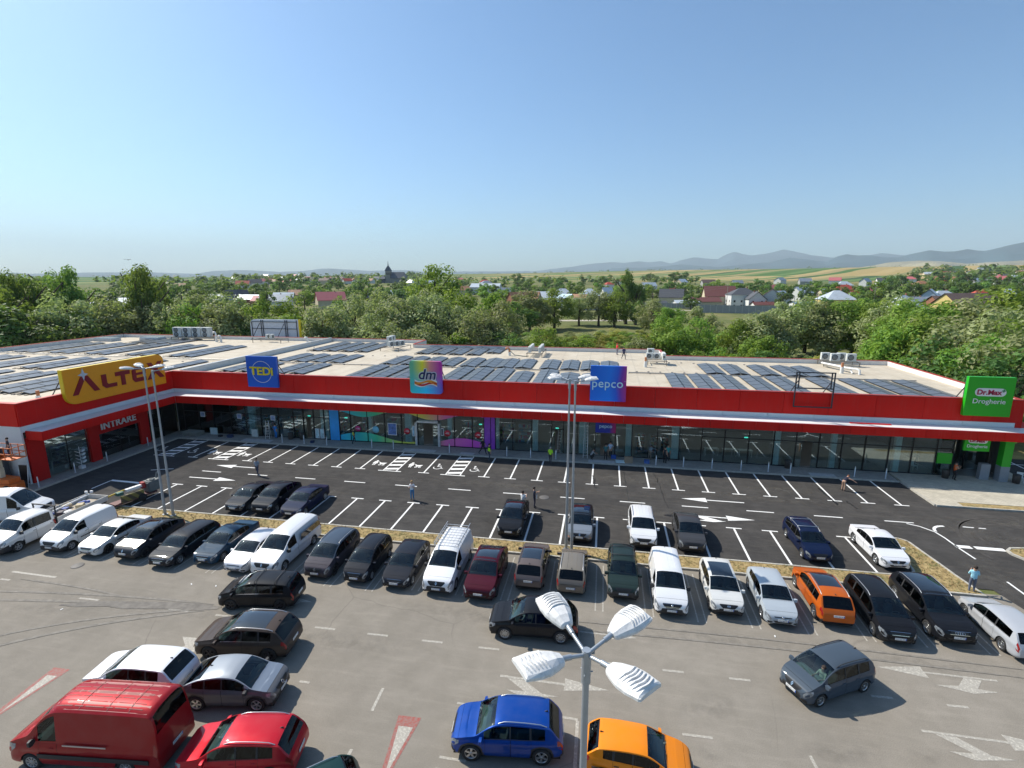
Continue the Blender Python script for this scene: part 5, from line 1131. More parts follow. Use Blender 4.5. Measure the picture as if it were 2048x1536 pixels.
mb = MB(); mb.box2((-.6, -.15, 1.05), (.6, .15, 1.25)); mb.obj('white_boom', WPL, t); mb = MB(); mb.box2((.6, -.2, .9), (.85, .2, 1.4)); mb.obj('turret', M('red_machine', (.35, .03, .03), .5), t)
mb = MB(); mb.box2((-1.3, -.22, .95), (-.85, .22, 1.2)); mb.obj('green_box', M('green_machine', (.03, .13, .11), .5), t)
mb = MB(); mb.tube([(-.6, .1, 1.2), (-2.6, .15, 1.0), (-4.4, .3, .8)], .07, 6); mb.obj('drawbar', M('yellow_machine', (.6, .42, .05), .5), t)
for sy in (-.6, .6): mb = MB(); mb.lathe([(0, -.1), (.3, -.1), (.33, 0), (.3, .1), (0, .1)], 16, 'Y', (.3, sy, .33)); mb.obj('wheel', M('tyre_rubber'), t)
# rear left building with its sign beyond the roof
t = thing('dark_shop_building', 'dark shop with a pale flat roof and Ribs sign at the far left edge', 'building', (-146, 104, -1), .5)
mb = MB(); mb.box2((-16, -1, 0), (7, 9, 7.2)); mb.obj('wall', M('near_black_wall', (.015, .02, .022), .6), t)
mb = MB(); mb.box2((-16.6, -2.2, 7.9), (8.4, 9.8, 8.3)); mb.obj('roof', M('pale_roof_edge', (.5, .58, .58), .6), t)
mb = MB()
for i in range(9): mb.box2((-9 + i * 1.8, -1.08, 1), (-8.8 + i * 1.8, -1.0, 4.5))
mb.obj('slat', M('tan_slat', (.4, .35, .25), .8), t)
O('lettering', text_mesh('Ribs', 1.9, .05, 0, .1, mat=M('orange_letter', (.7, .15, .03), .5, var=0)), t, (3.6, -1.2, 5.9), (pi / 2, 0, 0))
# ================================================================ vehicles
TINT = glass('car_glass', (.42, .60, .60), .08, .012, 1.0); TINTS = glass('side_car_glass', (.16, .20, .20), .06, .0, .8); TINTD = glass('dark_car_glass', (.04, .05, .055), .06, .0, .8)
TYRE = M('tyre_rubber'); RIM = M('alloy_rim', (.55, .56, .57), .28, .85, var=0); RIMD = M('black_rim', (.03, .03, .035), .35, .4, var=0); HUBC = M('steel_wheel_cover', (.40, .41, .42), .4, .5, var=0)
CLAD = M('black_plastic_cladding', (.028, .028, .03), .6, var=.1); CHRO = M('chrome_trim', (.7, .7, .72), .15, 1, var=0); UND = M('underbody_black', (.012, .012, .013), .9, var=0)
HL = M('headlight_lens', (.26, .29, .32), .08, .3, var=.5, scale=9, coat=1); TL = M('red_tail_lens', (.30, .008, .01), .15, var=0, coat=1); AMB = M('amber_lens', (.8, .25, .02), .2, var=0, coat=1); GRL = M('black_grille', (.01, .01, .011), .45, var=0)
SEAT = M('seat_fabric_grey', (.13, .13, .135), .9); SEATB = M('seat_beige', (.35, .30, .22), .9); DASH = M('dashboard_grey', (.16, .17, .165), .75)
PLW = M('number_plate_white', (.72, .73, .72), .4, var=0); PLB = M('number_plate_blue', (.02, .08, .4), .4, var=0); PLK = M('number_plate_print', (.12, .12, .13), .5, var=0)
mb = MB(); mb.box((0, 0, 0), (.014, .52, .115), 0); mb.box((.0075, .238, 0), (.003, .04, .11), 1)
for i, yy in enumerate((.17, .12, .04, -.01, -.09, -.14, -.19)): mb.box((.0078, yy, 0), (.003, .017, .055), 2)
PLATE = mb.mesh('number_plate', [PLW, PLB, PLK])
def wheel_meshes(r, wd, rim, spokes):
    t = MB(); t.lathe([(r * .64, -wd / 2 + .01), (r * .7, -wd / 2), (r * .93, -wd / 2), (r, -wd / 2 + .03), (r, wd / 2 - .03), (r * .93, wd / 2), (r * .7, wd / 2), (r * .64, wd / 2 - .012)], 26, 'Y')
    h = MB(); ro = r * .655; h.lathe([(ro, -wd / 2 + .02), (ro, wd / 2 - .01), (ro * .93, wd / 2 - .005), (ro * .9, wd / 2 - .05), (ro * .88, -wd / 2 + .05)], 26, 'Y'); h.lathe([(ro * .9, .0), (0, .0)], 20, 'Y', mi=1)
    h.lathe([(ro * .24, wd / 2 - .05), (ro * .22, wd / 2 - .02), (0, wd / 2 - .015)], 12, 'Y')
    for i in range(spokes):
        a = 2 * pi * i / spokes; d = Vector((cos(a), 0, sin(a))); n = Vector((-sin(a), 0, cos(a))); w0, w1 = ro * (.14 if spokes < 7 else .09), ro * (.2 if spokes < 7 else .1)
        y0, y1 = wd / 2 - .025, wd / 2 - .015; a0, a1 = d * ro * .15, d * ro * .95
        h.add([a0 - n * w0 + Vector((0, y0, 0)), a0 + n * w0 + Vector((0, y0, 0)), a1 + n * w1 + Vector((0, y1, 0)), a1 - n * w1 + Vector((0, y1, 0)), a0 - n * w0 * .8 + Vector((0, y0 - .04, 0)), a0 + n * w0 * .8 + Vector((0, y0 - .04, 0)), a1 + n * w1 * .8 + Vector((0, y1 - .04, 0)), a1 - n * w1 * .8 + Vector((0, y1 - .04, 0))], [(0, 3, 2, 1), (0, 4, 7, 3), (1, 2, 6, 5), (0, 1, 5, 4)])
    return t.mesh('tyre', TYRE), h.mesh('rim', [rim, UND])
WM = {}
def wheels_for(r, wd, rim, spokes):
    key = (round(r, 2), wd, rim.name, spokes)
    if key not in WM: WM[key] = wheel_meshes(r, wd, rim, spokes)
    return WM[key]
mb = MB(); mb.box((0, 0, .12), (.48, .48, .16)); mb.add(*(lambda v, f: (v, f))(*[[(-.16, -.23, .15), (-.30, -.23, .15), (-.30, .23, .15), (-.16, .23, .15), (-.30, -.2, .72), (-.40, -.2, .72), (-.40, .2, .72), (-.30, .2, .72)], [(0, 3, 7, 4), (1, 5, 6, 2), (0, 4, 5, 1), (2, 6, 7, 3), (4, 7, 6, 5)]])); mb.box((-.37, 0, .82), (.09, .24, .17))
SEATM = bevel_mesh(mb.mesh('seat', SEAT), .03, 1); SEATM2 = SEATM.copy(); SEATM2.materials.clear(); SEATM2.materials.append(SEATB)
mb = MB(); n = 20
mb.tube([(.19 * sin(2 * pi * i / n) * .45, .19 * cos(2 * pi * i / n), .19 * sin(2 * pi * i / n) * .9) for i in range(n + 1)], .015, 6, caps=False); mb.box((.02, 0, 0), (.03, .34, .04)); STEER = mb.mesh('steering_wheel', DASH)
def mirror_mesh(mat, big=False):
    key = 'mir' + mat.name + str(big)
    if key in WM: return WM[key]
    mb = MB(); s_ = 1.5 if big else 1; mb.add([(.06, 0, -.05), (-.03, 0, -.05), (-.03, 0, .05), (.05, 0, .05), (.10, .13, -.075 * s_), (-.045, .13, -.085 * s_), (-.045, .13, .085 * s_), (.07, .13, .07 * s_), (.08, .24, -.06 * s_), (-.04, .25, -.07 * s_), (-.04, .25, .07 * s_), (.055, .24, .055 * s_)],
        [(0, 4, 5, 1), (1, 5, 6, 2), (2, 6, 7, 3), (3, 7, 4, 0), (4, 8, 9, 5), (5, 9, 10, 6), (6, 10, 11, 7), (7, 11, 8, 4), (8, 11, 10, 9), (0, 1, 2, 3)], 0, True)
    WM[key] = mb.mesh('mirror', mat, sharp=60); return WM[key]
def handle_mesh(mat):
    key = 'hd' + mat.name
    if key not in WM:
        mb = MB(); mb.box((0, .02, 0), (.19, .03, .028)); WM[key] = bevel_mesh(mb.mesh('handle', mat), .008, 1)
    return WM[key]
# rows: s, z_low, z_belt, z_top, half-width fraction   (z in metres for a reference height)
SH = {}
SH['sedan'] = dict(H=1.46, cowl=.285, rf=.415, rr=.66, gb=.835, door=(.315, .50, .665), win=(.335, .495, .505, .645, .655, .74), wb=(.185, .79), rows=[
 (0, .34, .50, .54, .60), (.006, .27, .56, .62, .74), (.02, .22, .64, .70, .85), (.05, .20, .71, .76, .93), (.10, .18, .77, .82, .97), (.17, .18, .82, .88, .99), (.24, .18, .86, .94, 1), (.285, .18, .88, .985, 1), (.33, .18, .885, 1.14, 1), (.38, .18, .89, 1.31, 1), (.42, .18, .90, 1.40, 1), (.48, .18, .905, 1.45, 1), (.54, .18, .915, 1.46, 1), (.60, .18, .925, 1.445, 1), (.66, .18, .935, 1.40, 1), (.73, .18, .95, 1.27, 1), (.79, .19, .965, 1.13, .995), (.835, .20, .975, 1.045, .985), (.90, .21, .97, 1.02, .96), (.95, .23, .95, 1.0, .92), (.975, .25, .90, .96, .87), (.99, .28, .78, .83, .82), (1, .34, .66, .70, .76)])
SH['hatch'] = dict(H=1.47, cowl=.28, rf=.43, rr=.865, gb=.965, door=(.33, .55, .73), win=(.345, .545, .555, .715, .735, .82), wb=(.195, .815), rows=[
 (0, .34, .50, .54, .58), (.008, .27, .57, .63, .74), (.025, .22, .66, .72, .86), (.06, .20, .73, .79, .94), (.12, .18, .80, .87, .98), (.19, .18, .86, .95, .99), (.245, .18, .89, 1.0, 1), (.28, .18, .905, 1.035, 1), (.33, .18, .91, 1.18, 1), (.39, .18, .92, 1.35, 1), (.435, .18, .925, 1.43, 1), (.50, .18, .935, 1.465, 1), (.58, .18, .945, 1.47, 1), (.67, .18, .96, 1.455, 1), (.76, .18, .975, 1.425, 1), (.83, .19, .99, 1.38, .99), (.865, .20, .995, 1.345, .985), (.905, .21, 1.0, 1.22, .97), (.945, .23, .99, 1.075, .94), (.965, .25, .95, 1.0, .91), (.985, .28, .84, .88, .87), (1, .34, .72, .76, .80)])
SH['mpv'] = dict(H=1.65, cowl=.225, rf=.40, rr=.90, gb=.97, door=(.305, .53, .72), win=(.305, .52, .53, .705, .725, .87), wb=(.19, .82), rows=[
 (0, .34, .54, .60, .60), (.008, .27, .63, .70, .76), (.025, .22, .74, .81, .87), (.06, .20, .82, .89, .95), (.11, .18, .89, .98, .98), (.17, .18, .94, 1.06, .99), (.225, .18, .965, 1.12, 1), (.28, .18, .975, 1.28, 1), (.34, .18, .98, 1.46, 1), (.40, .18, .985, 1.58, 1), (.46, .18, .99, 1.63, 1), (.55, .18, 1.0, 1.65, 1), (.65, .18, 1.01, 1.645, 1), (.75, .18, 1.02, 1.625, 1), (.84, .19, 1.03, 1.59, .995), (.90, .20, 1.035, 1.545, .985), (.93, .21, 1.035, 1.40, .975), (.955, .23, 1.02, 1.17, .955), (.972, .25, .98, 1.04, .93), (.987, .28, .86, .90, .89), (1, .34, .74, .78, .83)])
SH['suv'] = dict(H=1.66, cowl=.27, rf=.41, rr=.875, gb=.965, door=(.325, .54, .72), win=(.335, .53, .54, .705, .72, .84), wb=(.19, .81), rows=[
 (0, .44, .60, .66, .62), (.007, .36, .70, .77, .78), (.022, .30, .80, .87, .88), (.055, .28, .87, .94, .955), (.11, .27, .92, 1.0, .985), (.18, .26, .96, 1.06, .995), (.235, .26, .985, 1.10, 1), (.27, .26, 1.0, 1.14, 1), (.32, .26, 1.01, 1.32, 1), (.37, .26, 1.02, 1.49, 1), (.415, .26, 1.025, 1.59, 1), (.48, .26, 1.035, 1.645, 1), (.56, .26, 1.045, 1.66, 1), (.66, .26, 1.055, 1.65, 1), (.76, .26, 1.07, 1.625, 1), (.83, .27, 1.08, 1.59, .99), (.875, .28, 1.085, 1.545, .985), (.905, .29, 1.09, 1.42, .97), (.94, .31, 1.08, 1.21, .95), (.96, .33, 1.05, 1.10, .93), (.98, .36, .93, .98, .90), (1, .42, .78, .82, .84)])
SH['coupesuv'] = dict(SH['suv'], H=1.60, rr=.76, gb=.955, rows=[r for r in SH['suv']['rows'] if r[0] < .6] + [(.66, .26, 1.055, 1.615, 1), (.76, .26, 1.08, 1.53, 1), (.83, .27, 1.10, 1.42, .99), (.89, .28, 1.11, 1.29, .975), (.94, .31, 1.09, 1.17, .95), (.965, .33, 1.04, 1.09, .92), (.982, .36, .92, .97, .89), (1, .42, .78, .82, .83)])
SH['wagon'] = dict(H=1.49, cowl=.275, rf=.40, rr=.90, gb=.972, door=(.315, .49, .655), win=(.33, .485, .495, .645, .66, .87), wb=(.185, .79), rows=[
 (0, .34, .50, .54, .60), (.006, .27, .57, .63, .75), (.02, .22, .65, .71, .86), (.05, .20, .72, .77, .935), (.10, .18, .78, .83, .97), (.17, .18, .83, .89, .99), (.235, .18, .87, .95, 1), (.275, .18, .885, .995, 1), (.32, .18, .89, 1.15, 1), (.365, .18, .895, 1.31, 1), (.405, .18, .90, 1.41, 1), (.47, .18, .91, 1.465, 1), (.55, .18, .92, 1.49, 1), (.65, .18, .93, 1.485, 1), (.75, .18, .94, 1.465, 1), (.84, .19, .955, 1.435, .995), (.90, .20, .965, 1.395, .985), (.928, .21, .97, 1.28, .975), (.955, .23, .96, 1.09, .95), (.972, .25, .92, .98, .92), (.987, .28, .80, .85, .87), (1, .34, .68, .72, .80)])
SH['smallvan'] = dict(H=1.84, cowl=.215, rf=.385, rr=.955, gb=.985, door=(.285, .47, .70), win=(.29, .46), tum=.20, wb=(.185, .80), rows=[
 (0, .36, .58, .64, .62), (.008, .28, .68, .76, .78), (.025, .24, .80, .88, .89), (.06, .22, .89, .98, .96), (.11, .21, .96, 1.08, .985), (.165, .21, 1.02, 1.17, .995), (.215, .21, 1.05, 1.24, 1), (.27, .21, 1.06, 1.42, 1), (.33, .21, 1.06, 1.62, 1), (.385, .21, 1.06, 1.75, 1), (.45, .21, 1.06, 1.82, 1), (.55, .21, 1.06, 1.84, 1), (.7, .21, 1.06, 1.84, 1), (.85, .22, 1.06, 1.83, 1), (.93, .23, 1.06, 1.81, .995), (.965, .24, 1.06, 1.74, .985), (.982, .26, 1.04, 1.50, .975), (.992, .28, .98, 1.12, .96), (1, .32, .80, .86, .93)])
SH['midvan'] = dict(SH['smallvan'], H=1.97, rows=[(a, b_, c_ * 1.03, d * 1.07, e) for a, b_, c_, d, e in SH['smallvan']['rows']])
SH['bigvan'] = dict(H=2.55, cowl=.165, rf=.31, rr=.97, gb=.99, door=(.235, .355, .58), win=(.235, .35), tum=.11, wb=(.165, .78), rows=[
 (0, .40, .66, .74, .64), (.006, .32, .80, .90, .80), (.02, .28, .93, 1.04, .90), (.045, .26, 1.02, 1.14, .96), (.085, .25, 1.10, 1.25, .985), (.13, .25, 1.16, 1.36, .995), (.165, .25, 1.20, 1.46, 1), (.21, .25, 1.21, 1.78, 1), (.26, .25, 1.21, 2.14, 1), (.31, .25, 1.21, 2.40, 1), (.36, .25, 1.21, 2.52, 1), (.45, .25, 1.21, 2.55, 1), (.65, .25, 1.21, 2.55, 1), (.85, .25, 1.21, 2.54, 1), (.94, .26, 1.21, 2.51, .995), (.97, .27, 1.21, 2.42, .985), (.985, .29, 1.18, 2.05, .975), (.994, .31, 1.05, 1.35, .965), (1, .36, .80, .90, .94)])
SH['cab'] = dict(H=2.0, cowl=.30, rf=.46, rr=.955, gb=.985, door=(.39, .62, .94), win=(.40, .61, .64, .93), tum=.16, wb=(.27, 1.4), rows=[
 (0, .42, .66, .74, .62), (.01, .33, .78, .87, .78), (.03, .28, .90, 1.0, .89), (.08, .26, 1.0, 1.12, .96), (.15, .25, 1.07, 1.22, .985), (.23, .25, 1.12, 1.32, .995), (.30, .25, 1.15, 1.40, 1), (.36, .25, 1.16, 1.60, 1), (.42, .25, 1.16, 1.80, 1), (.47, .25, 1.16, 1.92, 1), (.55, .25, 1.16, 1.99, 1), (.7, .25, 1.16, 2.0, 1), (.85, .25, 1.16, 1.98, 1), (.93, .26, 1.16, 1.95, 1), (.97, .28, 1.15, 1.85, .99), (.988, .3, 1.12, 1.5, .985), (1, .33, 1.0, 1.15, .98)])
def remap(D):
    c, f, r_ = D['cowl'], D['rf'], D['rr']; sh, sf_ = .034, .010
    def g(s):
        if s <= c: return s * (c - sh) / c if s > .06 else s * (1 - .1 * s / .06)
        if s <= f: return c - sh + (s - c) * ((f - sf_) - (c - sh)) / (f - c)
        if s <= r_: return f - sf_ + (s - f) * (r_ - f + sf_) / (r_ - f)
        return s
    D = dict(D, cowl=c - sh, rf=f - sf_, rows=[(g(q[0]),) + tuple(q[1:]) for q in D['rows']])
    w_ = list(D['win']); w_[0] -= .03; D['win'] = tuple(w_); D['door'] = (D['door'][0] - .012,) + tuple(D['door'][1:]); return D
for k_ in ('sedan', 'hatch', 'suv', 'coupesuv', 'wagon', 'mpv'): SH[k_] = remap(SH[k_])
def car(kind, label, name, x, y, head, col, L=4.4, W=1.80, H=None, rim=None, spokes=5, r=.33, clad=False, rails=None, pano=False, roofcol=None, gr='bar', dark=True, plates='fb', tl='side', bars=False, cat='car', handle=None, beige=False, badge=None, ribs=0, extra=None, chrome=False, hood=None, amber=False, cladh=.0, group='cars standing in the parking lots', nowin=(), tgl=None, mat=None):
    D = SH[kind]; H = H or D['H']; kz = H / D['H']; rows = D['rows']; tum = D.get('tum', .26)
    mat = mat or paint(col); rmat = paint(roofcol) if roofcol else mat; hw_ = W / 2
    t = thing(name, label, cat, (x, y, R.choice((0, .001))), head, group)
    sv = [q[0] for q in rows]
    def monotone(vals):
        n = len(sv); d = [(vals[i + 1] - vals[i]) / (sv[i + 1] - sv[i]) for i in range(n - 1)]; m_ = [d[0]] + [0 if d[i - 1] * d[i] <= 0 else 2 * d[i - 1] * d[i] / (d[i - 1] + d[i]) for i in range(1, n - 1)] + [d[-1]]
        def f(s):
            s = min(max(s, 0), 1); i = 0
            while i < n - 2 and s > sv[i + 1]: i += 1
            h = sv[i + 1] - sv[i]; u = (s - sv[i]) / h
            return (2 * u ** 3 - 3 * u * u + 1) * vals[i] + (u ** 3 - 2 * u * u + u) * h * m_[i] + (-2 * u ** 3 + 3 * u * u) * vals[i + 1] + (u ** 3 - u * u) * h * m_[i + 1]
        return f
    zs = 1 + (kz - 1) * .6
    fl, fb, ft, fw = monotone([q[1] for q in rows]), monotone([q[2] * zs for q in rows]), monotone([q[3] * (zs + (kz - zs) * min(1, max(0, (q[3] - q[2]) / .45))) for q in rows]), monotone([q[4] for q in rows])
    fw0 = fw
    if kind not in ('bigvan', 'cab', 'smallvan', 'midvan'): fw = lambda s: fw0(s) * (1 - .075 * (1 - min(s, .12) / .12) ** 1.5)
    sf, sr = D['wb'][0], D['wb'][1]; xf, xr_ = L / 2 - sf * L, L / 2 - sr * L; ra = r + .055; zw = r
    def X(s): return L / 2 - s * L
    def prof(v):
        for (a, fa), (b_, fb_) in zip(PR, PR[1:]):
            if v <= b_: return fa + (fb_ - fa) * (v - a) / (b_ - a)
        return PR[-1][1]
    PR = [(0, .90), (.06, .955), (.16, .992), (.42, .988), (.60, .972), (.72, 1.0), (.86, .988), (1.0, .945)]
    def SP(s, v, off=0.0, arch=True):
        zl0, zb, zt, w_ = fl(s), fb(s), ft(s), fw(s) * hw_; xx = X(s); zl = zl0
        if arch:
            for xw in (xf, xr_):
                if abs(xx - xw) < ra: zl = max(zl, zw + sqrt(ra * ra - (xx - xw) ** 2) * 1.0)
        g = max(.02, zt - zb); wb = w_ * .945
        if v <= 1:
            z = zl + v * (zb - zl); vv = (z - zl0) / max(.05, zb - zl0); yy = w_ * prof(max(0, min(1, vv))); n = Vector((0, 1, .15))
        elif v <= 2:
            tt = (v - 1) * .86; z = zb + g * tt; yy = wb - tum * g * tt; n = Vector((0, 1, .3))
        else:
            u = min(1, v - 2); y2 = wb - tum * g * .86; yy = y2 * (1 - u); z = zb + g * (.86 + .14 * (1 - (1 - u) ** 3.6)); n = Vector((0, .2 * (1 - u), 1))
        if off:
            n.x = .25 if s < .06 else (-.25 if s > .94 else 0)
            if v > 2:
                ds = .004; za = ft(max(0, s - ds)); zb_ = ft(min(1, s + ds)); sl_ = (zb_ - za) / (L * 2 * ds); n.x += sl_
            n.normalize(); return Vector((xx, yy, z)) + n * off
        return Vector((xx, yy, z))
    # station list
    ss = set(round(a + (b_ - a) * i / 3, 5) for a, b_ in zip(sv, sv[1:]) for i in range(4))
    for xw in (xf, xr_):
        for q in range(0, 13):
            s = (L / 2 - (xw + ra * cos(pi * q / 12) * .9995)) / L
            if 0 < s < 1: ss.add(round(s, 5))
    win = D['win']; d1, d2, d3 = D['door']; cowl, rf, rr_, gb = D['cowl'], D['rf'], D['rr'], D['gb']
    keys = [cowl, rf, rr_, gb, d1, d2, d3] + list(win) + [.075]
    for q in keys: ss.add(round(q, 5))
    ss = sorted(ss); out = [ss[0]]
    for s in ss[1:]:
        if s - out[-1] > .0016 or any(abs(s - q) < 1e-4 for q in keys): out.append(s)
    ss = out
    vs_ = [0, .06, .16, .3, .42, .6, .72, .86, .95, 1, 1.07, 1.3, 1.55, 1.78, 1.9, 2.0, 2.05, 2.1, 2.16, 2.3, 2.5, 2.75, 3.0]
    nv = len(vs_); full = vs_ + [-v for v in vs_[-2::-1]]
    V = []
    for s in ss:
        half = [SP(s, v) for v in vs_]; V += half + [Vector((p.x, -p.y, p.z)) for p in half[-2::-1]]
    nc = len(full)
    def region(s, v):
        """which part a surface cell belongs to"""
        a = abs(v)
        if a > 2.04 and cowl < s < rf: return 'wind'
        if a > 2.09 and rr_ < s < gb and 'rear' not in nowin: return 'rear'
        if 1.07 < a < 1.9 and ft(s) - fb(s) > .16:
            for i in range(0, len(win), 2):
                if win[i] < s < win[i + 1]: return 'win%d' % (i // 2)
        if .1 < a < 1 and d1 < s < d2: return 'doorf'
        if .1 < a < 1 and d2 < s < d3 and kind != 'none': return 'doorr'
        if a > 2.0 and .075 < s < cowl - .004: return 'hood'
        return 'body'
    faces = {}
    for i in range(len(ss) - 1):
        sm = (ss[i] + ss[i + 1]) / 2
        for j in range(nc - 1):
            vm = (abs(full[j]) + abs(full[j + 1])) / 2; side = 1 if j < nv - 1 else -1
            reg = region(sm, vm); key = reg if reg in ('wind', 'rear', 'hood', 'body') else reg + ('L' if side > 0 else 'R')
            faces.setdefault(key, []).append((i * nc + j, (i + 1) * nc + j, (i + 1) * nc + j + 1, i * nc + j + 1))
    def piece(nm, fcs, mt, par, inset=0.0, shrink=0.0, mats=None, mi=None):
        idx = sorted({q for f in fcs for q in f}); mp = {q: n_ for n_, q in enumerate(idx)}
        vs2 = [V[q].copy() for q in idx]
        if shrink or inset:
            c = sum(vs2, Vector()) / len(vs2)
            for p in vs2:
                if shrink: p.x += -shrink if p.x > c.x else shrink if p.x < c.x else 0
                if shrink: p.z += -shrink * .6 if p.z > c.z else shrink * .6
                if inset: p.y -= math.copysign(inset, p.y) if abs(p.y) > .5 else 0; p.z -= inset * .5
        me = bpy.data.meshes.new(nm); me.from_pydata(vs2, [], [[mp[q] for q in f] for f in fcs])
        for q in (mats or [mt]): me.materials.append(q)
        me.polygons.foreach_set('use_smooth', [True] * len(fcs))
        if mi: me.polygons.foreach_set('material_index', mi)
        bm = bmesh.new(); bm.from_mesh(me)
        for e in bm.edges:
            if len(e.link_faces) == 2 and e.calc_face_angle(0) > radians(38): e.smooth = False
        bm.to_mesh(me); bm.free(); me.update(); return O(nm, me, par)
    bf = faces['body']; caps = [tuple(range(nc)), tuple((len(ss) - 1) * nc + q for q in range(nc - 1, -1, -1))]
    bmats = [mat, CLAD, rmat]; mi = []
    for f in bf:
        c = (V[f[0]] + V[f[2]]) / 2; m_ = 0
        s = (L / 2 - c.x) / L
        if roofcol and c.z > fb(s) + .12: m_ = 2
        if clad or cladh:
            lim = fl(s) + (cladh or .14) + (.1 if (s < .03 or s > .985) and clad else 0)
            if c.z < lim and abs(c.y) > .2: m_ = 1
            if clad and abs(c.y) > hw_ * .7:
                for xw in (xf, xr_):
                    if (c.x - xw) ** 2 + (c.z - zw) ** 2 < (ra + .075) ** 2: m_ = 1
        mi.append(m_)
    body = piece('body', bf + caps, mat, t, mats=bmats, mi=mi + [1 if cladh or clad else 0, 1 if clad else 0])
    hm = paint(hood) if hood else mat
    if 'hood' in faces: piece('hood', faces['hood'], hm, t, 0, .010)
    wg = piece('windshield', faces['wind'], TINT, t, .006)
    if 'rear' in faces: piece('rear_window', faces['rear'], tgl or TINTD, t, .006)
    hmat = handle or mat
    for side, s_ in (('L', 1), ('R', -1)):
        for i in range(len(win) // 2):
            kf = 'win%d%s' % (i, side)
            if kf in faces: piece('side_window', faces[kf], (TINTS if i == 0 else (tgl or TINTD)), t, .010)
        for dn, sx in (('doorf', d2 - .035), ('doorr', d3 - .035)):
            if dn + side in faces and not (kind in ('bigvan',) and dn == 'doorr' and s_ > 0):
                dd = piece('door', faces[dn + side], mat, t, 0, .010)
                p = SP(sx, .83, 0, False); O('handle', handle_mesh(hmat), dd, (p.x, p.y * s_ - (.008 if s_ > 0 else -.008) , p.z), (0, 0, 0 if s_ > 0 else pi))
            elif dn + side in faces: piece('sliding_door', faces[dn + side], mat, t, 0, .006)
        p = SP(cowl + .045, 1.0, 0, False); big = kind in ('bigvan', 'cab', 'midvan', 'smallvan')
        o = O('mirror', mirror_mesh(CLAD if big or clad and kind != 'suv' else mat, big), t, (p.x, (p.y - .02) * s_, p.z + .05 + .04 * big), (0, 0, 0), (1, s_, 1))
    # inner tub so that gaps look dark
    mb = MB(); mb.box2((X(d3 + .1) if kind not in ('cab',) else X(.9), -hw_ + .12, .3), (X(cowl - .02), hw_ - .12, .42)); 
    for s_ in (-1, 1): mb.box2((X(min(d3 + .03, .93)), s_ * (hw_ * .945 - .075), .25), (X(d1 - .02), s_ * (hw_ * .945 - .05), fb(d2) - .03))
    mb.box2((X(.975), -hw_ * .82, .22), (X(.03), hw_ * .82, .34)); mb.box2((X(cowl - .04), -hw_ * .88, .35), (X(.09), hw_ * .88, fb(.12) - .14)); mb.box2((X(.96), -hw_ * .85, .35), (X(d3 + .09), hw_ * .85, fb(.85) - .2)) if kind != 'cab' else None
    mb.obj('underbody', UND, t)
    # cabin
    zd = fb(cowl + .05)
    mb = MB(); x0 = X(cowl + .015); dl = .42 if kind != 'bigvan' else .5
    mb.add([(x0, -hw_ * .84, zd - .3), (x0, hw_ * .84, zd - .3), (x0, hw_ * .84, zd + .01), (x0, -hw_ * .84, zd + .01), (x0 - dl, -hw_ * .84, zd - .3), (x0 - dl, hw_ * .84, zd - .3), (x0 - dl, hw_ * .84, zd + .0), (x0 - dl, -hw_ * .84, zd + .0), (x0 - dl * .6, -hw_ * .84, zd + .06), (x0 - dl * .6, hw_ * .84, zd + .06)],
           [(0, 1, 2, 3), (4, 7, 6, 5), (3, 2, 9, 8), (8, 9, 6, 7), (0, 4, 5, 1)]); mb.obj('dashboard', DASH, t)
    sm_ = SEATM2 if beige else SEATM; zf = zd - .62; xs_ = x0 - dl - .42
    for yy in (-.36, .36): O('seat', sm_, t, (xs_, yy, zf), (0, 0, 0))
    if kind not in ('bigvan', 'smallvan'):
        for yy in (-.38, 0, .38): O('seat', sm_, t, (xs_ - .86, yy, zf), (0, 0, 0))
    O('steering_wheel', STEER, t, (x0 - dl - .06, .36, zd + .0), (0, 0, 0))
    # surface patches
    def patch(nm, pts, mt, off=.006, n=8, sides=(1, -1), m_=4):
        """pts: list of (s, v_low, v_high)"""
        for s_ in sides:
            mb = MB(); vs2 = []
            for (s, a, b_) in pts:
                for q in range(m_ + 1):
                    p = SP(s, a + (b_ - a) * q / m_, off, False); vs2.append((p.x, p.y * s_, p.z))
            fs = []; w1 = m_ + 1
            for i in range(len(pts) - 1):
                for q in range(m_): f = (i * w1 + q, (i + 1) * w1 + q, (i + 1) * w1 + q + 1, i * w1 + q + 1); fs.append(f if s_ > 0 else f[::-1])
            mb.add(vs2, fs, 0, True); mb.obj(nm, mt, t)
    mb = MB(); vs2 = []; nq = 8
    for i in range(nq + 1):
        for s2, v in ((1, 2.02), (1, 2.3), (1, 3), (-1, 2.3), (-1, 2.02)): p = SP(rf + .01 + (rr_ - rf - .02) * i / nq, v, -.03, False); vs2.append((p.x, p.y * s2, p.z))
    mb.add(vs2, [(5 * i + q, 5 * i + 1 + q, 5 * i + 6 + q, 5 * i + 5 + q) for i in range(nq) for q in range(4)], 0, True); mb.obj('headliner', SEAT, t)
    patch('headlight', [(.006, .64, 1.0), (.011, .58, 1.5), (.02, .58, 1.95), (.034, .63, 1.9), (.05, .70, 1.5), (.066, .77, 1.1), (.082, .85, 1.0)], HL, .008)
    for i in range(1, len(win) // 2):
        patch('pillar_trim', [(win[2 * i - 1] - .001, 1.07, 1.9), (win[2 * i] + .001, 1.07, 1.9)], CLAD, .006, m_=3)
    if amber: patch('indicator', [(.012, .5, .62), (.03, .5, .64), (.045, .52, .62)], AMB, .009)
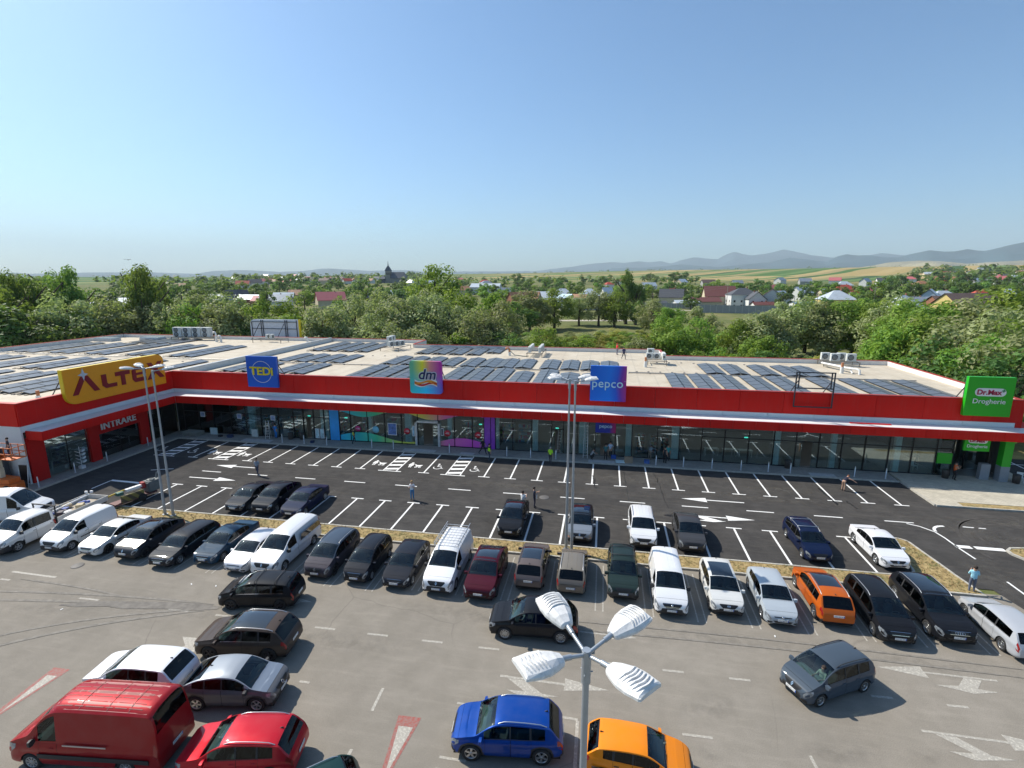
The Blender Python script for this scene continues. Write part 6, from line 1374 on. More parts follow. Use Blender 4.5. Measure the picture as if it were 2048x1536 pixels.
    if tl == 'side': patch('tail_light', [(.945, .80, 1.0), (.962, .66, 1.5 if kind in ('suv', 'mpv', 'hatch') else 1.0), (.978, .60, 1.7 if kind in ('suv', 'mpv', 'hatch') else 1.05), (.988, .58, 1.2), (.995, .62, 1.0)], TL, .008)
    elif tl == 'tall': patch('tail_light', [(.962, .62, 1.9), (.975, .55, 1.95), (.986, .55, 1.6), (.992, .6, 1.2)], TL, .008)
    elif tl == 'van': patch('tail_light', [(.975, .62, 1.15), (.985, .60, 1.2), (.994, .60, 1.1)], TL, .008)
    # grille, intake, fog lamps, badge
    zn = fb(.0)
    if gr == 'bar': patch('grille', [(.001, 2.42, 3), (.008, 2.34, 3), (.016, 2.30, 3), (.024, 2.36, 3)], GRL, .007)
    if gr == 'tall':
        patch('grille', [(.001, 2.5, 3), (.01, 2.46, 3), (.022, 2.46, 3)], GRL, .007); mb = MB(); mb.box2((0, -.30, .38), (.018, .30, zn + .03)); mb.obj('grille', GRL, t, (L / 2, 0, 0))
    if gr == 'slim': patch('grille', [(.008, 2.26, 3), (.014, 2.26, 3)], GRL, .007)
    if chrome: patch('chrome_strip', [(.0035, 2.3, 3), (.0052, 2.3, 3)], CHRO, .012); patch('chrome_strip', [(.020, 2.34, 3), (.0225, 2.34, 3)], CHRO, .012)
    mb = MB(); mb.add([(L / 2 + .008, -hw_ * .42, fl(0) + .02), (L / 2 + .008, hw_ * .42, fl(0) + .02), (L / 2 + .008, hw_ * .56, fl(0) + .13), (L / 2 + .008, -hw_ * .56, fl(0) + .13)], [(0, 1, 2, 3)]); mb.obj('lower_intake', GRL, t)
    if clad or kind in ('suv', 'coupesuv', 'mpv', 'hatch'): patch('bumper_vent', [(.002, .12, .42), (.008, .10, .46), (.02, .14, .40), (.03, .2, .32)], GRL, .007)
    if 'f' in plates: O('number_plate', PLATE, t, (L / 2 + .022, 0, fl(0) + .16), (0, 0, 0))
    if 'b' in plates:
        sb = .99; p = SP(sb, 3.0, 0, False); zb_ = fl(1) + .24 if kind in ('sedan', 'hatch') else fb(1) - .02
        O('number_plate', PLATE, t, (-L / 2 - .03 + (.0 if zb_ < fb(1) else .02), 0, zb_), (0, 0, pi))
    if badge:
        mb = MB(); pb = SP(.011, 3.0, .02, False)
        if badge == 'diamond': mb.add([(0, 0, .11), (0, .06, 0), (0, 0, -.11), (0, -.06, 0), (0, 0, .05), (0, .025, 0), (0, 0, -.05), (0, -.025, 0)], [(0, 1, 5, 4), (1, 2, 6, 5), (2, 3, 7, 6), (3, 0, 4, 7)])
        elif badge == 'rings':
            for q in range(4): mb.tube([(0, -.15 + q * .1 + .065 * cos(a), .065 * sin(a)) for a in [2 * pi * i / 16 for i in range(17)]], .009, 5, caps=False)
        elif badge == 'ring': mb.tube([(0, .07 * cos(a), .07 * sin(a)) for a in [2 * pi * i / 16 for i in range(17)]], .012, 5, caps=False); mb.box((0, 0, 0), (.01, .17, .03))
        else: mb.lathe([(0, -.006), (.055, -.006), (.055, .006), (0, .006)], 14, 'X')
        mb.obj('badge', CHRO, t, (pb.x + .01, 0, pb.z), (0, -.5, 0))
    # roof furniture
    if pano: patch('sunroof', [(s, 2.2, 3) for s in [rf + .012 + (rr_ - rf) * (.68 if pano is True else pano) * i / 6 for i in range(7)]], M('black_roof_glass', (.012, .016, .022), .06, var=0, coat=1), .006)
    if rails:
        rm = {'silver': STEEL, 'black': CLAD}[rails]
        for s_ in (1, -1):
            mb = MB(); pts = []
            for i in range(9):
                s = rf + .03 + (rr_ - rf - .05) * i / 8; p = SP(s, 2.09, .0, False); h_ = .055 if 0 < i < 8 else 0; pts.append((p.x, p.y * s_, p.z + h_))
            mb.tube(pts, .018, 6); mb.obj('roof_rail', rm, t)
    if bars:
        bmt = {'silver': STEEL, 'black': CLAD}[bars]
        for q in (.22, .72):
            s = rf + (rr_ - rf) * q; p = SP(s, 2.06, 0, False); mb = MB(); mb.tube([(p.x, -p.y - .02, p.z), (p.x, -p.y - .02, p.z + .12), (p.x, p.y + .02, p.z + .12), (p.x, p.y + .02, p.z)], .022, 6); mb.obj('roof_bar', bmt, t)
    if ribs:
        mb = MB()
        for q in range(ribs):
            vv = 2.25 + (q + .5) * 1.5 / ribs; s_ = 1
            if vv > 3: vv = 6 - vv; s_ = -1
            a, b_ = rf + .05, rr_ - .03; vsx = []
            for i in range(9):
                for dv, of in ((-.02, .0), (0, .012), (.02, .0)):
                    p = SP(a + (b_ - a) * i / 8, vv + dv, of + .001, False); vsx.append((p.x, p.y * s_, p.z))
            mb.add(vsx, [f if s_ > 0 else f[::-1] for i in range(8) for f in ((3 * i, 3 * i + 3, 3 * i + 4, 3 * i + 1), (3 * i + 1, 3 * i + 4, 3 * i + 5, 3 * i + 2))], 0)
        mb.obj('roof_rib', rmat, t)
    # aerial and wipers
    if kind not in ('bigvan', 'cab'):
        p = SP(rr_ - .03, 3.0, 0, False); mb = MB(); mb.add([(.07, -.02, 0), (.07, .02, 0), (-.09, .02, 0), (-.09, -.02, 0), (-.07, 0, .06)], [(0, 1, 4), (1, 2, 4), (2, 3, 4), (3, 0, 4)], 0); mb.obj('aerial', CLAD, t, tuple(p))
    mb = MB()
    for yy in (-.1, .5):
        a = SP(cowl + .004, 3 - abs(yy) / hw_, .02, False); b_ = SP(cowl + .03, 3 - abs(yy - .42) / hw_, .02, False); mb.tube([(a.x, yy, a.z), (b_.x, yy - .5, b_.z)], .008, 4)
    mb.obj('wiper', CLAD, t)
    # side mouldings and window trim
    if chrome or kind in ('suv', 'wagon'):
        patch('window_trim', [(s, 1.015, 1.06) for s in [win[0] + (win[-1] - win[0]) * i / 10 for i in range(11)]], CHRO if chrome else CLAD, .004, m_=1)
    # wheels
    rim = rim or RIM; tm, rm_ = wheels_for(r, .215, rim, spokes); yw = hw_ - .125
    for xw in ((xf, xr_) if kind != 'cab' else (xf,)):
        for s_ in (1, -1):
            wh = O('wheel', rm_, t, (xw, yw * s_, r), (0, R.uniform(0, 1), 0 if s_ > 0 else pi)); O('tyre', tm, wh)
    if extra: extra(t, SP, L, W)
    return t
NT_ = -pi / 2; SU = pi / 2
def facing(xc, ynose, L): return xc, ynose + L / 2
def C_(kind, label, xc, yn, col, L=4.4, up_=False, dx=0, **kw):
    xx, yy = facing(xc, yn, L); return car(kind, label, kw.pop('name', 'parked_car'), xx + dx, yy, (SU if up_ else NT_) + kw.pop('da', 0), col, L=L, **kw)
WHITE = (.78, .79, .80); BLACK = (.010, .011, .014); SILV = (.42, .45, .48)
VW = dict(cat='van', group='vans standing in the parking lots')
# ---- row with its noses to the front lane, left to right
def ladder_rack(t, SP, L, W):
    mb = MB()
    for q in range(9): x = L / 2 - L * (.40 + .065 * q); mb.tube([(x, -.72, 2.12), (x, .72, 2.12)], .018, 6)
    mb.obj('rack_bar', ALU, t)
    for s_ in (-1, 1):
        mb = MB(); mb.tube([(L / 2 - L * .40, .74 * s_, 2.12), (L / 2 - L * .93, .74 * s_, 2.12)], .022, 6); mb.tube([(L / 2 - L * .40, .78 * s_, 2.24), (L / 2 - L * .95, .78 * s_, 2.24)], .022, 6)
        for q in range(5): x = L / 2 - L * (.42 + .12 * q); mb.tube([(x, .74 * s_, 1.98), (x, .78 * s_, 2.24)], .014, 5)
        mb.obj('rack_rail', ALU, t)
def rubstrip(t, SP, L, W):
    for s_ in (1, -1): mb = MB(); mb.box2((-L * .42, 0, .60), (L * .17, .02, .66)); mb.obj('rubbing_strip', CLAD, t, (0, s_ * (W / 2 + .004) - (0 if s_ > 0 else .02), 0))
C_('smallvan', 'small white panel van with black bumper between the flatbed truck and the white saloon', -36.3, 25.3, WHITE, 4.35, W=1.84, r=.32, rim=HUBC, cladh=.26, name='cargo_van', extra=rubstrip, gr='bar', tl='van', nowin=('rear',), handle=CLAD, **VW)
C_('sedan', 'white saloon between the small white van and the champagne bonnet crossover', -33.4, 25.35, (.70, .71, .70), 4.6, W=1.77, r=.32, rim=RIMD, chrome=True, extra=rubstrip)
C_('coupesuv', 'crossover with champagne bonnet and dark roof and sides', -30.5, 25.35, (.03, .035, .045), 4.4, H=1.56, W=1.83, hood=(.52, .50, .46), rim=RIMD, r=.35, gr='slim', badge='diamond', pano=True, rails='black')
C_('wagon', 'black estate with five spoke wheels between champagne bonnet crossover and dark blue saloon', -27.55, 25.0, (.012, .014, .02), 4.75, W=1.82, rim=RIM, r=.33, chrome=True)
C_('sedan', 'dark blue green saloon beside the pale silver hatchback', -25.0, 25.8, (.012, .045, .085), 4.8, W=1.77, r=.32, rim=HUBC, spokes=7, chrome=True)
C_('hatch', 'pale silver hatchback mostly hidden by the white minibus', -22.35, 25.3, (.62, .63, .66), 4.3, W=1.77, H=1.46, r=.33, gr='slim')
C_('midvan', 'long white minibus with dark side windows and ribbed roof', -20.4, 25.35, WHITE, 5.4, W=1.93, r=.34, ribs=7, badge='diamond', name='minibus', tl='tall', extra=lambda t, SP, L, W: [ (lambda mb: (mb.box2((-L * .44, 0, 1.16), (-L * .02, .012, 1.62)), mb.obj('side_window', M('black_side_glass', (.012, .014, .018), .05, var=0, coat=1), t, (0, s_ * (W / 2 * .9) - (.0 if s_ > 0 else .012), 0), (-.1 * s_ , 0, 0))))(MB()) for s_ in (1, -1)], **VW)
C_('mpv', 'purple grey people carrier with silver roof rails and diamond badge', -17.0, 25.65, (.055, .048, .060), 4.5, W=1.86, rails='silver', badge='diamond', r=.36, rim=RIMD, roofcol=(.05, .07, .10))
C_('mpv', 'black small people carrier with pale front indicators', -14.4, 25.6, (.012, .013, .016), 4.2, H=1.6, W=1.68, r=.31, rim=HUBC, chrome=True, rails='black')
C_('hatch', 'black hatchback with chrome grille left of the van carrying a ladder rack', -11.8, 25.5, (.013, .015, .022), 4.4, W=1.81, r=.33, chrome=True, spokes=7)
C_('midvan', 'white van with aluminium ladder rack on its roof', -9.15, 25.4, WHITE, 5.25, W=1.93, r=.34, badge='diamond', name='cargo_van', tl='tall', nowin=('rear',), extra=ladder_rack, cladh=.12, ribs=5, **VW)
C_('coupesuv', 'burgundy electric car with black glass roof', -6.6, 25.2, (.055, .003, .011), 4.8, H=1.62, W=1.94, pano=1.25, r=.36, rim=RIMD, gr='none', spokes=5)
C_('suv', 'brown grey crossover parked tail first with black glass roof', -3.95, 26.75, (.13, .105, .098), 4.35, True, H=1.60, W=1.80, pano=True, r=.34, rails='black')
C_('hatch', 'greyish brown car parked tail first with silver roof ribs under the middle lamp posts', -1.45, 26.75, (.17, .145, .12), 4.25, True, H=1.56, W=1.77, tl='side', rails='silver', roofcol=(.2, .18, .15), ribs=2)
C_('suv', 'old dark green off-roader with grey bumpers and roof rack bars', 1.55, 26.7, (.016, .03, .028), 4.4, H=1.75, W=1.80, r=.35, clad=False, cladh=.28, bars='black', rails='black', rim=HUBC, beige=True)
C_('smallvan', 'white compact van with big grille in front of the grey saloon', 4.1, 25.75, WHITE, 4.85, H=1.85, W=1.84, name='cargo_van', tl='tall', gr='bar', chrome=True, badge='oval', nowin=('rear',), cladh=.14, ribs=3, **VW)
C_('suv', 'pearl white crossover with black glass roof beside silver hatchback', 7.1, 26.25, (.68, .68, .65), 4.4, H=1.60, W=1.81, pano=True, r=.35, cladh=.16, badge='ring', rim=RIMD)
C_('hatch', 'silver hatchback with paper on its dashboard', 9.75, 25.95, (.44, .49, .53), 4.4, W=1.76, r=.33, gr='slim', badge='oval')
C_('suv', 'orange crossover parked tail first with dark panorama roof', 12.6, 26.45, (.52, .105, .006), 4.65, True, H=1.68, W=1.84, pano=.62, rails='silver', r=.37, tl='side', cladh=.12)
C_('mpv', 'black people carrier with silver roof rails and chrome grille edge', 15.05, 25.5, (.010, .011, .014), 4.55, H=1.70, W=1.84, rails='silver', chrome=True, r=.34, gr='bar')
C_('suv', 'large black off-road car with four ring badge and tall framed grille', 17.9, 25.95, (.009, .010, .013), 4.95, H=1.72, W=1.97, rails='silver', chrome=True, gr='tall', badge='rings', r=.38, spokes=7, pano=.9)
C_('wagon', 'silver estate parked tail first at the right end of the row', 20.75, 25.3, (.45, .47, .50), 4.5, True, W=1.75, r=.32, rim=RIM, chrome=False, tl='tall', da=.0, roofcol=None)
# ---- rear lot, noses towards the straw strip
C_('sedan', 'leftmost of three dark cars in the rear lot, grey black saloon', -28.4, 32.85, (.018, .02, .024), 4.6, W=1.80, chrome=True)
C_('coupesuv', 'black lift back crossover in the middle of the three dark cars', -26.05, 32.9, (.012, .014, .018), 4.6, H=1.6, W=1.84, chrome=False, gr='slim', r=.35)
C_('sedan', 'dark blue saloon at the right end of the three dark cars', -23.5, 32.8, (.012, .018, .05), 4.8, W=1.84, gr='bar', r=.34)
C_('coupesuv', 'black coupe crossover with the two standing people behind it', -6.25, 32.7, BLACK, 4.55, H=1.58, W=1.84, r=.36, pano=True, rim=RIMD)
C_('suv', 'small crossover with silver bonnet and black roof beside the lamp posts', -1.25, 32.8, (.20, .23, .27), 4.2, H=1.58, W=1.80, roofcol=(.01, .01, .012), pano=1.0, badge='diamond', r=.34, amber=True, cladh=.14)
C_('suv', 'white boxy off-road car with ribbed roof and big dark grille', 3.1, 32.75, (.76, .77, .78), 4.6, H=1.69, W=1.86, r=.37, clad=True, rails='silver', ribs=5, gr='bar')
C_('coupesuv', 'dark grey rounded crossover right of the white boxy one', 6.3, 32.8, (.045, .047, .052), 4.4, H=1.56, W=1.82, r=.35, rim=RIMD, cladh=.15)
C_('wagon', 'dark blue estate with silver roof bars in the rear lot', 14.1, 33.0, (.004, .010, .038), 4.55, H=1.53, W=1.74, rails='silver', bars='silver', r=.33, da=.04, gr='bar')
C_('sedan', 'white saloon parked at the right end of the straw strip', 18.55, 33.0, (.80, .81, .83), 4.65, W=1.82, r=.34, da=.04, gr='bar', badge='diamond')
# ---- left edge: white van seen side on and flatbed truck
car('bigvan', 'tall white van at the left edge seen from its side behind the flatbed truck', 'cargo_van', -45.1, 29.1, .31, WHITE, L=5.9, W=2.05, H=2.35, r=.35, rim=HUBC, ribs=6, tl='van', nowin=('rear',), **VW)
def flatbed(t, SP, L, W):
    x1 = -L / 2 - .08; x2 = x1 - 3.9; GRYW = M('flatbed_grey_white', (.55, .55, .53), .6); WOOD = M('flatbed_floor', (.38, .33, .26), .85)
    mb = MB(); mb.box2((x2, -1.0, .80), (x1, 1.0, .86)); mb.obj('bed_floor', WOOD, t)
    for s_ in (-1, 1): mb = MB(); mb.box2((x2, s_ * 1.0 - .02, .82), (x1, s_ * 1.0 + .02, 1.22)); mb.obj('drop_side', GRYW, t)
    mb = MB(); mb.box2((x2 - .04, -1.0, .82), (x2, 1.0, 1.22)); mb.obj('tail_board', GRYW, t)
    mb = MB(); mb.box2((x1, -1.02, .82), (x1 + .05, 1.02, 1.3)); mb.tube([(x1, -.95, .8), (x1, -.95, 2.12)], .05, 6); mb.tube([(x1, .95, .8), (x1, .95, 2.12)], .05, 6); mb.tube([(x1, -1.02, 2.12), (x1, 1.02, 2.12)], .05, 8); mb.obj('headboard', CLAD, t)
    mb = MB(); mb.box2((x2, -.45, .55), (-L / 2 + .3, .45, .78)); mb.box2((x2, -.8, .62), (x1, .8, .79)); mb.obj('chassis_frame', UND, t)
    tm, rm_ = wheels_for(.35, .215, HUBC, 9)
    for s_ in (1, -1): wh = O('wheel', rm_, t, (x1 - 2.2, .82 * s_, .35), (0, 0, 0 if s_ > 0 else pi)); O('tyre', tm, wh)
    mb = MB(); mb.box2((-L / 2, -W / 2 * .9, .3), (-L / 2 + .04, W / 2 * .9, 1.15)); mb.obj('cab_rear_wall', paint(WHITE), t)
ft_ = car('cab', 'white double cab flatbed truck loaded with a small tower light at the left edge', 'flatbed_truck', -39.75, 26.1, NT_, (.72, .73, .73), L=3.5, W=2.0, H=2.05, r=.35, rim=HUBC, cladh=.42, plates='f', cat='truck', group=None, extra=flatbed, handle=CLAD, nowin=('rear',), ribs=4)
t = thing('site_machine', 'bundle of blue and white tools and a lamp mast lying on the flatbed', 'tools', (-39.75, 29.4, .87), .1)
rr = random.Random(3)
for i in range(14):
    mb = MB(); mb.box((rr.uniform(-.7, .7), rr.uniform(-1.0, 1.3), rr.uniform(.08, .3)), (rr.uniform(.1, .5), rr.uniform(.1, .5), rr.uniform(.08, .35)), 0, rr.uniform(0, 3)); mb.obj('tool', [M('tool_blue', (.05, .10, .35), .5), WPL, M('tool_dark', (.05, .04, .06), .6), M('tool_tan', (.5, .42, .28), .8)][i % 4], t)
mb = MB(); mb.tube([(-.5, -.6, .3), (.4, 1.6, .75)], .05, 8); mb.obj('mast', WPL, t); mb = MB(); mb.box((.25, 1.55, .95), (.2, .1, .15)); mb.box((.6, 1.65, .95), (.2, .1, .15)); mb.obj('lamp', WPL, t)
mb = MB(); mb.tube([(-.6 + .2 * cos(a), -.9, .35 + .2 * sin(a)) for a in [2 * pi * i / 14 for i in range(15)]], .03, 6, caps=False); mb.obj('hoop', M('tool_tan'), t)
# ---- cars queueing and driving on the front lane
car('mpv', 'black people carrier with roof bars driving left behind the brown off-roader', 'moving_car', -18.85, 23.3, pi + .16, (.010, .011, .016), L=4.45, W=1.80, H=1.63, r=.33, rim=RIMD, bars='black', chrome=True, beige=True, tl='tall')
car('suv', 'large brown off-road car with glass roof in the queue', 'moving_car', -17.0, 19.75, pi + .13, (.062, .045, .036), L=4.75, W=1.95, H=1.70, r=.38, rim=RIMD, pano=.75, rails='silver', chrome=True, tl='side')
car('suv', 'white crossover with tall red tail lights partly hidden by the red van', 'moving_car', -20.15, 16.7, pi + .10, (.76, .77, .80), L=4.5, W=1.86, H=1.64, r=.36, tl='tall', rails=None)
car('coupesuv', 'silver grey two tone crossover facing right between white car and red car', 'moving_car', -15.5, 16.95, .16, (.11, .115, .125), L=4.2, W=1.80, H=1.58, r=.36, roofcol=(.30, .33, .37), hood=(.18, .22, .28), clad=True, badge='ring')
def vanroof(t, SP, L, W):
    mt = paint((.52, .22, .19), 'sun_bleached_roof_paint', 0, .5, .3)
    pts = [SP(.335 + .6 * i / 8, 2.2 + .1 * 0, .004, False) for i in range(9)]; vs2 = []
    for i in range(9):
        for s_, v in ((1, 2.1), (1, 2.4), (1, 3), (-1, 2.4), (-1, 2.1)): p = SP(.335 + .6 * i / 8, v, .004, False); vs2.append((p.x, p.y * s_, p.z))
    mb = MB(); mb.add(vs2, [(5 * i + q, 5 * i + 5 + q, 5 * i + 6 + q, 5 * i + 1 + q) for i in range(8) for q in range(4)], 0, True); mb.obj('roof_panel', mt, t)
    mb = MB()
    def strip(s0, s1, v, sg, dv=.02, of=.010):
        vsx = []
        for i in range(5):
            for d_, o_ in ((-dv, .004), (0, of), (dv, .004)): p = SP(s0 + (s1 - s0) * i / 4, min(3, v + d_), o_, False); vsx.append((p.x, p.y * sg, p.z))
        mb.add(vsx, [f if sg > 0 else f[::-1] for i in range(4) for f in ((3 * i, 3 * i + 3, 3 * i + 4, 3 * i + 1), (3 * i + 1, 3 * i + 4, 3 * i + 5, 3 * i + 2))])
    for v in (2.25, 2.5, 2.75, 2.97):
        for sg in (1, -1):
            x = .34
            for l in (.12, .07, .13, .06, .09, .1): strip(x, x + l - .014, v, sg); x += l
    for sx in (.50, .68, .82):
        pts = [SP(sx, v, .006, False) for v in (2.12, 2.4, 2.7, 3)]; pts = [tuple(p) for p in pts] + [(p.x, -p.y, p.z) for p in pts[-2::-1]]; mb.tube(pts, .012, 4)
    mb.obj('roof_rib', paint((.36, .12, .10), 'roof_rib_paint', 0, .5, .3), t)
    mb = MB(); mb.box2((-L * .18, 0, 1.22), (L * .10, .02, 1.27)); mb.obj('door_rail', STEEL, t, (0, W / 2 + .0, 0))
    for s_ in (1, -1): mb = MB(); mb.box2((-L * .44, 0, .62), (L * .28, .02, .80)); mb.obj('rubbing_strip', CLAD, t, (0, s_ * (W / 2 + .004) - (0 if s_ > 0 else .02), 0))
H_ = 2.70
car('bigvan', 'big dark red panel van with sun bleached ribbed roof', 'cargo_van', -18.75, 13.65, pi + .11, (.30, .008, .012), L=6.1, W=2.02, H=2.70, r=.36, rim=HUBC, spokes=9, extra=vanroof, tl='van', mat=paint((.30, .008, .012), rough=.38), **VW)
car('suv', 'bright red crossover beside the dark red van', 'moving_car', -13.0, 14.15, pi + .20, (.46, .008, .02), L=4.4, W=1.80, H=1.63, r=.35, rails='silver', cladh=.1)
car('hatch', 'dark green car cut by the bottom edge beside the bright red crossover', 'moving_car', -9.55, 12.4, pi + .75, (.008, .035, .035), L=4.3, W=1.75, H=1.5, r=.32, rails='silver')
TINTX = TINTS; x3 = car('suv', 'black off-road car with silver wheels driving left behind the nearest lamp post', 'moving_car', -3.15, 23.55, pi + .06, (.009, .012, .020), L=4.6, W=1.86, H=1.66, r=.37, spokes=10, tgl=TINTD)
car('suv', 'bright blue off-road car with silver roof rails', 'moving_car', -3.25, 16.75, pi + .11, (.003, .050, .28), L=4.35, W=1.82, H=1.68, r=.37, rails='silver', clad=True, spokes=5, mat=paint((.003, .050, .28)))
car('hatch', 'orange hatchback facing right beside the foreground lamp pole', 'moving_car', 1.75, 16.55, -.04, (.78, .22, .006), L=3.95, W=1.68, H=1.46, r=.30, rim=HUBC, handle=CLAD, extra=rubstrip, mat=paint((.80, .235, .008), flake=.05))
c3 = car('mpv', 'grey blue small people carrier turning alone on the right of the front lane', 'moving_car', 10.4, 22.2, pi + .50, (.055, .075, .10), L=4.08, W=1.74, H=1.62, r=.31, rails='black', spokes=7, badge='diamond', cladh=.08)
car('sedan', 'mid blue car cut by the bottom edge in front of the blue off-roader', 'moving_car', -2.8, 13.45, pi + .02, (.012, .13, .36), L=4.5, W=1.78, H=1.45, r=.32)
car('hatch', 'silver car cut by the bottom right corner', 'moving_car', 13.2, 16.3, .06, (.5, .53, .56), L=4.3, W=1.78, H=1.5, r=.33)
car('sedan', 'dark car cut by the left edge on the front lane', 'moving_car', -36.0, 18.9, pi, (.02, .03, .06), L=4.5, W=1.78, H=1.45, r=.32)
def driver(x, y, z, rz, label, top): return person(x, y, rz, label, top, (.05, .05, .06), z=z, pose='sit', h=1.6)
driver(-3.55, 23.15, .28, -pi / 2 + .06, 'driver in white shirt at the wheel of the black off-roader', W3); driver(9.95, 21.55, .3, -pi / 2 + .5, 'driver in pale shirt at the wheel of the grey people carrier', (.5, .45, .35))
# ================================================================ vegetation
def leafmat(name, col, light, trans=.45):
    mt = bpy.data.materials.new(name); mt.use_nodes = True; k = NT(mt); k.n.remove(k.n['Principled BSDF']); out = k.n['Material Output']
    oi = k.add('ShaderNodeObjectInfo'); at = k.add('ShaderNodeAttribute', attribute_name='tone'); 
    c = k.mix(at.outputs['Fac'], col, light)
    hs = k.add('ShaderNodeHueSaturation'); k.link(c, hs.inputs['Color'])
    k.link(k.math('MULTIPLY_ADD', oi.outputs['Random'], .05), hs.inputs['Hue']); hs.inputs['Hue'].links[0].from_node.inputs[2].default_value = .475
    v = k.math('MULTIPLY_ADD', oi.outputs['Random'], .5); v.node.inputs[2].default_value = .75; k.link(v, hs.inputs['Value'])
    d = k.add('ShaderNodeBsdfPrincipled'); d.inputs['Roughness'].default_value = .6; d.inputs['Specular IOR Level'].default_value = .35; k.link(hs.outputs[0], d.inputs['Base Color'])
    tr = k.add('ShaderNodeBsdfTranslucent'); k.link(k.mix(.5, hs.outputs[0], (.30, .42, .05), 'MIX'), tr.inputs[0])
    mx = k.add('ShaderNodeMixShader'); mx.inputs[0].default_value = trans; k.link(d.outputs[0], mx.inputs[1]); k.link(tr.outputs[0], mx.inputs[2]); k.link(mx.outputs[0], out.inputs[0]); return mt
LM = {'willow': leafmat('willow_leaves', (.19, .22, .085), (.46, .48, .24)), 'green': leafmat('bright_green_leaves', (.10, .20, .025), (.30, .42, .06)),
      'dark': leafmat('dark_green_leaves', (.05, .115, .025), (.16, .26, .06), .4), 'poplar': leafmat('poplar_leaves', (.07, .14, .03), (.2, .3, .07)), 'yellow': leafmat('yellowish_leaves', (.22, .22, .04), (.5, .44, .1))}
BARK = M('bark', (.09, .07, .05), .95)
def crown_mesh(kind, seed, n_blob, leaves, leaf, shape):
    """unit crown, radius about 1 and height 2 sitting on z=0: clumps of small leaf faces"""
    rr = random.Random(seed); blobs = []
    while len(blobs) < n_blob:
        x, y, z = rr.uniform(-1, 1), rr.uniform(-1, 1), rr.uniform(0, 2)
        if shape == 'round': rad = sqrt(max(0, 1 - ((z - .95) / 1.05) ** 2)); ok = x * x + y * y < (rad * .82) ** 2
        elif shape == 'tall': rad = .78 * (sin(min(1, z / 1.0) * pi / 2) if z < 1 else cos((z - 1) * pi / 2 * .92) ** .7); ok = x * x + y * y < (rad * .7) ** 2
        else: rad = sqrt(max(0, 1 - ((z - .6) / 1.2) ** 2)); ok = x * x + y * y < (rad * .9) ** 2
        if ok and (x * x + y * y > (rad * .35) ** 2 or rr.random() < .35): blobs.append((x, y, z, rr.uniform(.20, .38) * (.8 if shape == 'tall' else 1)))
    vs, fs, tone = [], [], []
    for bx, by, bz, br_ in blobs:
        base = rr.uniform(0, .6)
        for _ in range(leaves // n_blob):
            a = rr.uniform(0, 2 * pi); cz = rr.uniform(-.75, 1); sz = sqrt(1 - cz * cz); rad = br_ * rr.uniform(.55, 1.12)
            n = Vector((sz * cos(a), sz * sin(a), cz)); p = Vector((bx, by, bz)) + n * rad
            if shape == 'tall': p.z += .12 * (rr.random())
            d = (n + Vector((rr.uniform(-.6, .6), rr.uniform(-.6, .6), rr.uniform(-.3, .8)))).normalized()
            u = d.orthogonal().normalized(); u.rotate(Matrix.Rotation(rr.uniform(0, 6.3), 3, d)); w_ = d.cross(u); l = leaf * rr.uniform(.6, 1.3); o = len(vs)
            vs += [p - u * l, p + w_ * l * .5 + d * l * .12, p + u * l, p - w_ * l * .5 + d * l * .12]; fs.append((o, o + 1, o + 2, o + 3)); tone.append(min(1, base + rr.uniform(0, .4)))
    me = bpy.data.meshes.new('crown'); me.from_pydata(vs, [], fs); at = me.attributes.new('tone', 'FLOAT', 'FACE'); at.data.foreach_set('value', tone); me.materials.append(LM[kind]); return me
CR = {}
for kd, shp, nb, lv, lf in (('willow', 'round', 38, 5200, .058), ('green', 'round', 34, 4600, .06), ('dark', 'round', 30, 3400, .068), ('poplar', 'tall', 36, 3800, .055), ('yellow', 'bush', 22, 2000, .07)):
    CR[kd] = [crown_mesh(kd, hash((kd, i)) % 999 if False else (ord(kd[0]) * 7 + i), nb, lv, lf, shp) for i in range(4)]
CR['bush'] = [crown_mesh('green', 90 + i, 20, 1800, .08, 'bush') for i in range(3)]; CR['greybush'] = [crown_mesh('willow', 60 + i, 20, 1800, .08, 'bush') for i in range(3)]
CR['fardark'] = [crown_mesh('dark', 30 + i, 16, 800, .13, 'round') for i in range(4)]; CR['farlight'] = [crown_mesh('green', 40 + i, 16, 800, .13, 'round') for i in range(3)]
def trunk_mesh(seed):
    rr = random.Random(seed); mb = MB(); mb.tube([(0, 0, -.05), (.01, 0, .35), (0, .02, .8), (.02, 0, 1.25)], [.075, .055, .04, .02], 8)
    for i in range(5): a = i * 1.3 + rr.random(); z = .35 + i * .13; mb.tube([(0, 0, z), (cos(a) * .22, sin(a) * .22, z + .22), (cos(a) * .5, sin(a) * .5, z + .5)], [.03, .02, .008], 5)
    return mb.mesh('trunk', BARK)
TRK_ = [trunk_mesh(i) for i in range(3)]
KN = {'willow': ('willow_tree', 'grey green willow', 'tree'), 'green': ('leafy_tree', 'bright green tree', 'tree'), 'dark': ('broadleaf_tree', 'dark green tree', 'tree'), 'poplar': ('poplar_tree', 'tall upright poplar', 'tree'), 'yellow': ('bush', 'yellow green bush', 'bush'), 'bush': ('bush', 'green bush', 'bush'), 'greybush': ('bush', 'grey leaved bush', 'bush'), 'fardark': ('broadleaf_tree', 'dark tree', 'tree'), 'farlight': ('leafy_tree', 'green tree', 'tree')}
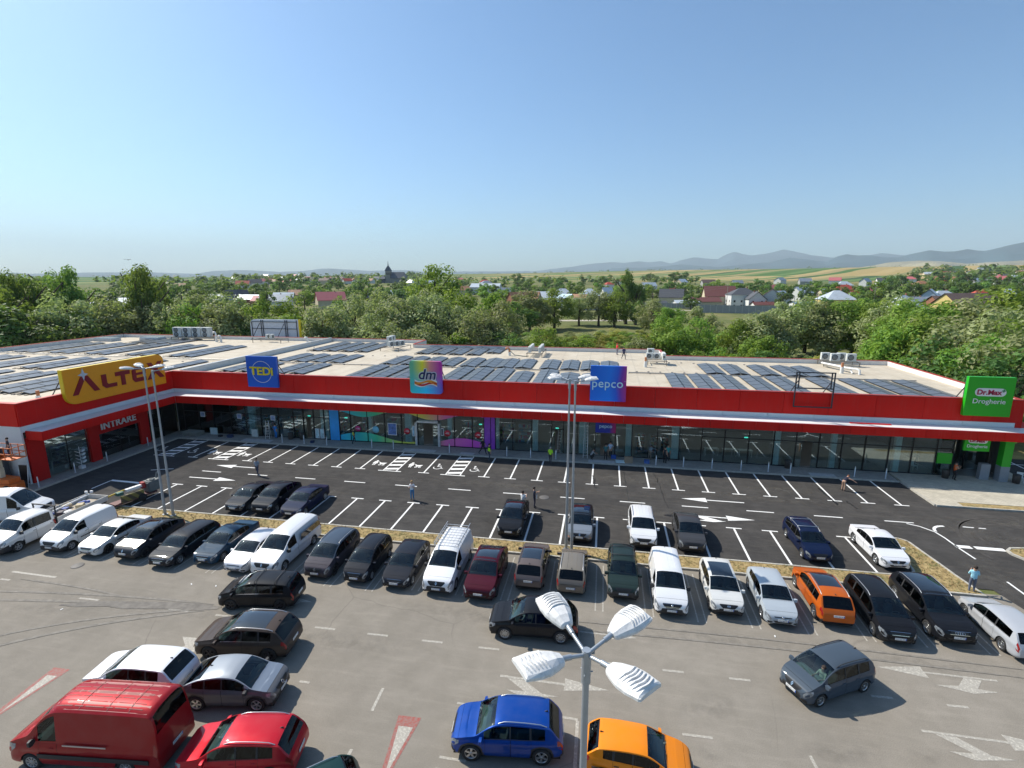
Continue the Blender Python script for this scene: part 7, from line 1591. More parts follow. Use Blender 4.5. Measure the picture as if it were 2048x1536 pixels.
def tree(kd, x, y, h, wd, label, group, base=.12):
    nm, _, cat = KN[kd]; z = terrain(x, y) - .1; t = thing(nm, label, cat, (x, y, z), R.uniform(0, 6.28), group); cb = h * base; fat = 1.22 if kd in ('willow', 'green', 'dark') else 1.0
    O('crown', R.choice(CR[kd]), t, (0, 0, cb), (R.uniform(-.06, .06), R.uniform(-.06, .06), 0), (wd / 2 * fat, wd / 2 * fat * R.uniform(.85, 1.1), (h - cb) / 2.28))
    if cat == 'tree' : O('trunk', R.choice(TRK_), t, (0, 0, 0), (0, 0, 0), (h * .5, h * .5, h * .6))
    return t
side_names = ['at the far left', 'left of the golden sign', 'behind the left roof', 'behind the tall rear sign', 'behind the rainbow sign', 'behind the middle lamp posts', 'behind the pepco sign', 'behind the empty sign frame', 'behind the right roof', 'at the far right']
def where(px): return side_names[min(9, max(0, int(px / 205)))]
ORD2 = ORD + ['number %d' % i for i in range(25, 200)]
TL_ = []
def T(kd, px, D, h, wd, belt): TL_.append((px, kd, D, h, wd, belt, R.random()))
def plant_all():
    cnt = {}
    for px, kd, D, h, wd, belt, q in sorted(TL_):
        D0, rad = D, wd * .56
        while D < 180:
            p = ground_at(px, D)
            if (-97 - rad < p.x < -31 and p.y < 88.5 + rad) or (-31 <= p.x < 9 and p.y < 82 + rad) or (9 <= p.x < 38.5 + rad and p.y < 76 + rad): D += 1.5
            else: break
        h = 18.1 + (h - 18.1) * D / D0; p = ground_at(px, D); cs = max(.6, (p.x * FW.x + p.y * FW.y) / D / cos(CP)); h = 18.1 + (h - 18.1) * cs if D < 300 else h; key = (KN[kd][1], belt, where(px)); cnt[key] = cnt.get(key, 0) + 1
        tree(kd, p.x, p.y, h, wd, '%s, %s from left %s %s' % (KN[kd][1], ORD2[cnt[key] - 1], belt, where(px)), 'trees ' + belt)
nb = 'in the near belt'
R.seed(77)
# near belt: (photo column, distance, height, width, kind)
NEAR = [
 (-40, 128, 13, 11, 'dark'), (30, 118, 12.5, 11, 'dark'), (20, 150, 21.5, 9, 'poplar'), (60, 152, 20.0, 8, 'poplar'), (125, 160, 22.5, 11, 'poplar'), (272, 140, 22.3, 11, 'poplar'), (312, 146, 18.5, 8, 'poplar'), (85, 112, 13, 9, 'dark'), (-20, 140, 16, 10, 'green'),
 (120, 125, 15.5, 11, 'willow'), (150, 112, 12.5, 9, 'green'), (175, 128, 15, 11, 'willow'), (205, 114, 13, 9, 'willow'), (240, 122, 13.5, 10, 'willow'), (262, 106, 9.5, 8, 'willow'), (290, 118, 12.8, 9, 'willow'), (330, 112, 12, 9, 'green'), (345, 128, 15, 10, 'willow'), (380, 116, 13, 9, 'green'), (400, 108, 11.5, 8, 'willow'),
 (430, 118, 13.5, 9, 'willow'), (460, 112, 12, 8, 'willow'), (495, 122, 13, 9, 'green'), (520, 130, 14.5, 7, 'poplar'), (545, 112, 10.5, 8, 'green'), (580, 125, 14.6, 9, 'green'), (575, 112, 11, 9, 'green'), (612, 116, 12, 8, 'yellow'), (640, 112, 12.2, 9, 'willow'), (672, 128, 14, 6, 'poplar'), (680, 112, 10.8, 9, 'willow'), (705, 122, 14, 9, 'willow'), (730, 108, 10.5, 9, 'willow'), (755, 118, 12.5, 9, 'willow'), (790, 114, 13.2, 10, 'willow'), (825, 112, 14, 10, 'willow'), (860, 115, 14, 10, 'willow'), (868, 165, 21, 14, 'green'), (895, 112, 13.2, 9, 'willow'), (930, 108, 10.5, 9, 'willow'), (965, 112, 11.3, 9, 'willow'), (1000, 120, 12.5, 10, 'willow'), (985, 108, 9.8, 8, 'willow'), (1015, 106, 8.5, 7, 'dark'), (850, 128, 14.8, 10, 'willow'), (910, 128, 15, 11, 'green'), (770, 130, 15, 10, 'willow'), (990, 132, 14, 10, 'green'), (445, 132, 15, 10, 'willow'), (395, 130, 15, 10, 'willow'),
 (300, 105, 9, 8, 'bush'), (350, 104, 8.5, 8, 'bush'), (450, 106, 9, 8, 'willow'), (235, 104, 8, 8, 'dark'), (500, 104, 9, 8, 'dark'), (415, 103, 8, 7, 'dark'), (620, 104, 9, 8, 'willow'), (700, 103, 8, 7, 'greybush'), (780, 104, 9, 7, 'willow'), (850, 104, 9, 8, 'willow'), (905, 103, 8, 7, 'bush'), (950, 103, 7.5, 7, 'greybush')]
for px, D, h, wd, kd in NEAR: T(kd, px, D, h * (1.12 if 590 < px < 1030 and h < 16 else 1.04 if h < 16 else 1.14), wd * 1.06, nb)
# middle: gap with river bank and separate trees
MID = [(1095, 98, 9.6, 7.2, 'green'), (1165, 98, 8.2, 6.8, 'green'), (1060, 185, 15, 15, 'willow'), (1110, 190, 15.5, 13, 'green'), (1035, 170, 12, 11, 'dark'), (1160, 205, 14, 12, 'willow'), (1200, 205, 15.5, 12, 'willow'), (1232, 200, 15, 11, 'green'), (1255, 215, 23, 11, 'poplar'), (1275, 212, 18, 10, 'poplar'), (1290, 200, 13, 10, 'dark'), (1255, 108, 7, 7, 'bush'), (1290, 104, 7, 6.5, 'willow'), (1320, 106, 9, 8, 'green'), (1355, 104, 10.5, 9, 'green'), (1400, 108, 10.6, 9, 'green'), (1380, 98, 6.5, 7, 'bush'), (1310, 175, 12, 10, 'willow'), (1345, 165, 10, 10, 'green'), (1410, 175, 11.5, 10, 'greybush'), (1440, 160, 9, 12, 'greybush'), (1475, 120, 9, 9, 'bush'),
 (1450, 98, 7, 7, 'bush'), (1490, 104, 11, 8, 'green'), (1520, 106, 12.2, 9.5, 'willow'), (1555, 108, 12.3, 9, 'willow'), (1500, 97, 7.5, 7, 'bush'), (1540, 96, 8.5, 7, 'green'), (1590, 140, 14.2, 11, 'willow'), (1625, 145, 13.2, 10, 'green'), (1655, 140, 13, 10, 'willow'), (1690, 142, 13, 10, 'green'), (1725, 145, 13.5, 11, 'green'), (1765, 142, 13.5, 11, 'green'), (1790, 135, 13, 10, 'willow'), (1830, 128, 14, 11, 'green'), (1740, 160, 14, 10, 'dark'), (1640, 160, 12, 10, 'dark'), (1810, 150, 15.5, 11, 'willow'),
 (1590, 96, 5.5, 7, 'bush'), (1630, 92, 5, 7, 'yellow'), (1670, 90, 5, 6.5, 'bush'), (1705, 88, 5.2, 7, 'bush'), (1740, 86, 5, 6, 'greybush'), (1560, 92, 6, 7, 'dark'), (1615, 100, 5.5, 8, 'bush'), (1665, 98, 5.2, 8, 'yellow'), (1720, 97, 5, 8, 'yellow'),
 (1775, 96, 8, 8, 'green'), (1790, 84, 8.5, 7, 'bush'), (1830, 88, 11.5, 9, 'green'), (1865, 92, 12.6, 10, 'green'), (1850, 80, 7.5, 7, 'bush'), (1900, 100, 12.2, 11, 'willow'), (1940, 92, 11.2, 10, 'willow'), (1985, 94, 11.5, 10, 'willow'), (2030, 96, 13.5, 11, 'willow'), (1905, 76, 7.0, 8, 'willow'), (1950, 86, 9.5, 9, 'dark'), (2000, 84, 9.6, 9, 'green'), (2045, 82, 10.5, 9, 'willow'), (2090, 90, 12, 11, 'green'), (1925, 70, 5.6, 6.5, 'greybush'), (1970, 78, 6, 7, 'dark'), (2020, 76, 5.5, 7, 'dark'), (2080, 78, 8, 9, 'dark'), (1885, 112, 14.6, 11, 'green'), (1960, 115, 15, 12, 'willow'), (2040, 118, 17, 12, 'green')]
for px, D, h, wd, kd in MID: T(kd, px, D, h, wd, 'on the river bank')
# reeds and scrub on the river bank
for i in range(34):
    px = R.uniform(1010, 1300); D = R.uniform(138, 160); T(R.choice(['greybush', 'bush', 'yellow']), px, D, R.uniform(2.2, 4), R.uniform(5, 8), 'in the scrub line')
for i in range(16): T(R.choice(['greybush', 'bush', 'yellow']), R.uniform(1310, 1800), R.uniform(105, 125), R.uniform(2, 3.4), R.uniform(5, 8), 'in the scrub line')
def polysheet(name, pts, mat, z=.0):
    mb = MB(); mb.quad(*[(p.x, p.y, z) for p in [ground_at(*q) for q in pts]]); return tag(mb.obj(name, mat), kind='structure')
GRAV = M('river_gravel', (.42, .38, .30), .95, var=.25, scale=.6); DRYG = M('dry_meadow', (.30, .24, .08), .95, var=.45, scale=.25)
polysheet('gravel_bank', [(1180, 108), (1500, 112), (1500, 117), (1180, 113)], GRAV, .02); polysheet('gravel_bank', [(1040, 225), (1330, 235), (1330, 242), (1040, 232)], GRAV, .02)
polysheet('meadow', [(1000, 112), (1330, 118), (1330, 140), (1000, 135)], DRYG, .015); polysheet('meadow', [(1540, 98), (1820, 96), (1840, 122), (1540, 125)], M('pale_meadow', (.24, .24, .09), .95, var=.4, scale=.3), .015)
polysheet('dirt_road', [(1290, 318), (1600, 318), (1600, 324), (1290, 324)], GRAV, .03); polysheet('lawn', [(1280, 358), (1420, 350), (1430, 376), (1290, 384)], M('lawn_green', (.13, .19, .04), .95, var=.3, scale=.1), .03)  # lawn keeps its own mottled yellow-green grass colour
mb = MB(); mb.quad((38.3, 58, 0), (120, 58, 0), (120, 90, 0), (38.3, 90, 0)); tag(mb.obj('dry_field', DRYG, None, (0, 0, .012)), kind='structure')
# ================================================================ village
ROOFS = {'rust': M('rusty_sheet_roof', (.30, .14, .07), .7, var=.5, scale=.5), 'grey': M('grey_metal_roof', (.30, .33, .36), .35, .3, var=.15, scale=.4), 'dark': M('anthracite_roof', (.07, .075, .085), .6, var=.15), 'brown': M('brown_tile_roof', (.13, .085, .07), .75, var=.2), 'maroon': M('maroon_tile_roof', (.14, .045, .04), .75, var=.15), 'red': M('red_tile_roof', (.42, .06, .035), .7, var=.15), 'pink': M('faded_red_roof', (.45, .12, .13), .6, var=.15), 'white': M('pale_zinc_roof', (.55, .60, .63), .35, .2, var=.12, scale=.4), 'blue': M('blue_grey_roof', (.14, .24, .33), .4, .2, var=.1)}
WALLS = {'white': M('white_house_wall', (.66, .66, .64), .85), 'cream': M('cream_house_wall', (.55, .47, .33), .85), 'yellow': M('yellow_house_wall', (.60, .47, .18), .85), 'brick': M('brick_house_wall', (.28, .12, .07), .9), 'blue': M('pale_blue_house_wall', (.38, .48, .60), .85), 'grey': M('grey_house_wall', (.33, .34, .33), .85)}
WIN = M('house_window_glass', (.02, .025, .03), .15, var=0); WFR = M('house_window_frame', (.55, .55, .53), .6, var=0); RTX = {'rust': 'rust streaked', 'grey': 'grey metal', 'dark': 'anthracite', 'brown': 'brown tiled', 'maroon': 'maroon', 'red': 'bright red', 'pink': 'faded red', 'white': 'pale zinc', 'blue': 'blue grey'}
def house(px, D, wd, dp, hw, hr, rz, wall, roof, extra='', hip=False, nw=3, floors=1, label=None, chim=True):
    p = ground_at(px, D); z = terrain(p.x, p.y)
    t = thing('house', label or '%s walled house with %s roof %s %s' % (wall, RTX[roof], extra, where(px)), 'house', (p.x, p.y, z - .2), CYW + rz - atan2(p.x + .18 * p.y, p.y) * .0, 'houses of the village')
    mb = MB(); mb.box2((-wd / 2, -dp / 2, 0), (wd / 2, dp / 2, hw))
    ap = hw + hr
    if not hip: mb.add([(-wd / 2, -dp / 2, hw), (-wd / 2, dp / 2, hw), (-wd / 2, 0, ap - .15), (wd / 2, -dp / 2, hw), (wd / 2, dp / 2, hw), (wd / 2, 0, ap - .15)], [(0, 1, 2), (3, 5, 4)])
    mb.obj('wall', WALLS[wall], t)
    o_ = .5; rm_ = MB(); zl = hw - .2
    if hip:
        k_ = min(dp / 2, wd / 2 * .8); rm_.add([(-wd / 2 - o_, -dp / 2 - o_, zl), (wd / 2 + o_, -dp / 2 - o_, zl), (wd / 2 + o_, dp / 2 + o_, zl), (-wd / 2 - o_, dp / 2 + o_, zl), (-wd / 2 + k_, 0, ap), (wd / 2 - k_, 0, ap)], [(0, 1, 5, 4), (1, 2, 5), (2, 3, 4, 5), (3, 0, 4), (3, 2, 1, 0)])
    else:
        rm_.add([(-wd / 2 - o_, -dp / 2 - o_, zl), (wd / 2 + o_, -dp / 2 - o_, zl), (wd / 2 + o_, 0, ap), (-wd / 2 - o_, 0, ap), (-wd / 2 - o_, dp / 2 + o_, zl), (wd / 2 + o_, dp / 2 + o_, zl)] , [(0, 1, 2, 3), (3, 2, 5, 4)])
        rm_.add([(-wd / 2 - o_, -dp / 2 - o_, zl + .18), (wd / 2 + o_, -dp / 2 - o_, zl + .18), (wd / 2 + o_, 0, ap + .2), (-wd / 2 - o_, 0, ap + .2), (-wd / 2 - o_, dp / 2 + o_, zl + .18), (wd / 2 + o_, dp / 2 + o_, zl + .18)], [(0, 1, 2, 3), (3, 2, 5, 4), ])
    rf_ = rm_.obj('roof', ROOFS[roof], t)
    if chim: mb = MB(); mb.box2((wd * .15, .3, ap - 1), (wd * .15 + .6, .9, ap + .8)); mb.obj('chimney', WALLS['brick'], rf_)
    if D < 700:
        for fl_ in range(floors):
            for i in range(nw):
                x = -wd / 2 + wd * (i + .5) / nw; z0 = 1.0 + fl_ * 2.8
                if z0 + 1.3 > hw: continue
                for (xx, yy, sx, sy) in ((x, -dp / 2, 1, 0),):
                    mb = MB(); mb.box2((xx - .65, yy - .06, z0 - .08), (xx + .65, yy - .02, z0 + 1.38)); f_ = mb.obj('window', WFR, t); mb = MB(); mb.box2((xx - .55, yy - .09, z0), (xx + .55, yy - .062, z0 + 1.3)); mb.obj('pane', WIN, f_)
            for yy in (-dp / 4, dp / 4):
                z0 = 1.0 + fl_ * 2.8
                for s_ in (-1, 1): mb = MB(); mb.box2((s_ * wd / 2 + s_ * .02, yy - .5, z0), (s_ * wd / 2 + s_ * .07, yy + .5, z0 + 1.3)); mb.obj('window', WIN, t)
        mb = MB(); mb.box2((-wd * .05 - .5, -dp / 2 - .05, .2), (-wd * .05 + .5, -dp / 2 - .02, 2.2)); mb.obj('door', M('house_door', (.12, .07, .04), .6), t)
    return t
HS = [ # px, D, width, depth, wall h, roof h, rot, wall, roof, note, hip, windows, floors
 (1037, 335, 13, 9, 5.5, 4.5, .5, 'brick', 'rust', 'with brick gable', 0, 2, 1), (1066, 345, 9, 9, 5, 5, -.4, 'cream', 'rust', 'standing gable on', 0, 2, 1), (1098, 350, 16, 10, 5, 5, -.25, 'cream', 'white', 'striped with rust', 0, 3, 1), (1128, 330, 13, 9, 4.5, 4.5, -.8, 'blue', 'blue', 'facing the river', 0, 3, 1), (1158, 325, 12, 9, 5, 4, -.7, 'blue', 'rust', 'with pale blue gable', 0, 2, 1), (1125, 410, 17, 12, 6, 5, 0, 'white', 'white', 'with hipped zinc roof', 1, 3, 1), (1180, 410, 15, 12, 6, 5, 0, 'cream', 'white', 'behind the walnut tree', 1, 3, 1), (1208, 340, 30, 10, 5.2, 1, 0, 'white', 'blue', 'long and low with arches', 0, 8, 1), (1180, 315, 36, 9, 6.4, .6, .05, 'grey', 'dark', 'long blank shed', 0, 0, 1), (1215, 480, 9, 8, 5, 5, .3, 'white', 'white', 'steep small', 0, 2, 1),
 (1345, 365, 15, 11, 6.2, 5.4, -.35, 'cream', 'dark', 'with small windows by the lawn', 0, 2, 1), (1322, 352, 8, 5, 3, 1, 0, 'grey', 'dark', 'low shed', 0, 0, 1), (1345, 420, 14, 10, 6, 5, .1, 'cream', 'red', 'peeping over the roof', 1, 2, 1), (1375, 345, 15, 9, 3.5, 1.5, .05, 'white', 'white', 'low outbuilding', 0, 0, 1), (1410, 352, 19, 10, 4.2, 2.5, 0, 'cream', 'maroon', 'long low wing', 0, 3, 1), (1440, 372, 19, 15, 7, 6.5, -.2, 'cream', 'maroon', 'with two gable windows', 0, 3, 1), (1487, 362, 17, 13, 8.6, 4, -.1, 'white', 'dark', 'two storey with balcony', 1, 4, 2), (1515, 352, 9, 10, 6, 4.5, 1.4, 'white', 'dark', 'small gabled', 0, 2, 2), (1548, 362, 17, 12, 7.4, 4.6, 1.1, 'white', 'brown', 'with large gable', 0, 2, 2), (1562, 400, 12, 9, 6, 4, .6, 'white', 'white', 'half hidden', 0, 2, 1), (1530, 345, 12, 6, 3, 1.6, 0, 'white', 'maroon', 'porch wing', 0, 2, 1),
 (1605, 480, 14, 11, 6.5, 4.5, .4, 'white', 'white', 'above the trees', 0, 2, 1), (1602, 560, 13, 9, 5, 4, 0, 'grey', 'dark', 'dark roofed', 1, 2, 1), (1618, 345, 16, 8, 4.4, .7, 0, 'white', 'blue', 'flat long workshop', 0, 3, 1), (1677, 330, 15, 13, 7.5, 4.6, -.1, 'yellow', 'white', 'pyramid roofed two storey', 1, 3, 2), (1660, 500, 14, 10, 5, 4, 0, 'cream', 'grey', 'small grey', 0, 2, 1), (1688, 560, 22, 12, 6, 5, .1, 'cream', 'red', 'wide', 1, 4, 1), (1718, 460, 12, 9, 5, 4, .2, 'white', 'red', 'low', 0, 2, 1), (1738, 560, 20, 10, 5, 4, 0, 'cream', 'pink', 'long', 0, 3, 1),
 (1812, 300, 15, 13, 4.8, 6, .35, 'cream', 'white', 'with dormer and silver roof', 1, 2, 1), (1838, 390, 18, 9, 5, 2.5, 0, 'cream', 'grey', 'greenish', 0, 2, 1), (1865, 420, 12, 9, 7, 4.5, .8, 'blue', 'white', 'pale blue gabled', 0, 2, 2), (1890, 450, 16, 10, 6, 4, 0, 'white', 'white', 'zinc roofed', 1, 3, 1), (1900, 360, 16, 11, 5.5, 3.6, 0, 'brick', 'brown', 'low brown', 0, 2, 1), (1945, 320, 26, 14, 6, 5.5, .15, 'yellow', 'brown', 'large with cream gable', 0, 5, 1), (1965, 420, 14, 9, 7, 4, 0, 'cream', 'red', 'red hipped', 1, 2, 1), (1990, 215, 14, 10, 5.6, 3, .25, 'cream', 'brown', 'plain near the right edge', 0, 2, 1), (1970, 300, 18, 8, 3.2, 1, 0, 'white', 'white', 'pale shed', 0, 0, 1), (2010, 460, 10, 8, 8, 3, 0, 'white', 'white', 'tall narrow', 0, 2, 2),
 (658, 350, 17, 12, 5.5, 5, .5, 'cream', 'pink', 'with large faded roof', 0, 3, 1), (548, 360, 18, 11, 5, 4, .1, 'white', 'grey', 'behind poplars', 0, 2, 1), (565, 430, 14, 9, 5, 3.4, .2, 'cream', 'white', 'long pale', 0, 3, 1), (530, 370, 16, 10, 5, 3, 0, 'brick', 'pink', 'low', 0, 2, 1), (590, 480, 12, 9, 5, 4, 0, 'cream', 'rust', 'small', 0, 2, 1), (755, 420, 16, 9, 4.5, 3, .2, 'white', 'white', 'zinc shed', 0, 3, 1), (765, 460, 14, 9, 5, 3.4, .4, 'cream', 'white', 'by the pole', 0, 2, 1),
 (972, 560, 32, 14, 8, 3.8, -.25, 'white', 'white', 'school like long hall', 0, 6, 2), (905, 600, 14, 10, 5, 5, .3, 'white', 'red', 'small', 0, 2, 1), (925, 560, 16, 10, 5, 4, .1, 'cream', 'rust', 'small', 0, 2, 1), (1010, 520, 12, 9, 5, 3.5, .2, 'white', 'grey', 'small', 0, 2, 1),
 (215, 340, 15, 10, 5, 4, .3, 'white', 'white', 'long behind the trees', 0, 3, 1), (440, 420, 18, 10, 4, 4, .1, 'cream', 'grey', 'big pale barn', 0, 3, 1), (470, 420, 14, 10, 6, 5, .8, 'white', 'dark', 'tall gabled', 0, 2, 1), (500, 400, 16, 10, 5, 3, 0, 'brick', 'white', 'low', 0, 2, 1), (360, 700, 14, 9, 5, 4, 0, 'cream', 'rust', 'small', 0, 2, 1), (485, 760, 16, 10, 5, 5, .2, 'white', 'red', 'hill side', 0, 2, 1), (510, 800, 16, 10, 6, 5, .4, 'white', 'dark', 'hill side', 0, 2, 1)]
for i, q in enumerate(HS):
    lab = '%s house with %s roof, %s, %s' % (q[7], RTX[q[8]], q[9], where(q[0])); house(*q[:9], q[9], bool(q[10]), q[11], q[12], lab, q[11] > 0)
# far houses on the slopes
hc = {}
for (lo, hi, d0, d1, n_) in ((520, 800, 850, 1300, 17), (800, 1000, 650, 1000, 7), (1180, 1560, 560, 900, 7), (1560, 1900, 650, 1000, 9), (1850, 2060, 900, 1600, 22), (470, 620, 1300, 1700, 12)):
    for i in range(n_):
        px = lo + (hi - lo) * (i + R.random()) / n_; D = R.uniform(d0, d1); rf_ = R.choice(['rust', 'white', 'grey', 'red', 'pink', 'dark', 'brown', 'white']); wl = R.choice(['white', 'cream', 'white', 'grey']); D += 0; kk = (wl, rf_, where(px)); hc[kk] = hc.get(kk, 0) + 1
        house(px, D, R.uniform(11, 18), R.uniform(8, 11), R.uniform(4.5, 6.5), R.uniform(3, 4.6), R.uniform(-.7, .7), wl, rf_, '', R.random() < .3, 2, 1, '%s house with %s roof, %s on the distant slope %s' % (wl, RTX[rf_], ORD2[hc[kk] - 1], where(px)), False)
# church with pointed tower
p = ground_at(778, 960); z = terrain(p.x, p.y)
t = thing('church', 'grey church with pointed tower and dark steep nave roof on the horizon', 'church', (p.x, p.y, z - 1), CYW)
CHW = M('church_stone', (.25, .24, .23), .9); CHR = M('church_slate', (.05, .065, .09), .6)
mb = MB(); mb.box2((-5, -5, 0), (4, 5, 22)); mb.obj('tower', CHW, t)
mb = MB(); mb.add([(-6.2, -6, 22), (5.2, -6, 22), (5.2, 6, 22), (-6.2, 6, 22), (-.5, 0, 33), (-.5, 0, 33)], [(0, 1, 4), (1, 2, 4), (2, 3, 4), (3, 0, 4)]); mb.tube([(-.5, 0, 31), (-.5, 0, 40)], [1.0, .1], 6); mb.obj('spire', CHR, t)
mb = MB(); mb.box2((5, -8, 0), (30, 8, 9)); mb.obj('nave', CHW, t); mb = MB(); mb.add([(4.2, -9, 9), (32, -9, 9), (28, 0, 20), (5, 0, 20), (4.2, 9, 9), (32, 9, 9)], [(0, 1, 2, 3), (3, 2, 5, 4), (1, 5, 2), (0, 3, 4)]); mb.obj('nave_roof', CHR, t)
mb = MB(); mb.box2((-16, -7, 0), (-5, 7, 8)); mb.add([(-17, -8, 8), (-5, -8, 8), (-5, 8, 8), (-17, 8, 8), (-9, 0, 15)], [(0, 1, 4), (1, 2, 4), (2, 3, 4), (3, 0, 4)]); mb.obj('apse', CHR, t)
for i in range(4): mb = MB(); mb.box2((-3.2 + i * 2, -5.1, 15), (-2.2 + i * 2, -5.02, 19)); mb.obj('window', WIN, t)
# concrete fence with posts
CF_ = M('concrete_fence_panel', (.27, .28, .29), .9)
def fence(px0, D0, px1, D1, h, label):
    a, b_ = ground_at(px0, D0), ground_at(px1, D1); L = (b_ - a).length; n = int(L / 3); ang = atan2(b_.y - a.y, b_.x - a.x)
    t = thing('concrete_fence', label, 'fence', tuple(a), ang)
    mb = MB(); mb.box2((.12, -.05, 0), (L / n - .12, .05, h)); pm = mb.mesh('panel', CF_); mb = MB(); mb.box2((-.11, -.12, 0), (.11, .12, h + .25)); qm = mb.mesh('post', M('concrete_post', (.42, .43, .43), .9))
    for i in range(n): O('panel', pm, t, (L / n * i, 0, 0)); O('post', qm, t, (L / n * i, 0, 0))
fence(1285, 345, 1400, 335, 3.2, 'grey concrete panel fence below the lawn'); fence(1400, 300, 1600, 302, 4.2, 'taller grey concrete fence before the white houses'); fence(1130, 290, 1165, 292, 3.0, 'short grey concrete fence beside the long blank shed')
# utility poles and wires
PW = M('weathered_pole', (.30, .27, .22), .9)
PL = [(1457, 325, 15, 'tall pole in front of the maroon roofed house'), (1593, 325, 9, 'concrete pole right of the white houses'), (1640, 325, 10, 'concrete pole by the flat workshop'), (1754, 335, 14, 'pole in the dark trees right of the red roofs'), (804, 300, 9, 'pole left of the big round tree'), (1834, 330, 10, 'pole behind the silver roof'), (1970, 290, 8, 'pole before the large brown roof'), (2018, 330, 9, 'pole near the right edge'), (1236, 330, 9, 'pole left of the poplar pair')]
pp = []
for px, D, h, lb in PL:
    p = ground_at(px, D); t = thing('utility_pole', lb, 'pole', (p.x, p.y, terrain(p.x, p.y))); mb = MB(); mb.tube([(0, 0, 0), (0, 0, h)], [.2, .12], 6); mb.obj('pole', PW, t); mb = MB(); mb.box2((-.9, -.06, h - .8), (.9, .06, h - .65)); mb.obj('crossarm', PW, t); pp.append((p.x, p.y, h - .6))
mb = MB()
for (a, b_) in ((8, 0), (0, 1), (1, 2), (3, 5)):
    for dz in (0, -1.2):
        A_, B_ = Vector(pp[a]), Vector(pp[b_]); mb.tube([A_.lerp(B_, u / 8) + Vector((0, 0, dz - 1.2 * sin(pi * u / 8))) for u in range(9)], .03, 3)
tag(mb.obj('power_line', M('cable_grey', (.3, .3, .3), .6)), 'thin overhead wires strung between the village poles', 'power line')
# village trees
R.seed(5)
VT = [(1155, 365, 15, 17, 'fardark'), (1245, 420, 14, 16, 'fardark'), (1000, 520, 9, 10, 'fardark'), (725, 520, 19, 24, 'fardark'), (700, 400, 12, 12, 'fardark'), (760, 380, 12, 16, 'fardark'), (800, 420, 12, 16, 'fardark'), (845, 480, 14, 14, 'fardark'), (615, 440, 14, 14, 'fardark'), (450, 520, 18, 18, 'fardark'), (530, 330, 14, 12, 'fardark'), (1350, 900, 22, 30, 'fardark'), (1300, 1050, 18, 22, 'fardark'), (1365, 1050, 20, 24, 'fardark'), (1760, 400, 17, 18, 'farlight'), (1740, 330, 12, 14, 'fardark'), (1385, 330, 11, 13, 'fardark'), (1570, 350, 12, 13, 'fardark'), (1655, 318, 9, 10, 'fardark'), (1035, 800, 20, 22, 'fardark'), (605, 340, 13, 10, 'farlight')]
for px, D, h, wd, kd in VT: T(kd, px, D, h, wd, 'in the village')
for (lo, hi, d0, d1, n_, hmin, hmax) in ((1240, 1340, 430, 560, 9, 12, 17), (1330, 1480, 430, 600, 12, 12, 16), (1460, 1650, 420, 620, 16, 12, 17), (1640, 1780, 380, 600, 13, 11, 16), (1770, 2060, 430, 700, 26, 12, 18), (1780, 2060, 700, 1000, 16, 14, 20), (0, 260, 260, 500, 16, 10, 15), (250, 520, 300, 700, 28, 10, 16), (520, 860, 400, 800, 44, 10, 16), (860, 1120, 360, 800, 30, 9, 15), (1100, 1250, 430, 600, 10, 10, 15), (1050, 1240, 650, 900, 9, 12, 18)):
    for i in range(n_):
        px = lo + (hi - lo) * (i + R.random()) / n_; T('fardark' if R.random() < .72 else 'farlight', px, R.uniform(d0, d1), R.uniform(hmin, hmax), R.uniform(11, 19), 'in the village')
plant_all()
# far woods and hedges read as masses: one stuff object of clumps
rr = random.Random(8); vs, fs, tn = [], [], []
def clump(px, D, h, w_, n):
    p = ground_at(px, D); z = terrain(p.x, p.y)
    for _ in range(n):
        a = rr.uniform(0, 2 * pi); cz = rr.uniform(-.1, 1); sz = sqrt(max(0, 1 - cz * cz)); n_ = Vector((sz * cos(a), sz * sin(a), cz)); q = Vector((p.x, p.y, z)) + Vector((n_.x * w_ / 2, n_.y * w_ / 2, n_.z * h)) * rr.uniform(.75, 1.1)
        d = (n_ + Vector((rr.uniform(-.4, .4), rr.uniform(-.4, .4), rr.uniform(0, .5)))).normalized(); u = d.orthogonal().normalized(); w2 = d.cross(u); l = h * rr.uniform(.12, .25); o = len(vs)
        vs.extend([q - u * l - w2 * l, q + u * l - w2 * l, q + u * l + w2 * l, q - u * l + w2 * l]); fs.append((o, o + 1, o + 2, o + 3)); tn.append(rr.random())
for _ in range(150): clump(rr.uniform(470, 860), rr.uniform(900, 1700), rr.uniform(9, 15), rr.uniform(14, 26), 22)
for _ in range(90): clump(rr.uniform(1830, 2100), rr.uniform(1000, 1700), rr.uniform(10, 16), rr.uniform(16, 30), 22)
for _ in range(70): clump(rr.uniform(-60, 480), rr.uniform(700, 1300), rr.uniform(9, 14), rr.uniform(14, 26), 22)
for _ in range(60): clump(rr.uniform(860, 1400), rr.uniform(850, 1150), rr.uniform(9, 13), rr.uniform(14, 24), 20)
for _ in range(60): clump(rr.uniform(200, 2050), rr.uniform(2200, 2600), rr.uniform(5, 9), rr.uniform(16, 40), 16)
me = bpy.data.meshes.new('far_wood'); me.from_pydata(vs, [], fs); at = me.attributes.new('tone', 'FLOAT', 'FACE'); at.data.foreach_set('value', tn); me.materials.append(LM['dark'])
tag(O('far_wood', me), 'far off woods and hedgerows between the distant fields', 'wood', kind='stuff')
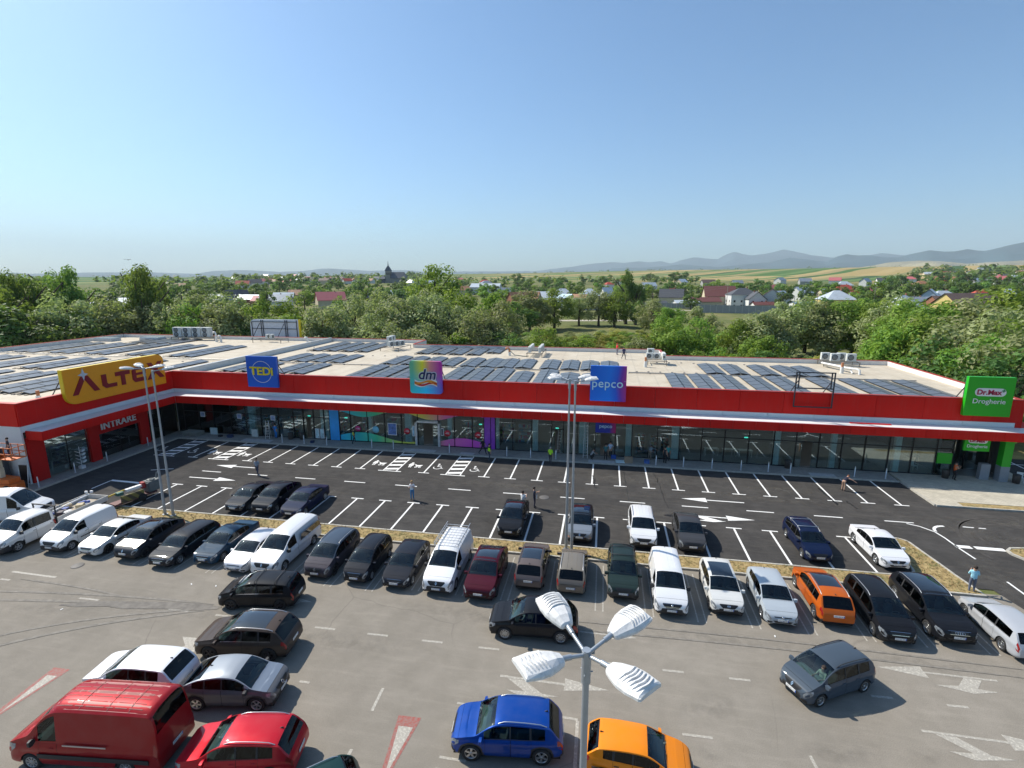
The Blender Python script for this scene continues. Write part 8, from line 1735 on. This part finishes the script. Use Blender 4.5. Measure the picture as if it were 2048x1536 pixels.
# a bird above the poplar
t = thing('bird', 'small dark bird gliding above the tall poplar on the left', 'bird', tuple(Vector((0, 0, CH)) + (FW + RT * (256 - 1024) / CF + UP * (768 - 520) / CF) * 70), .4)
mb = MB(); mb.tube([(0, -.22, 0), (0, 0, .02), (0, .25, 0)], [.02, .06, .02], 6); mb.obj('body', M('bird_dark', (.04, .04, .05), .8), t)
for s_ in (-1, 1): mb = MB(); mb.add([(0, -.08, .02), (s_ * .35, -.1, .12), (s_ * .6, .05, .04), (s_ * .3, .08, .1), (0, .1, .02), (s_ * .3, 0, .07)], [(0, 1, 3, 4), (1, 2, 3), (4, 3, 5), (0, 5, 1)]); mb.obj('wing', M('bird_dark'), t)
# ================================================================ mountains
def ridge(name, D, prof, col, depth=2500, fld=None):
    """prof: photo column, elevation in pixels above eye level; built as a solid rolling range"""
    mb = MB(); n = len(prof); rows_ = 7; vs = []; rr = random.Random(int(D))
    pr = []
    for (a, ea), (b_, eb) in zip(prof, prof[1:]):
        m_ = max(1, int((b_ - a) / 12))
        for i in range(m_): u = i / m_; pr.append((a + (b_ - a) * u, ea + (eb - ea) * u + rr.uniform(-.35, .35)))
    pr.append(prof[-1])
    for j in range(rows_):
        f = j / (rows_ - 1)
        for px, e in pr:
            Dj = D + depth * (f - .5); p = ground_at(px, Dj); cs = (p.x * FW.x + p.y * FW.y) / Dj / cos(CP); hgt = (18 + e / 1021 * D * cs) * sin(f * pi) ** .6 if 0 < f < 1 else -60
            if f not in (0, .5, 1): hgt *= .86 + .14 * sin(px / 19 + j * 2.1)
            p = ground_at(px, Dj); vs.append((p.x, p.y, hgt))
    w_ = len(pr); fs = [(j * w_ + i, j * w_ + i + 1, (j + 1) * w_ + i + 1, (j + 1) * w_ + i) for j in range(rows_ - 1) for i in range(w_ - 1)]
    mb.add(vs, fs, 0, True); return tag(mb.obj(name, col), kind='structure')
MTN = M('forested_mountain', (.035, .07, .08), .95, var=.35, scale=.0015); MT2 = M('pasture_hill', (.30, .26, .14), .95, var=.4, scale=.003)  # forest green shifted towards blue: some aerial haze put into the base colour
base = 558.5
def el(l): return [(x, base - 0.0 - y) for x, y in l]
ridge('mountains', 14500, el([(-300, 546), (0, 546), (30, 544), (60, 546.5), (180, 544.5), (240, 544), (300, 544), (390, 547), (430, 542), (480, 540), (512, 541), (560, 544), (610, 542), (645, 537.5), (665, 537.5), (700, 540), (740, 542), (815, 541), (860, 545), (930, 543.5), (1000, 544), (1060, 543)]), MTN, 3000)
ridge('mountains', 16500, el([(1020, 546), (1075, 543), (1100, 539.5), (1150, 534), (1180, 529.5), (1228, 526), (1245, 528), (1275, 524.5), (1300, 527), (1320, 525), (1340, 529), (1362, 522), (1385, 517.5), (1410, 520), (1432, 521.5), (1445, 514), (1460, 508.5), (1468, 508), (1480, 511), (1500, 514), (1525, 511), (1545, 507), (1560, 503), (1575, 505), (1590, 508), (1620, 514), (1655, 518), (1700, 519), (1735, 513.5), (1756, 510.5), (1775, 512), (1810, 515), (1850, 512), (1925, 514), (2000, 512), (2300, 508)]), MTN, 3500)
ridge('mountains', 10500, el([(1190, 545), (1225, 538), (1280, 537), (1330, 534), (1360, 531), (1400, 534), (1440, 536), (1480, 532), (1536, 527), (1575, 518.5), (1610, 522), (1650, 526), (1670, 516), (1687, 512), (1710, 515), (1735, 514), (1760, 518), (1790, 518.5), (1812, 512.5), (1835, 508), (1850, 505), (1880, 508), (1900, 507.5), (1925, 503), (1945, 506), (1960, 506.5), (1990, 499.5), (2015, 494), (2035, 490.5), (2100, 489), (2300, 500)]), MTN, 2600)
ridge('hills', 7600, el([(1700, 540), (1740, 534), (1770, 528), (1830, 524.5), (1880, 526), (1930, 531), (1970, 528), (2048, 524), (2200, 522)]), MT2, 1600)
# ================================================================ haze
HZ = bpy.data.materials.new('haze'); HZ.use_nodes = True; k = NT(HZ); k.n.remove(k.n['Principled BSDF'])
pv = k.add('ShaderNodeVolumePrincipled'); pv.inputs['Color'].default_value = (.76, .91, 1, 1); pv.inputs['Density'].default_value = 6e-5; pv.inputs['Anisotropy'].default_value = .05
k.link(pv.outputs[0], k.n['Material Output'].inputs['Volume'])
mb = MB(); mb.box2((-19500, -3000, -110), (19500, 19500, 1350)); tag(mb.obj('haze', HZ), 'pale summer haze over the fields and mountains', 'haze', kind='stuff')
